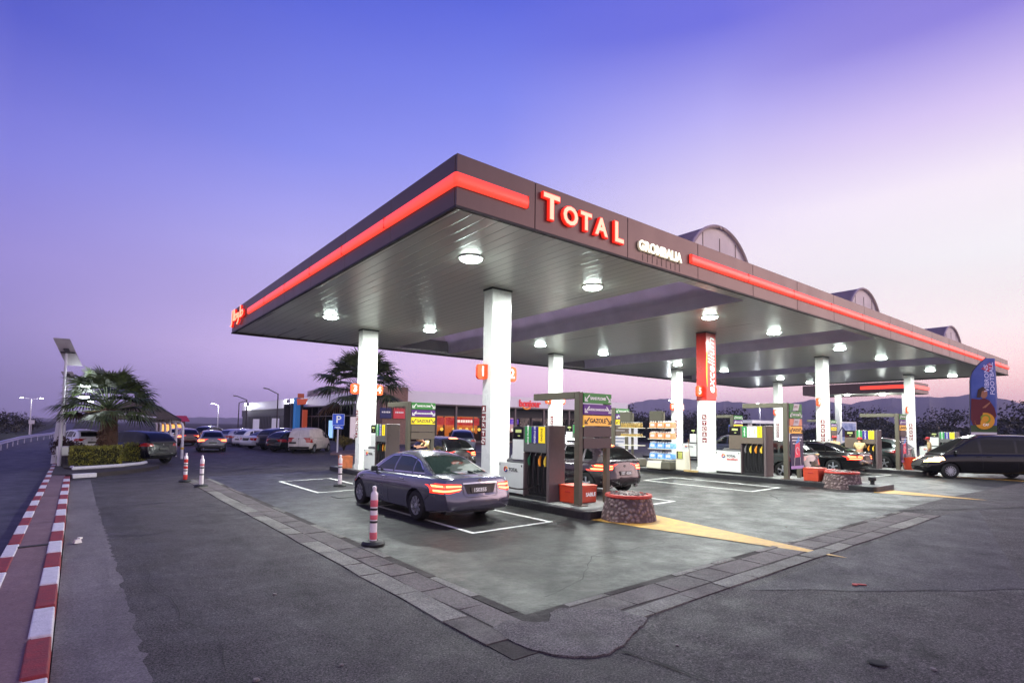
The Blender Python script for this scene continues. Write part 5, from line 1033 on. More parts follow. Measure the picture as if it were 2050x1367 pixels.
def solarlamp(x, y, lab, ph, big, heads):
    t = empty('solar_street_lamp', (x, y, .15), 0, lab, 'solar lamp', 'solar street lamps in the planted bed')
    mb = MB(); mb.tube([(0, 0, 0), (0, 0, ph)], [.075, .05], 10); mb.build('pole', m_polew, t, smooth=True)
    R_ = Matrix.Rotation(.62, 3, 'Y') @ Matrix.Rotation(.95, 3, 'X'); w, h = (1.25, 1.0) if big else (.7, .6)
    ux_ = Vector((1, 0, .03)).normalized(); vx_ = Vector((-.40, -.5, .90)).normalized(); vx_ = (vx_ - ux_ * vx_.dot(ux_)).normalized(); nx_ = ux_.cross(vx_); nx_ = -nx_ if nx_.z < 0 else nx_
    vx_ = Vector((-.47, -.6, 1.05)).normalized(); nx_ = vx_.cross(ux_).normalized(); nx_ = -nx_ if nx_.z < 0 else nx_; R_ = Matrix((ux_, vx_, nx_)).transposed(); pz = ph + .05; w, h = (.56, 1.35) if big else (.5, .6)
    mb = MB(); mb.box((0.05, 0, pz), (w, h, .035), R=R_); mb.build('panel', m_sol, t, bevel=.005)
    mb = MB(); mb.box(Vector((0.05, 0, pz)) + R_ @ Vector((0, 0, .02)), (w - .06, h - .06, .008), R=R_); mb.build('cells', m_solc, t)
    mb = MB(); mb.box(Vector((.05, 0, pz)) + R_ @ Vector((0, 0, -.04)), (w * .9, .06, .05), R=R_); mb.box(Vector((.05, 0, pz)) + R_ @ Vector((0, .1, -.06)), (.18, .2, .08), R=R_); mb.build('bracket', m_pole, t)
    for z, a in heads:
        mb = MB(); mb.tube([(0, 0, z), (a, 0, z + .05)], .025, 6); mb.build('arm', m_polew, t); mb = MB(); mb.box((a + .12, 0, z + .05), (.34, .16, .05)); mb.build('lamp_lens', m_led, t)
        l = bpy.data.objects.new('solar_lamp_light', lampdata('solar_lamp_light', 14, .08, (.9, 1, .95))); COL.objects.link(l); l.parent = t; l.location = (a + .12, 0, z - .15)
solarlamp(-.5, 31, 'solar lamp pole with a big tilted panel beside the left palm', 4.9, True, [(3.75, .55), (3.45, .6), (2.95, .6)])
solarlamp(-.5, 39, 'second solar lamp with a smaller panel just behind the first one', 4.35, False, [(3.0, .9)])
t = empty('concrete_pole', (-.62, 33.2, .14), 0, 'thick leaning white concrete post behind the white box', 'post'); mb = MB(); mb.tube([(-.05, 0, 0), (.02, 0, 2.4)], [.17, .11], 8); mb.build('pole_shaft', m_polew, t, smooth=True)
t = empty('cabinet_box', (-.42, 31.9, .14), 0, 'small white electric box on a stand in front of the hedge', 'electric box'); mb = MB(); mb.box((0, 0, .62), (.46, .3, .42)); mb.build('box_body', m_polew, t, bevel=.02); mb = MB(); mb.box((0, 0, .2), (.3, .2, .4)); mb.build('stand', m_pole, t); mb = MB(); mb.box((0, -.157, .62), (.38, .012, .34)); mb.build('box_door', m_pw, t, bevel=.01)

# ------------------------------------------------------------------ plants
def leafmat(name, a, b, c=None):
    m = bpy.data.materials.new(name); m.use_nodes = True; t = m.node_tree; bs = t.nodes['Principled BSDF']; oi = t.nodes.new('ShaderNodeTexCoord'); nz_ = t.nodes.new('ShaderNodeTexNoise'); nz_.inputs['Scale'].default_value = 5; nz_.inputs['Detail'].default_value = 3
    r = t.nodes.new('ShaderNodeValToRGB'); r.color_ramp.elements[0].position = .35; r.color_ramp.elements[1].position = .65; r.color_ramp.elements[0].color = (*s2l(a), 1); r.color_ramp.elements[1].color = (*s2l(b), 1)
    t.links.new(oi.outputs['Object'], nz_.inputs[0]); t.links.new(nz_.outputs[0], r.inputs[0]); t.links.new(r.outputs[0], bs.inputs['Base Color']); bs.inputs['Roughness'].default_value = .55
    MATS[name] = m; return m
m_palm = leafmat('palm_leaf', (40, 52, 26), (84, 96, 54)); m_dead = leafmat('palm_dry_leaf', (74, 54, 36), (112, 84, 56)); m_trunk = mat('palm_trunk', (70, 46, 34), .9, var=.4, vs=14, bump=1, bs=25); m_bark = mat('bark', (48, 40, 34), .9, var=.3, vs=10, bump=1)
def palm(x, y, z0, th, tr, cr, lab, n=46, seed=1):
    rnd = random.Random(seed); t = empty('palm_tree', (x, y, z0), 0, lab, 'palm tree', 'fan palms at the station')
    mb = MB(); pts = []; rs = []
    for k in range(9): u = k / 8; pts.append((.05 * math.sin(u * 3), 0, th * u)); rs.append(tr * (1.25 - .35 * u + .05 * rnd.random()))
    mb.tube(pts, rs, 14)
    for k in range(int(th * 42)):   # cut leaf bases
        u = rnd.random(); a = rnd.uniform(0, 2 * PI); r = tr * (1.22 - .35 * u); c = Vector((r * math.cos(a), r * math.sin(a), th * u)); Q = Matrix.Rotation(a, 3, 'Z') @ Matrix.Rotation(-.6, 3, 'Y')
        mb.box(c, (.04, .13, .22), R=Q, top=.5)
    mb.build('trunk', m_trunk, t)
    lf = MB(); dd = MB()
    for k in range(n):
        u = k / n; a = k * 2.39996 + rnd.uniform(-.2, .2); e = math.radians(78 - 92 * u ** 1.0 + rnd.uniform(-8, 8)); L_ = cr * rnd.uniform(.50, .62); dead = u > .965; tgt = dd if dead else lf
        d = Vector((math.cos(a) * math.cos(e), math.sin(a) * math.cos(e), math.sin(e))); O = Vector((0, 0, th - .05 + .12 * (1 - u))); P = O + d * L_; side = Vector((-math.sin(a), math.cos(a), 0)); nrm_ = d.cross(side)
        tgt.tube([O, O + d * L_ * .6 + Vector((0, 0, -.02)), P], [.03, .02, .015], 4)
        nl = 25; R0 = cr * rnd.uniform(.44, .58)
        for q in range(nl):   # fan of split leaflets with drooping tips
            b = (q / (nl - 1) - .5) * math.radians(170); f = math.cos(b * .5); l = R0 * (.62 + .38 * f) * rnd.uniform(.85, 1.1)
            dv = (d * math.cos(b) + side * math.sin(b)).normalized(); w = .034 * cr / 2; pr = P; vsl = []
            for s_ in range(4):
                v = s_ / 3; drop = -(.32 + .2 * u) * l * v ** 2.4 * rnd.uniform(.8, 1.2); c = P + dv * l * v + Vector((0, 0, drop)); ww = w * (1 - v) ** .7 * (.35 + 1.3 * min(v * 2.5, 1)) + .002; sd = dv.cross(nrm_).normalized(); vsl += [c - sd * ww, c + sd * ww]
            tgt.add(vsl, [(2 * i, 2 * i + 1, 2 * i + 3, 2 * i + 2) for i in range(3)])
    lf.build('crown', m_palm, t, fixn=False); dd.build('dry_fronds', m_dead, t, fixn=False)
palm(1.12, 31.2, .2, 2.45, .33, 2.25, 'big fan palm with a short shaggy trunk behind the clipped hedge', 44, 3)
palm(16.45, 39, .2, 4.3, .16, 3.7, 'tall fan palm behind the pillar numbered 3, in front of the shop', 36, 5)
def hedge(name, x0, y0, L_, w, h, rz, lab, m, cat='hedge', dens=3400, z=.2, group=None):
    t = empty(name, (x0, y0, z), rz, lab, cat, group); mb = MB(); core = MB(); core.b2((.06, .06, 0), (L_ - .06, w - .06, h - .07)); core.build('inner_twigs', mat('hedge_core', (26, 26, 14), .9), t); rnd = random.Random(int(x0 * 100))
    for k in range(int(dens * (L_ * h * 2 + L_ * w + w * h * 2) / 3)):
        f = rnd.random() * (2 * L_ * h + L_ * w + 2 * w * h); bump_ = .03 * math.sin(k)
        if f < L_ * w: p = Vector((rnd.uniform(0, L_), rnd.uniform(0, w), h)); 
        elif f < L_ * w + 2 * L_ * h: p = Vector((rnd.uniform(0, L_), rnd.choice((0, w)), rnd.uniform(0, h)))
        else: p = Vector((rnd.choice((0, L_)), rnd.uniform(0, w), rnd.uniform(0, h)))
        p += Vector((rnd.gauss(0, .035), rnd.gauss(0, .035), rnd.gauss(0, .03) + .03 * math.sin(p.x * 5) * math.sin(p.y * 4 + 1))); p.z = max(.02, p.z); s = rnd.uniform(.02, .045)
        a = Vector((rnd.gauss(0, 1), rnd.gauss(0, 1), rnd.gauss(0, 1))).normalized(); b = a.orthogonal().normalized(); c = a.cross(b)
        mb.add([p - b * s, p + c * s * .5, p + b * s, p - c * s * .5], [(0, 1, 2, 3)])
    mb.build('foliage', m, t, fixn=False); return t
m_hy = leafmat('hedge_leaf', (64, 68, 20), (150, 144, 46)); m_hd = leafmat('shrub_dark_leaf', (26, 34, 20), (56, 62, 30)); m_sh = leafmat('shrub_olive_leaf', (72, 62, 26), (128, 112, 56))
hedge('clipped_hedge', -.1, 30.1, 1.75, .7, .78, .06, 'low clipped yellow green hedge left of the palm trunk, longer piece', m_hy)
hedge('clipped_hedge', 1.95, 32.4, .75, .6, .82, .1, 'short block of clipped hedge right of the palm trunk', m_hy)
def bush(name, x, y, z, r, h, m, lab, n=2600, stem=.3, cat='shrub', group=None, sz=.05, seed=1):
    rnd = random.Random(seed); t = empty(name, (x, y, z), 0, lab, cat, group); mb = MB(); st = MB()
    cl = [(rnd.uniform(-r * .6, r * .6), rnd.uniform(-r * .6, r * .6), stem + h * rnd.uniform(.25, .75), r * rnd.uniform(.35, .6)) for _ in range(9)]
    for cx_, cy_, cz_, cr_ in cl:
        st.tube([(0, 0, 0), (cx_ * .4, cy_ * .4, cz_ * .5), (cx_, cy_, cz_)], [.05 * h, .03 * h, .012 * h], 5)
        for k in range(n // 9):
            d = Vector((rnd.gauss(0, 1), rnd.gauss(0, 1), rnd.gauss(0, .8))).normalized() * cr_ * rnd.random() ** .33 * rnd.uniform(.8, 1.15); p = Vector((cx_, cy_, cz_)) + d; s = sz * rnd.uniform(.6, 1.4); a = Vector((rnd.gauss(0, 1), rnd.gauss(0, 1), rnd.gauss(0, 1))).normalized(); b = a.orthogonal().normalized(); c = a.cross(b)
            mb.add([p - b * s, p + c * s * .5, p + b * s, p - c * s * .5], [(0, 1, 2, 3)])
    st.build('stems', m_bark, t); mb.build('foliage', m, t, fixn=False); return t
bush('flower_bush', -.1, 33.0, .2, .75, .8, leafmat('flower_leaf', (30, 34, 18), (70, 30, 34)), 'dark flowering bush spilling over behind the white box', seed=8)
bush('shrub', 16.4, 38.2, .25, 1.0, 1.0, m_sh, 'rounded olive shrub right of the white delivery van', seed=2, n=3600)
bush('shrub', 17.9, 38.8, .25, .8, .9, m_sh, 'smaller olive shrub by the stem of the far palm', seed=3)
bush('shrub', 15.2, 39.0, .25, .6, .7, m_sh, 'low olive shrub at the nose of the delivery van', seed=4)
mb = MB(); mb.prism([(13.0, 35.6), (14.5, 34.4), (19, 33.2), (24, 34), (24, 40), (18, 41.5), (14, 38)], .08, .26); tag(mb.build('shop_pavement', m_walk, bevel=.03), kind='structure')
mb = MB()
for x, y in ((17.2, 36.0), (19.4, 36.4)): mb.tube([(x, y, .26), (x, y, .75)], .05, 6)
t = empty('paving_bench', (18.6, 37.2, .26), .1, 'low dark bench on the pavement behind the olive shrubs', 'bench'); mb = MB(); mb.box((0, 0, .42), (2.2, .45, .07)); mb.build('seat', m_pole, t, bevel=.01)
for s in (-.9, .9): mb = MB(); mb.box((s, 0, .2), (.1, .4, .4)); mb.build('leg', m_pole, t)

# ------------------------------------------------------------------ parking sign
m_blue = mat('sign_blue', (24, 70, 190), .4, emit=(30, 80, 210), es=.18)
def psign(x, y, lab, s=1):
    t = empty('parking_sign', (x, y, .26 if s == 1 else gz(x)), math.radians(-12), lab, 'parking sign', 'blue parking signs'); mb = MB(); mb.tube([(0, 0, 0), (0, 0, 2.5 * s)], .05 * s + .01, 8); mb.build('post', m_polew, t, smooth=True)
    mb = MB(); mb.box((0, -.07, 2.18), (.78, .03, .78)); b = mb.build('sign_plate', m_blue, t, bevel=.02); mb = MB(); put(mb, text('P', .68, .003, .012), (0, -.09, 2.18)); mb.build('letter', m_sw, b)
    mb = MB()
    for a, c in (((0, .375), (.74, .015)), ((0, -.375), (.74, .015))): mb.box((a[0], -.088, 2.18 + a[1]), (c[0], .004, c[1]))
    for a in (-.375, .375): mb.box((a, -.088, 2.18), (.015, .004, .735))
    mb.build('border', m_sw, b)
    mb = MB(); mb.box((0, -.07, 1.66), (.66, .03, .22)); b = mb.build('sub_plate', m_blue, t, bevel=.01); mb = MB(); mb.box((-.05, -.088, 1.68), (.36, .004, .05)); mb.box((.05, -.088, 1.61), (.4, .004, .03)); mb.build('sub_text', m_sw, b)
psign(13.75, 36.4, 'blue square P parking sign on a white post next to the delivery van')
psign(55, 32, 'far blue P parking sign seen between totem and excellium pump', .99)

# ------------------------------------------------------------------ thatched parking shelter
m_thatch = mat('thatch', (84, 74, 62), .95, var=.35, vs=3, bump=1, bs=30, stretch=(1, 1, 8)); m_pipe = mat('bent_pipe_white', (204, 196, 208), .45, var=.05)
t = empty('thatched_shelter', (2.5, 37, 0), 0, 'parking shelter with a steep thatched roof on bent white pipes', 'shelter')
mb = MB(); A = [(-1.4, 0, 2.55), (1.75, 0, 2.55), (1.75, 14, 2.55), (-1.4, 14, 2.55)]; r1, r2 = (-.1, 2.2, 3.75), (-.1, 12, 3.75)
r1, r2 = (.5, 1.6, 3.5), (.5, 12, 3.5); A = [(-2.6, -.2, 2.3), (2.2, -.2, 2.25), (2.2, 14, 2.25), (-2.6, 14, 2.3)]
mb.add(A + [r1, r2], [(0, 1, 4), (1, 2, 5, 4), (2, 3, 5), (3, 0, 4, 5), (0, 1, 2, 3)]); o = mb.build('roof', m_thatch, t)
mb = MB(); mb.tube([A[1], r1, A[0]], .045, 6); mb.tube([r1, r2], .06, 6); mb.tube([A[1], A[2]], .04, 6); mb.build('roof_rim', m_pole, t)
rnd = random.Random(4); mb = MB()
for k in range(500):
    u = rnd.random(); p = Vector(A[0]).lerp(Vector(A[1]), u) if k % 2 else Vector(A[1]).lerp(Vector(A[2]), u); mb.add([p, p + Vector((.02, .02, 0)), p + Vector((rnd.gauss(0, .03), rnd.gauss(0, .03), -rnd.uniform(.08, .25)))], [(0, 1, 2)])
mb.build('thatch_fringe', m_thatch, t, fixn=False)
for k in range(6):
    yy = .0 + k * 2.7; mb = MB(); mb.tube([(2.36, yy, 0), (2.34, yy, 1.85), (2.28, yy, 2.03), (2.1, yy, 2.14), (.2, yy, 2.45), (-1.2, yy, 2.55)], .075, 9); mb.build('bent_pipe', m_pipe, t, smooth=True)
    if k % 2 == 0: mb = MB(); mb.lathe([(.082, .55), (.082, .68)], (2.36, yy, 0), 12); mb.build('yellow_ring', m_yel, t)
t = empty('red_stall', (6.6, 66, 0), 0, 'small lit stall with red awning far behind the shelter', 'stall'); mb = MB(); mb.b2((0, 0, 0), (2.2, 2, 2.2)); mb.build('stall_body', mat('stall_wood', (90, 60, 44), .8), t); mb = MB(); mb.add([(-.3, -1.0, 2.2), (2.5, -1.0, 2.2), (2.3, 0, 2.8), (-.1, 0, 2.8)], [(0, 1, 2, 3)]); mb.build('awning', mat('awning_red', (170, 50, 70), .6), t); mb = MB(); mb.b2((.2, -.05, 1.2), (2.0, -.01, 1.9)); mb.build('lit_hatch', mat('warm_lit', (255, 190, 110), .5, emit=(255, 180, 90), es=1.2), t)

# ------------------------------------------------------------------ guard rail, far sign
t = empty('guard_rail', (-3.6, 40, 0), 0, 'long galvanised guard rail along the road on the left', 'guard rail'); mb = MB(); m_galv = mat('galvanised', (170, 166, 184), .45, .6)
gp = [(-.4, -30), (-.35, 10), (-.2, 25), (.4, 34), (1.3, 44), (1.6, 60), (1.4, 90)]
for dz, dd_ in ((.62, .0), (.56, .05), (.50, .0), (.44, .05), (.38, .0)): pass
vs = []; 
for x, y in gp:
    for z, d in ((.70, 0), (.64, .06), (.56, .0), (.48, .06), (.42, 0)): vs.append((x + d, y, z))
mb.add(vs, [(i * 5 + k, i * 5 + k + 1, (i + 1) * 5 + k + 1, (i + 1) * 5 + k) for i in range(len(gp) - 1) for k in range(4)]); o = mb.build('rail', m_galv, t, smooth=True); sm = o.modifiers.new('s', 'SOLIDIFY'); sm.thickness = .01
for k in range(26):
    y = -20 + k * 4; x = float(np.interp(y, [q[1] for q in gp], [q[0] for q in gp])); mb = MB(); mb.box((x - .06, y, .29), (.06, .06, .58)); mb.build('rail_post', m_galv, t)
t = empty('road_sign', (-4.6, 96, 0), 0, 'tiny white road sign beyond the far two armed lamp', 'road sign'); mb = MB(); mb.tube([(0, 0, 0), (0, 0, 2)], .04, 6); mb.build('post', m_galv, t); mb = MB(); mb.box((0, -.05, 1.9), (.6, .03, .5)); mb.build('sign_plate', m_polew, t)

# ------------------------------------------------------------------ shop building
m_wpar = mat('parapet_white', (244, 240, 244), .5, var=.03, vs=.6); m_lou = mat('louvre_grey', (62, 58, 66), .55, var=.1, vs=3); m_louD = mat('louvre_gap', (18, 17, 20), .6); m_wall = mat('shop_wall_dark', (58, 50, 50), .6, var=.1); m_stonew = mat('dry_stone', (140, 112, 98), .85, var=.4, vs=5, bump=1, bs=12, stretch=(1, 1, 3))
m_mul = mat('mullion', (96, 88, 90), .45, .3); m_wglass = mat('shop_glass', (20, 22, 26), .03, 0, .6, trans=.0, alpha=.35)
shop = empty('shop_building', (24, 52, 0), 0, 'long low shop with white parapet, dark louvred wing and lit windows', 'building')
def sp_(mb, name, m, par=None, **k):
    o = mb.build(name, m, None, **k); o.parent = par or shop; o.matrix_parent_inverse = Matrix.Translation(-Vector((24, 52, 0))) if par is None else Matrix.Identity(4)
    return o
X0, X1, Y0, Y1 = 24, 62, 52, 112
mb = MB(); mb.b2((X0 + .3, Y0 + 8, 0), (X1, Y1, 4.4)); mb.b2((X0 + .25, 84, 0), (X0 + .3, Y1, 4.2)); sp_(mb, 'wall', m_wall)
mb = MB(); mb.b2((X0 + .35, Y0 + .4, 4.3), (X1 - .05, Y1 - .05, 4.5)); mb.b2((X0 + .4, Y0 + .3, 4.5), (X1 - .1, Y1 - .1, 5.2)); sp_(mb, 'roof', m_wall)
mb = MB(); mb.b2((26.5, Y0, 4.5), (X1, Y0 + .3, 5.78)); mb.b2((X0, 53, 4.45), (X0 + .3, Y1, 5.75)); sp_(mb, 'parapet', m_wpar, bevel=.02)
mb = MB(); mb.b2((26.5, Y0 - .06, 4.36), (X1, Y0 + .3, 4.49)); mb.b2((X0 - .06, 53, 4.32), (X0 + .3, Y1, 4.44)); sp_(mb, 'parapet_edge', m_mul)
mb = MB(); mb.b2((23.7, Y0 - 1.0, 0), (26.45, Y0 + 3, 6.0)); sp_(mb, 'stone_tower', m_stonew)
# roof screen with slats
mb = MB()
for k in range(26): mb.b2((X0 + 1.2, 66 + k * .5, 5.2), (X0 + 1.26, 66.3 + k * .5, 6.75))
for k in range(12): mb.b2((X0 + 1.3 + k * .5, 66, 5.2), (X0 + 1.6 + k * .5, 66.06, 6.75))
sp_(mb, 'roof_screen', mat('screen_mauve', (150, 132, 146), .6))
# canopy recess and glazed front
mb = MB(); mb.b2((26.5, Y0 + 2.5, 3.35), (X1, Y0 + 2.7, 4.35)); mb.b2((26.5, Y0 + .3, 4.28), (X1, Y0 + 8, 4.34)); sp_(mb, 'front_lintel', m_lou)
mb = MB()
for x in (33.0, 36.9, 41.4, 46.0, 50.4, 54.8, 59.2): mb = MB(); mb.b2((x - .12, Y0 + .05, 0), (x + .12, Y0 + .28, 4.34)); sp_(mb, 'front_column', m_mul)
# lit interior behind the glass
m_iw = mat('interior_warm', (220, 130, 60), .6, emit=(255, 140, 50), es=.95); m_ir = mat('interior_red_fascia', (190, 36, 34), .5, emit=(235, 44, 38), es=.95); m_iwl = mat('interior_white_sign', (255, 250, 240), .5, emit=(255, 245, 230), es=2.2); m_iy = mat('interior_yellow', (255, 220, 120), .5, emit=(255, 205, 90), es=2.4); m_ip = mat('interior_violet', (130, 80, 220), .5, emit=(120, 70, 230), es=1.3); m_ipk = mat('interior_pink', (240, 190, 190), .5, emit=(245, 190, 180), es=1.0); m_ib = mat('interior_blue', (150, 200, 240), .5, emit=(160, 205, 245), es=.9)
# each glazed bay: frame and pane
bays = [(26.7, 29.9, 'w'), (32.0, 34.5, 'w'), (34.6, 39.5, 'r'), (39.6, 41.3, 'd'), (41.6, 45.8, 'p'), (46.2, 50.2, 'd'), (50.6, 54.6, 'd'), (55, 59, 'd')]
for a, b, k in bays:
    f = MB(); y = Y0 + 2.6
    for x in (a, b): f.b2((x - .05, y, 0), (x + .05, y + .1, 3.34))
    f.b2((a + .05, y, 3.24), (b - .05, y + .1, 3.34)); f.b2((a + .05, y, .25), (b - .05, y + .1, .4)); 
    if b - a > 3.5: f.b2(((a + b) / 2 - .04, y + .005, .4), ((a + b) / 2 + .04, y + .095, 3.24))
    w = sp_(f, 'window', m_mul); p = MB(); p.b2((a + .05, y + .045, .4), (b - .05, y + .055, 3.24)); sp_(p, 'pane', m_wglass, w)
    if k != 'd':
        c = MB(); c.b2((a + .1, y + 2.6, 0), (b - .1, y + 2.7, 3.3)); sp_(c, 'interior_wall', {'w': m_iw, 'r': m_iw, 'p': m_ipk}[k])
        c = MB(); c.b2((a + .1, y + 2.2, 2.25 if k != 'p' else 2.5), (b - .1, y + 2.55, 3.15)); sp_(c, 'interior_fascia', {'w': m_ir, 'r': m_ir, 'p': m_ip}[k])
        c = MB(); n = int((b - a) / .9)
        for q in range(n): c.lathe([(.02, 1.95), (.16, 1.9), (.2, 1.75), (.14, 1.6), (.02, 1.55)], (a + .5 + q * .9, y + 1.2, 0), 10)
        sp_(c, 'pendant_lamps', m_iy if k != 'p' else m_iwl)
        c = MB(); rnd = random.Random(int(a))
        for q in range(14): xx = rnd.uniform(a + .2, b - .4); c.b2((xx, y + 1.5 + rnd.random(), .3), (xx + rnd.uniform(.15, .5), y + 2.5, rnd.uniform(.9, 1.7)))
        sp_(c, 'shop_shelving', mat('shop_dark_goods', (96, 50, 30), .6, var=.5, vs=4))
c = MB()
for q in range(7): c.b2((35.9 + q * .36, Y0 + 4.74, 2.58), (36.16 + q * .36 - .04 * (q % 2), Y0 + 4.79, 2.9))
sp_(c, 'interior_sign', m_iwl)
mb = MB(); mb.b2((26.5, Y0 + 2.55, 0), (X1, Y0 + 2.75, .24)); mb.b2((29.95, Y0 + 2.6, 0), (31.95, Y0 + 2.8, 3.34)); sp_(mb, 'front_plinth', m_wall)
# 'bonjour' letters on the parapet
c = MB(); put(c, text('bonjour', 1.15, .05, .028, sp=.92), (43.55, Y0 - .08, 4.98)); sp_(c, 'bonjour_letters', mat('bonjour_red', (190, 24, 40), .4, emit=(210, 30, 44), es=.55))
c = MB(); c.tube([(43.0 + .62 * math.cos(a), Y0 - .1, 4.72 + .38 * math.sin(a)) for a in [PI + PI * k / 10 for k in range(11)]], [.02 + .07 * math.sin(PI * k / 10) for k in range(11)], 6); sp_(c, 'bonjour_smile', mat('smile_orange', (240, 150, 60), .4, emit=(240, 150, 60), es=.5))
# west side: glazed front part, portal and louvred wing
f = MB(); x = X0 + .3
for k in range(10): yy = 55.5 + k * 2.6; f.b2((x - .04, yy - .05, 0), (x + .06, yy + .05, 4.3))
f.b2((x - .03, 55.5, 3.1), (x + .05, 79, 3.2)); w = sp_(f, 'window', m_mul); p = MB(); p.b2((x, 55.5, .1), (x + .01, 79, 4.3)); sp_(p, 'pane', mat('side_glass', (16, 14, 18), .06, 0, .7), w)
p = MB(); p.b2((x - .02, 58.3, .5), (x - .012, 60.6, 3.0)); sp_(p, 'lit_doorway', mat('door_glow', (200, 190, 190), .5, emit=(210, 190, 190), es=.7)); p = MB(); p.b2((x - .02, 65.8, .5), (x - .012, 67.4, 2.6)); sp_(p, 'lit_doorway', m_ib)
p = MB(); n = 34
for k in range(n): yy = 80.5 + k * .92; p.b2((X0 + .0, yy, 0), (X0 + .24, yy + .5, 3.3))
p.b2((X0 + .0, 80.2, 3.3), (X0 + .24, Y1, 4.31)); sp_(p, 'louvres', m_lou); p = MB(); p.b2((X0 + .12, 80.2, 0), (X0 + .2, Y1 - .1, 3.3)); sp_(p, 'louvre_backing', m_louD)
f = MB(); f.b2((X0 - 1.6, 76.4, 0), (X0 - .02, 76.7, 4.6)); f.b2((X0 - 1.6, 79.6, 0), (X0 - .02, 79.9, 4.6)); f.b2((X0 - 1.6, 76.4, 4.61), (X0 - .02, 79.9, 4.85)); sp_(f, 'portal', m_lou)
m_pb = mat('portal_blue', (50, 120, 190), .5, emit=(50, 130, 200), es=.25); m_po = mat('portal_orange', (214, 96, 60), .5, emit=(220, 90, 50), es=.2)
f = MB(); f.b2((X0 - 1.35, 75.3, 0), (X0 - .75, 76.3, 5.6)); sp_(f, 'portal_panel', m_pb); f = MB(); f.b2((X0 - .6, 74.6, 0), (X0 - .02, 75.0, 4.0)); sp_(f, 'portal_panel', m_po)
t = empty('orange_shop_sign', (22.6, 74.2, 4.3), -.3, 'tilted orange sign box projecting over the shop portal', 'sign'); mb = MB(); mb.prism([(-.1, .3), (.9, .4), (1.2, 1.15), (-.2, 1.1)], -.15, .15, 'y'); mb.build('sign_box', m_po, t, bevel=.03); mb = MB(); mb.box((.3, 0, 1.5), (.8, .3, .6)); mb.build('sign_top', mat('sign_top_brown', (150, 70, 50), .5, emit=(200, 90, 50), es=.2), t)
for y, z, lab in ((83, 5.35, 'blinding white floodlight on the louvred wing, right one'), (107, 5.5, 'blinding white floodlight on the louvred wing, left one')):
    t = empty('floodlight', (X0 - .12, y, z), 0, lab, 'floodlight', 'floodlights on the shop wing'); mb = MB(); mb.box((-.25, 0, 0), (.3, .7, .5)); mb.build('lamp_body', m_pole, t, bevel=.02); mb = MB(); mb.box((-.42, 0, -.05), (.03, .6, .42)); mb.build('lamp_glass', m_led, t)
    l = bpy.data.objects.new('floodlight_lamp', lampdata('floodlight_lamp', 700, .2, (.92, .96, 1))); COL.objects.link(l); l.parent = t; l.location = (-.7, 0, -.15)
for x, w, m, tx, lab in ((22.75 + 1.25, 1.2, mat('board_navy', (30, 36, 84), .5, emit=(34, 40, 100), es=.25), '', 'navy sign panel on the stone wall, left of the red one'), (24.2 + 1.25, 1.25, mat('board_red', (196, 56, 66), .5, emit=(210, 60, 70), es=.25), '', 'red sign panel on the stone wall beside the navy one')):
    t = empty('wall_sign', (x, 50.9, 2.8), 0, lab, 'sign', 'sign panels on the stone wall'); x_ = 0; mb = MB(); mb.b2((-w / 2, -.06, 0), (w / 2, .08, 1.05)); b = mb.build('sign_board', m, t, bevel=.02); mb = MB(); [mb.box((-.38 + .19 * q, -.065, .62), (.13, .008, .14 + .03 * (q % 2))) for q in range(5)]; mb.build('sign_text', m_sw, b)
for x, y, lab, c in ((21.8, 92, 'white banner leaning on the louvred wing, left', 0), (20.5, 76.5, 'white poster stand beside the blue portal panel', 0)):
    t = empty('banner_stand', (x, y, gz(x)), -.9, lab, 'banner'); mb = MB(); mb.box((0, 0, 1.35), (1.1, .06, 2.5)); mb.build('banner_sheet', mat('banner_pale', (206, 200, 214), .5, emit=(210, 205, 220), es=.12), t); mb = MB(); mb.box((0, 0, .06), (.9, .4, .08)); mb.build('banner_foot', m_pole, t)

# ------------------------------------------------------------------ second canopy, wash screen and poster behind
t2c = empty('far_canopy', (60, 18, 0), 0, 'second smaller canopy with red lit band beyond pillar thirteen', 'canopy')
def fp(mb, name, m, **k): o = mb.build(name, m, t2c, **k); return o
a0, a1, b0, b1 = 3.04, 8.3, -.2, 10.0
mb = MB(); mb.b2((a0 + .1, b0 + .1, 6.12), (a1 - .1, b1 - .1, 6.5)); fp(mb, 'soffit', mat('far_soffit', (170, 168, 160), .4))
mb = MB(); mb.b2((a0, b0, 6.05), (a1, b0 + .08, 7.1)); mb.b2((a0, b0 + .09, 6.05), (a0 + .08, b1, 7.1)); mb.b2((a1 - .08, b0 + .09, 6.05), (a1, b1, 7.1)); mb.b2((a0 + .09, b1 - .08, 6.05), (a1 - .09, b1, 7.1)); fp(mb, 'fascia', m_fasc)
mb = MB(); mb.b2((a0 - .12, b0 - .12, 6.45), (a1, b0 - .003, 6.78)); mb.b2((a0 - .12, b0 - .002, 6.45), (a0 - .003, 4.2, 6.78)); fp(mb, 'light_band', m_redlit)
for x, y in ((6.5, 1.3), (5.4, 7.3)): mb = MB(); mb.box((x, y, 3.06), (.5, .5, 6.1)); fp(mb, 'pillar', m_pil, bevel=.01)
for x, y in ((4.2, 2.6), (6.6, 3.4), (4.4, 6.0)):
    mb = MB(); mb.lathe([(.25, 6.04), (.22, 6.0), (.02, 5.98)], (x, y, 0), 18); fp(mb, 'ceiling_lamp', m_lens)
    l = bpy.data.objects.new('ceiling_lamp_light', lampdata('far_lamp', 260, .2)); COL.objects.link(l); l.parent = t2c; l.location = (x, y, 5.8)
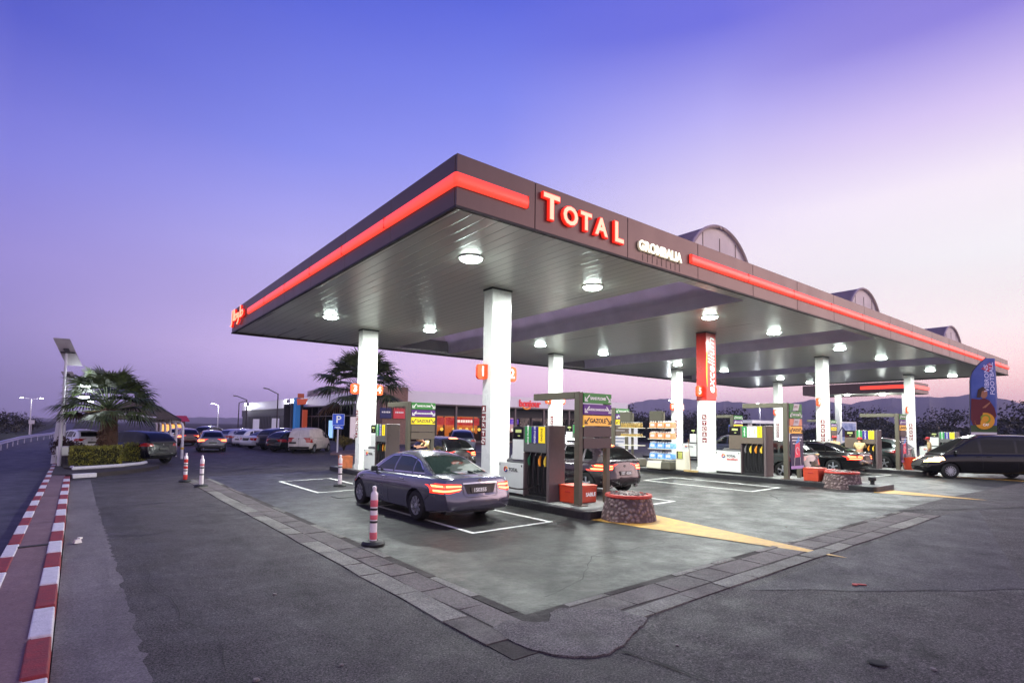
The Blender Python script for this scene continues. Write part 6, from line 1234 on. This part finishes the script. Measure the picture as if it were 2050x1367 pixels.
t = empty('car_wash_frame', (51.0, 27.5, .1), 0, 'white portal frame of the jet wash behind the excellium pump', 'portal frame'); mb = MB(); mb.b2((-.2, 0, 0), (.15, .3, 2.7)); mb.b2((6.2, 0, 0), (6.8, .3, 2.7)); mb.b2((7.3, 0, 0), (8.0, .3, 2.7)); mb.b2((-.6, -.4, 2.7), (9.0, .9, 3.0)); mb.build('frame', m_wpar, t, bevel=.02)
t = empty('wash_poster', (68, 28, .1), -.35, 'framed blue car wash poster right of pillar nine', 'poster'); mb = MB(); mb.b2((-.6, 0, .7), (5.2, .12, 3.2)); mb.build('frame', m_wpar, t, bevel=.02); mb = MB(); mb.b2((-.45, -.02, .95), (5.05, -.003, 3.05)); b = mb.build('poster_sheet', mat('poster_sky', (60, 90, 160), .4, col2=(190, 200, 225), vs=1.2, emit=(90, 110, 180), es=.12), t); mb = MB(); mb.prism([(1.2, 1.4), (4.4, 1.4), (4.3, 1.9), (3.6, 2.05), (3.0, 2.5), (2.0, 2.5), (1.6, 2.0), (1.2, 1.85)], -.035, -.022, 'y'); mb.build('printed_car', mat('poster_darkblue', (24, 40, 110), .4), b)
t = empty('vacuum_unit', (62.5, 24.5, .1), -.4, 'white vacuum pillar with looping blue hoses beside pillar nine', 'vacuum cleaner'); mb = MB(); mb.box((0, 0, .85), (.55, .5, 1.7)); mb.build('unit_body', m_wpar, t, bevel=.05); mb = MB(); mb.tube([(-.1, 0, 1.6), (-.5, 0, 2.6), (-.2, 0, 3.2), (.2, 0, 2.7), (.15, 0, 1.6)], .05, 8); mb.tube([(.2, 0, 1.5), (.9, 0, 2.5), (1.4, 0, 2.0), (1.5, 0, .8)], .05, 8); mb.build('hose', mat('hose_blue', (40, 50, 90), .5), t, smooth=True)
t = empty('price_board', (35.0, 30.5, .1), -.4, 'white price board standing behind the half empty shelf', 'board'); mb = MB(); mb.b2((-.6, 0, .3), (1.9, .1, 2.55)); b = mb.build('board_panel', m_wpar, t, bevel=.02); mb = MB()
for k in range(7): mb.b2((-.4, -.015, 2.2 - k * .26), (1.2 - .3 * (k % 3), -.004, 2.28 - k * .26))
mb.build('board_lines', mat('board_ink', (90, 110, 150), .5), b)
t = empty('motorbike', (41.8, 25.2, .12), 2.0, 'parked motorbike in the dark right of the red and white pillar', 'motorbike')
for y in (-.65, .65): mb = MB(); mb.lathe([(.2, -.05), (.3, -.05), (.31, 0), (.3, .05), (.2, .05)], (0, y, .31), 24, axis='x'); mb.build('wheel', m_tyre, t, smooth=True)
mb = MB(); mb.tube([(0, -.65, .31), (0, -.2, .75), (0, .3, .72), (0, .65, .31)], .05, 8); mb.tube([(0, .65, .31), (0, .45, 1.0)], .035, 8); mb.build('frame', m_galv, t, smooth=True); mb = MB(); mb.box((0, -.25, .85), (.26, .7, .14)); mb.build('seat', m_black, t, bevel=.05); mb = MB(); mb.tube([(-.35, .38, 1.05), (0, .45, 1.0), (.35, .38, 1.05)], .02, 6); mb.build('handlebar', m_chr, t); mb = MB(); mb.box((0, .1, .5), (.3, .4, .35)); mb.build('engine', mat('bike_violet', (120, 90, 130), .4, .4), t, bevel=.04)

# ------------------------------------------------------------------ feather flag
t = empty('feather_flag', (35.9, 7.1, gz(34)), math.radians(-38), 'tall blue feather flag with football supporter print behind the black van', 'flag'); ln = MB()
FX = lambda z: -.62 if z < 4.6 else -.62 + .95 * ((z - 4.6) / 1.25) ** 2.2
zs_ = [.9 + 4.95 * k / 60 for k in range(61)]; front = lambda z: .66 + .12 * max(0, z - 3) / 3
def bend(x, z): return .06 * math.sin(z * 1.1) + .05 * math.sin(x * 3 + z)
def flagpatch(poly_z0, poly_z1, fl, fr, off, m, name, par=None, nx=12, nz_=24):
    mb = MB(); P = lambda u, v: (lambda z: (lambda x: (x, bend(x, z) - off, z))(fl(z) + (fr(z) - fl(z)) * u))(poly_z0 + (poly_z1 - poly_z0) * v)
    mb.grid(P, nx, nz_); o = mb.build(name, m, par or t, smooth=True, fixn=False); return o
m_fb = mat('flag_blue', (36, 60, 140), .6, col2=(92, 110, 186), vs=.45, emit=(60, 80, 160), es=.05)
fc = flagpatch(.9, 5.82, FX, lambda z: front(z), 0, m_fb, 'flag_cloth', nz_=50)
fc.modifiers.new('s', 'SOLIDIFY').thickness = .006
def deco(polyxz, off, m, name, par=fc):
    mb = MB(); mb.add([(x, bend(x, z) - off, z) for x, z in polyxz], [tuple(range(len(polyxz)))]); return mb.build(name, m, par, fixn=False)
ell = lambda cx_, cz_, a, b, n=24, r=0: [(cx_ + a * math.cos(2 * PI * k / n) * math.cos(r) - b * math.sin(2 * PI * k / n) * math.sin(r), cz_ + a * math.cos(2 * PI * k / n) * math.sin(r) + b * math.sin(2 * PI * k / n) * math.cos(r)) for k in range(n)]
flagpatch(.9, 1.35, FX, front, .012, mat('flag_crimson', (176, 24, 50), .6), 'flag_red_foot', fc, 8, 4); flagpatch(1.35, 2.05, FX, front, .012, mat('flag_white', (214, 206, 214), .6), 'flag_white_band', fc, 8, 4); flagpatch(2.05, 2.4, FX, front, .012, mat('flag_grass', (60, 84, 44), .6), 'flag_grass_band', fc, 8, 3)
deco([(-.62, 2.7), (-.6, 3.75), (-.2, 3.7), (0, 3.78), (.25, 3.66), (.5, 3.3), (.62, 2.9), (.45, 2.5), (-.5, 2.4)], .02, mat('print_maroon', (96, 22, 38), .6), 'print_shirt'); deco(ell(-.02, 4.0, .17, .24), .028, mat('print_skin', (170, 112, 86), .6), 'print_face'); deco([(-.35, 3.8), (-.3, 4.2), (-.1, 4.34), (.12, 4.28), (.05, 4.18), (-.12, 4.12), (-.18, 3.8)], .034, mat('print_hair', (64, 40, 34), .6), 'print_hair'); deco([(-.3, 3.1), (.1, 3.45), (.3, 3.6), (.26, 3.5), (0, 3.2), (-.2, 2.98)], .03, MATS['print_skin'], 'print_arm')
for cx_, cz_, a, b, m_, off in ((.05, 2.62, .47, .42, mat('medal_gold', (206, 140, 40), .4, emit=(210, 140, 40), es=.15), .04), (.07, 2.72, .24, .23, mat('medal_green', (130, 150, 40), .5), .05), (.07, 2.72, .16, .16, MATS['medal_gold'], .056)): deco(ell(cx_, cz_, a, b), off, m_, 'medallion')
mb = MB(); put(mb, text('CAF', .17, .002, .003), (.07, -.06, 2.42)); mb.build('medallion_text', m_sw, fc)
fbend = lambda mb, off: [mb.v.__setitem__(i, (v[0], bend(v[0], v[2]) - off + v[1], v[2])) for i, v in enumerate(mb.v)]
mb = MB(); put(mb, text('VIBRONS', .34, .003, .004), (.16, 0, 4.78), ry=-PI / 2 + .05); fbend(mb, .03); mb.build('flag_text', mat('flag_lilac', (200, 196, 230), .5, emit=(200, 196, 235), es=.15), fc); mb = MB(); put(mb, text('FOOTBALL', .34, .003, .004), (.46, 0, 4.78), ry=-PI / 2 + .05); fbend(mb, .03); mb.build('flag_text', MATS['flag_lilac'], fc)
deco(ell(-.3, 1.72, .17, .17), .02, MATS['medal_gold'], 'round_logo'); 
for m_, a0, a1 in ((m_logo_r, 1.8, 4.2), (m_logo_b, 4.2, 6.2), (m_logo_o, 0, 1.8)): mb = MB(); mb.tube([(.3 + .12 * math.cos(a0 + (a1 - a0) * k / 6), bend(.3, 1.75) - .03, 1.75 + .12 * math.sin(a0 + (a1 - a0) * k / 6)) for k in range(7)], .03, 5); mb.build('ring_logo', m_, fc)
deco([(-.1, 5.25), (.45, 5.6), (.6, 5.45), (.35, 5.1)], .02, mat('flag_pink', (196, 50, 90), .6), 'flag_pink_flash')
mb = MB(); mb.tube([(-.66, 0, 0), (-.66, 0, .9)] + [(FX(z) - .03, bend(FX(z), z), z) for z in zs_[::3]], .02, 6); mb.build('flag_pole', m_pole, t, smooth=True); mb = MB(); mb.box((-.6, 0, .04), (.7, .7, .06)); mb.build('flag_foot', m_black, t)

# ------------------------------------------------------------------ people
def person(lab, x, y, z, rz, J, shirt, legs, cap=None, hair=(30, 24, 22), skin=(160, 110, 84)):
    """J: joints in metres; one skinned body, clothing grown from the same joints"""
    t = empty('person', (x, y, z), rz, lab, 'person'); ms = mat('skin_%d' % skin[0], skin, .5)
    def grow(name, chain, m, infl=0, lv=1):
        pts = []; rad = []; edges = []; idx = {}
        for ch in chain:
            last = None
            for key, p, r in ch:
                if key not in idx: idx[key] = len(pts); pts.append(p); rad.append(r + infl)
                if last is not None and (last, idx[key]) not in edges: edges.append((last, idx[key]))
                last = idx[key]
        me = bpy.data.meshes.new(name); me.from_pydata(pts, edges, []); o = bpy.data.objects.new(name, me); COL.objects.link(o)
        sk = o.modifiers.new('skin', 'SKIN'); sk.use_smooth_shade = True; ss = o.modifiers.new('ss', 'SUBSURF'); ss.levels = lv; ss.render_levels = lv
        for i, r in enumerate(rad): me.skin_vertices[0].data[i].radius = (r, r * (.78 if i in (0, 1, 2) and name != 'hand' else 1)); 
        me.skin_vertices[0].data[0].use_root = True
        bpy.context.view_layer.update(); em = bpy.data.meshes.new_from_object(o.evaluated_get(bpy.context.evaluated_depsgraph_get())); bpy.data.objects.remove(o); em.materials.clear(); em.materials.append(m); no = bpy.data.objects.new(name, em); COL.objects.link(no); no.parent = t; return no
    V = {k: Vector(v) for k, v in J.items()}; hd = V['head']; nk = V['neck']
    torso = [('pel', V['pelvis'], .125), ('waist', V['pelvis'].lerp(V['chest'], .5), .125), ('chest', V['chest'], .15), ('neck', nk, .062), ('hb', nk.lerp(hd, .55), .07), ('head', hd, .098), ('crown', hd + (hd - nk).normalized() * .085, .075)]
    ch = [torso]
    for s in 'lr':
        ch.append([('chest', V['chest'], .15), ('sh' + s, V['sh' + s], .062), ('el' + s, V['el' + s], .044), ('wr' + s, V['wr' + s], .030)])
        ch.append([('pel', V['pelvis'], .125), ('hip' + s, V['hip' + s], .095), ('kn' + s, V['kn' + s], .062), ('an' + s, V['an' + s], .044), ('to' + s, V['an' + s] + Vector((0, .16, -.04)), .036)])
        w = V['wr' + s]; d = (w - V['el' + s]).normalized(); side = d.orthogonal().normalized(); pm = w + d * .055
        ch[-2].append(('pm' + s, pm, .032))
        for f in range(4): off = side * (f - 1.5) * .019; ch.append([('pm' + s, pm, .032), ('f%d' % f + s, pm + off + d * .04, .0105), ('g%d' % f + s, pm + off * 1.1 + d * (.068 + .008 * (f in (1, 2))) + d.cross(side) * .015, .009)])
        ch.append([('pm' + s, pm, .032), ('t' + s, pm - side * .04 + d * .005, .011), ('u' + s, pm - side * .055 + d * .03, .009)])
    body = grow('body', ch, ms)
    up = [[('waist', V['pelvis'].lerp(V['chest'], .12), .135), ('m', V['pelvis'].lerp(V['chest'], .5), .135), ('chest', V['chest'], .155), ('nb', V['chest'].lerp(nk, .8), .075)]] + [[('chest', V['chest'], .155), ('sh' + s, V['sh' + s], .072), ('el' + s, V['el' + s].lerp(V['wr' + s], .1), .056)] for s in 'lr']
    grow('shirt', up, shirt, .012)
    dn = [[('pel', V['pelvis'] + Vector((0, 0, .06)), .13)] + [('hip' + s, V['hip' + s], .10), ('kn' + s, V['kn' + s], .072), ('an' + s, V['an' + s] + Vector((0, 0, .02)), .056)] for s in 'lr']
    grow('trousers', dn, legs, .012)
    for s in 'lr': q = V['an' + s]; mb = MB(); mb.box((q.x, q.y + .06, .045), (.10, .27, .09), top=.8); mb.build('shoe', m_black, t, bevel=.03)
    fw = V.get('face', Vector((0, 1, 0))).normalized(); rt = fw.cross(Vector((0, 0, 1))).normalized(); f = MB()
    f.box(hd + fw * .10 + Vector((0, 0, -.01)), (.028, .03, .045), R=Matrix((rt, fw, (0, 0, 1))).transposed()); f.build('nose', ms, body, bevel=.008)
    f = MB(); 
    for s in (-1, 1): f.lathe([(.001, -.004), (.012, 0), (.001, .006)], tuple(hd + fw * .092 + rt * s * .035 + Vector((0, 0, .022))), 8)
    f.box(hd + fw * .094 + Vector((0, 0, -.055)), (.045, .01, .01), R=Matrix((rt, fw, (0, 0, 1))).transposed()); f.build('eyes_and_mouth', m_ink, body)
    for s in (-1, 1): f = MB(); f.lathe([(.005, -.03), (.016, -.015), (.018, .01), (.006, .03)], tuple(hd + rt * s * .098), 8); f.build('ear', ms, body, smooth=True)
    hm = mat('hair_%d' % hair[0], hair, .7); mb = MB(); mb.lathe([(.107, -.02), (.112, .03), (.10, .08), (.065, .12), (.01, .135)], tuple(hd - fw * .012 + Vector((0, 0, .02))), 20); mb.build('hair', hm, t, smooth=True)
    if cap: mb = MB(); mb.lathe([(.116, .03), (.118, .07), (.1, .12), (.06, .148), (.01, .155)], tuple(hd - fw * .005 + Vector((0, 0, .015))), 20); c = hd + fw * .14 + Vector((0, 0, .05)); mb.box(tuple(c), (.15, .12, .014), R=Matrix((rt, fw, (0, 0, 1))).transposed()); mb.build('cap', cap, t, smooth=True)
    return t
def pose(lean=0, arms='side', turn=0, s=1):
    P = dict(pelvis=(0, 0, .95), chest=(0, .0 + lean * .36, 1.27 - lean * .08), neck=(0, .02 + lean * .55, 1.47 - lean * .16), head=(0, .05 + lean * .72, 1.60 - lean * .22), hipl=(-.10, 0, .90), hipr=(.10, 0, .90), knl=(-.11, .05, .50), knr=(.12, -.02, .50), anl=(-.13, 0, .08), anr=(.14, -.10, .08))
    c = Vector(P['chest']); P['shl'] = c + Vector((-.19, 0, .11)); P['shr'] = c + Vector((.19, 0, .11))
    if arms == 'side': P['ell'] = P['shl'] + Vector((-.06, -.03, -.28)); P['wrl'] = P['ell'] + Vector((0, .08, -.24)); P['elr'] = P['shr'] + Vector((.06, -.03, -.28)); P['wrr'] = P['elr'] + Vector((0, .08, -.24))
    else: P['ell'] = P['shl'] + Vector((-.05, .18, -.2)); P['wrl'] = P['ell'] + Vector((.08, .22, -.02)); P['elr'] = P['shr'] + Vector((.05, .2, -.18)); P['wrr'] = P['elr'] + Vector((-.06, .22, .0))
    P['face'] = (math.sin(turn), math.cos(turn), -.0); return {k: tuple(v) for k, v in P.items()}
m_beige = mat('shirt_beige', (196, 172, 120), .8, var=.1); m_dkt = mat('trousers_dark', (30, 28, 34), .8); m_rcap = mat('cap_red', (190, 30, 34), .7); m_wsh = mat('shirt_white', (214, 210, 210), .8, var=.06); m_blksh = mat('jacket_black', (24, 22, 26), .8)
person('attendant in beige shirt leaning forward behind the yellow price totem', 12.0, 20.6, gz(12), math.radians(80), pose(.9, 'reach'), m_beige, m_dkt, hair=(34, 26, 24))
person('attendant in red cap and pale shirt behind the dark plum hatchback', 20.5, 20.8, gz(20) + IH, math.radians(120), pose(.25, 'reach'), m_wsh, m_dkt, m_rcap)
person('bearded man in a black jacket at the shop entrance', 38.5, 50.3, gz(38), math.radians(170), pose(0, 'side'), m_blksh, m_dkt, skin=(196, 130, 92))
person('attendant in red cap and beige shirt bending at the brown pump', 30.6, 10.9, gz(30) + .02, math.radians(-75), pose(.35, 'reach'), m_beige, m_dkt, m_rcap)
person('second attendant in beige standing close behind the bending one', 30.25, 11.9, gz(30) + .02, math.radians(-60), pose(.1, 'reach'), m_beige, m_dkt, m_rcap)
person('attendant in red cap and tan shirt with back turned near the black van', 39.4, 10.3, gz(39), math.radians(10), pose(.05, 'side'), m_beige, m_dkt, m_rcap)

# ------------------------------------------------------------------ far trees, fields and mountains
m_tdark = leafmat('tree_dark_leaf', (18, 20, 14), (40, 40, 26)); m_tree2 = leafmat('tree_brown_leaf', (26, 24, 20), (52, 46, 36))
def tree(x, y, h, w, lab, seed, m, group='dark trees beyond the station', n=1500):
    rnd = random.Random(seed); t = empty('tree', (x, y, gz(x)), 0, lab, 'tree', group); tr = MB(); cr_ = MB()
    tr.tube([(0, 0, 0), (.1, 0, h * .35), (0, .1, h * .6)], [.05 * h, .035 * h, .015 * h], 7); cl = []
    for k in range(12):
        a = rnd.uniform(0, 2 * PI); r = w * .5 * rnd.uniform(.2, .85); zz = h * rnd.uniform(.32, .9); c = (r * math.cos(a) * (1.15 - zz / h * .6), r * math.sin(a) * (1.15 - zz / h * .6), zz); cl.append((c, w * rnd.uniform(.14, .26))); tr.tube([(0, 0, h * .3), (c[0] * .5, c[1] * .5, zz * .8), c], [.02 * h, .012 * h, .004 * h], 5)
    for c, r in cl:
        for k in range(n // 12):
            d = Vector((rnd.gauss(0, 1), rnd.gauss(0, 1), rnd.gauss(0, .8))).normalized() * r * rnd.random() ** .3 * rnd.uniform(.75, 1.25); p = Vector(c) + d; s = .045 * w * rnd.uniform(.5, 1.3) * .6; a = Vector((rnd.gauss(0, 1), rnd.gauss(0, 1), rnd.gauss(0, 1))).normalized(); b = a.orthogonal().normalized(); e = a.cross(b); cr_.add([p - b * s, p + e * s * .6, p + b * s, p - e * s * .6], [(0, 1, 2, 3)])
    tr.build('trunk', m_bark, t); cr_.build('crown', m, t, fixn=False); return t
protos = [tree(72, 62, 6.2, 6.5, 'dark loose tree rising left of the bottle shelves', 11, m_tdark), tree(78, 60, 4.2, 6.0, 'dark spreading tree behind the half empty shelf', 12, m_tree2), tree(90, 62, 4.4, 7, 'low dark tree right of pillar eleven', 13, m_tdark)]
ORD = 'first second third fourth fifth sixth seventh eighth ninth tenth eleventh twelfth thirteenth fourteenth fifteenth sixteenth seventeenth eighteenth nineteenth twentieth twenty-first twenty-second twenty-third twenty-fourth twenty-fifth twenty-sixth'.split()
rnd = random.Random(99); AZ0, AZ1 = 50.5, 84
for k in range(26):
    azk = math.radians(51 + k * 1.28 + rnd.uniform(-.4, .4)); D = rnd.uniform(96, 112) if k < 12 else rnd.uniform(108, 124); src = rnd.choice(protos); o = copy_tree(src); s = rnd.uniform(.95, 1.2) * (1.0 if k < 14 else 1.2); o.location = (D * math.sin(azk), D * math.cos(azk), .05); o.scale = (s * 1.3, s * 1.3, s * rnd.uniform(.66, .84) * (.95 if k < 14 else .82)); o.rotation_euler = (0, 0, rnd.uniform(0, 6)); o['label'] = 'dark tree in the belt under the mountains, %s from its left end' % ORD[k]
    if src is protos[0]: o.scale = (s, s, s * .8)
for k, (x, y, s) in enumerate(((-20, 118, .75), (-15, 126, .8), (-11, 134, .75), (-9.2, 146, .6), (-26, 110, .7), (-7.4, 160, .55), (-31, 112, .8))):
    o = copy_tree(protos[k % 3]); o.location = (x, y, 0); o.scale = (s * 1.25, s * 1.25, s); o.rotation_euler = (0, 0, k * 1.3); o['label'] = 'dark tree at the left edge beyond the grass verge, %s of that group' % ORD[k]; o['group'] = 'dark trees left of the road'
# hedge-like scrub belt nobody could count
mb = MB(); rnd = random.Random(5)
for k in range(24000):
    azk = math.radians(rnd.uniform(46, 86)); D = rnd.uniform(88, 100); h = (3.1 + .6 * math.sin(azk * 37) + .4 * math.sin(azk * 91)) * rnd.random() ** .6; p = Vector((D * math.sin(azk), D * math.cos(azk), .05 + h)); s = rnd.uniform(.1, .26)
    a = Vector((rnd.gauss(0, 1), rnd.gauss(0, 1), rnd.gauss(0, 1))).normalized(); b = a.orthogonal().normalized(); e = a.cross(b); mb.add([p - b * s, p + e * s * .6, p + b * s, p - e * s * .6], [(0, 1, 2, 3)])
for k in range(9000):
    y = rnd.uniform(112, 190); x = rnd.uniform(-60, -.04 * y - 2); h = 1.3 * rnd.random(); p = Vector((x, y, h)); s = rnd.uniform(.1, .3); a = Vector((rnd.gauss(0, 1), rnd.gauss(0, 1), rnd.gauss(0, 1))).normalized(); b = a.orthogonal().normalized(); e = a.cross(b); mb.add([p - b * s, p + e * s * .6, p + b * s, p - e * s * .6], [(0, 1, 2, 3)])
for a0, a1, D_, hh_ in ((46, 86, 96, 2.5),):
    vs = []; n_ = 160
    for i in range(n_ + 1):
        a = math.radians(a0 + (a1 - a0) * i / n_); h_ = hh_ + .4 * math.sin(a * 37) + .25 * math.sin(a * 91) + rnd.uniform(-.25, .25)
        for q, zz in ((D_ - 5, 0), (D_ - 2, h_ * .7), (D_ + 1, h_), (D_ + 6, 0)): vs.append((q * math.sin(a), q * math.cos(a), zz + .05))
    mb.add(vs, [(4 * i + k, 4 * i + k + 1, 4 * i + 5 + k, 4 * i + 4 + k) for i in range(n_) for k in range(3)])
mb.build('scrub_belt', m_tdark, kind='stuff', label='mass of dark scrub at the edge of the fields', fixn=False)
m_mtn = mat('mountain_rock', (70, 66, 62), .95, var=.25, vs=.004, detail=8)
def ridge(name, prof, D, z0, m, depth=2600):
    mb = MB(); az_ = np.linspace(prof[0][0], prof[-1][0], 150); n = len(az_); vs = []; rnd = random.Random(int(D))
    jit_ = [math.sin(a * 5.1) * .0006 + math.sin(a * 13.7 + 1) * .0004 + rnd.uniform(-.0002, .0002) for a in az_]
    rows = ((-depth, 0), (-depth * .55, .30), (-depth * .25, .62), (0, 1), (depth * .4, .7), (depth, 0))
    for j, (dd_, f) in enumerate(rows):
        for i, a in enumerate(az_):
            t_ = float(np.interp(a, [p[0] for p in prof], [p[1] for p in prof])) + jit_[i]; hgt = 2.1 + t_ * D; q = D + dd_ * (1 + .25 * math.sin(a * 3 + j)); fr_ = f if f in (0, 1) else f + .10 * math.sin(a * 2.3 + j * 2) + .05 * math.sin(a * 7 + j)
            zz = z0 + (hgt - z0) * fr_; vs.append((q * math.sin(math.radians(a)), q * math.cos(math.radians(a)), zz))
    mb.add(vs, [(j * n + i, j * n + i + 1, (j + 1) * n + i + 1, (j + 1) * n + i) for j in range(len(rows) - 1) for i in range(n - 1)]); tag(mb.build(name, m, smooth=True, fixn=False), kind='structure')
far = [(38, .004), (42, .009), (46.9, .0199), (48.66, .0336), (50.17, .0445), (52.15, .0517), (54.58, .0544), (56.95, .0517), (58.34, .0465), (61.48, .0388), (64.07, .033), (66.55, .0281), (72, .02), (80, .01)]
near = [(40, -.002), (45, .002), (48.41, .0068), (50.66, .0188), (53.6, .0237), (56.24, .037), (57.87, .0465), (59.52, .049), (61.05, .0464), (62.8, .0429), (64.5, .0444), (65.75, .0467), (66.65, .0506), (67.77, .048), (69.7, .0429), (70.84, .0473), (72.31, .0515), (73.72, .0518), (75.09, .0535), (76.08, .0509), (78.0, .0544), (78.61, .0548), (79.8, .0488), (80.66, .0443), (81.5, .0394), (83.11, .0324), (88, .02), (95, .005)]
left = [(-30, .004), (-12, .003), (-6, .0035), (-3, .003), (1.5, .004), (8.7, .0085), (10.7, .009), (12, .0088), (17, .0075), (26, .005), (37, .004), (48, .003)]
ridge('mountain_far', far, 4150, -5, m_mtn, 420); ridge('mountain_near', near, 2900, -5, m_mtn, 900); ridge('hills_left', left, 3600, -5, m_mtn, 900)
# villages scattered on the mountain foot: lights and pale houses, too small to count
mb = MB(); rnd = random.Random(21)
for k in range(260):
    azk = math.radians(rnd.choice((70.5, 75.5, 79, 66, 81)) + rnd.gauss(0, 1.3)); D = rnd.uniform(2080, 2300); p = (D * math.sin(azk), D * math.cos(azk), D * rnd.uniform(.005, .0125)); mb.box(p, (rnd.uniform(5, 16), rnd.uniform(5, 14), 5))
mb.build('distant_village', mat('village_wall', (190, 180, 176), .8, var=.1), kind='stuff', label='scatter of pale village houses at the foot of the mountains')
# air
hz = MB(); hz.box((1700, 1700, 124), (6400, 6400, 262)); ho = hz.build('haze', [mat('haze_dummy', (0, 0, 0))], kind='stuff', label='thin violet evening haze over the plain')
hm = bpy.data.materials.new('haze_air'); hm.use_nodes = True; ht = hm.node_tree; ht.nodes.clear(); vol = ht.nodes.new('ShaderNodeVolumePrincipled'); vol.inputs['Density'].default_value = HAZE; vol.inputs['Color'].default_value = (.72, .71, .92, 1)
on = ht.nodes.new('ShaderNodeOutputMaterial'); ht.links.new(vol.outputs[0], on.inputs['Volume']); ho.data.materials[0] = hm
SC.render.engine = 'CYCLES'
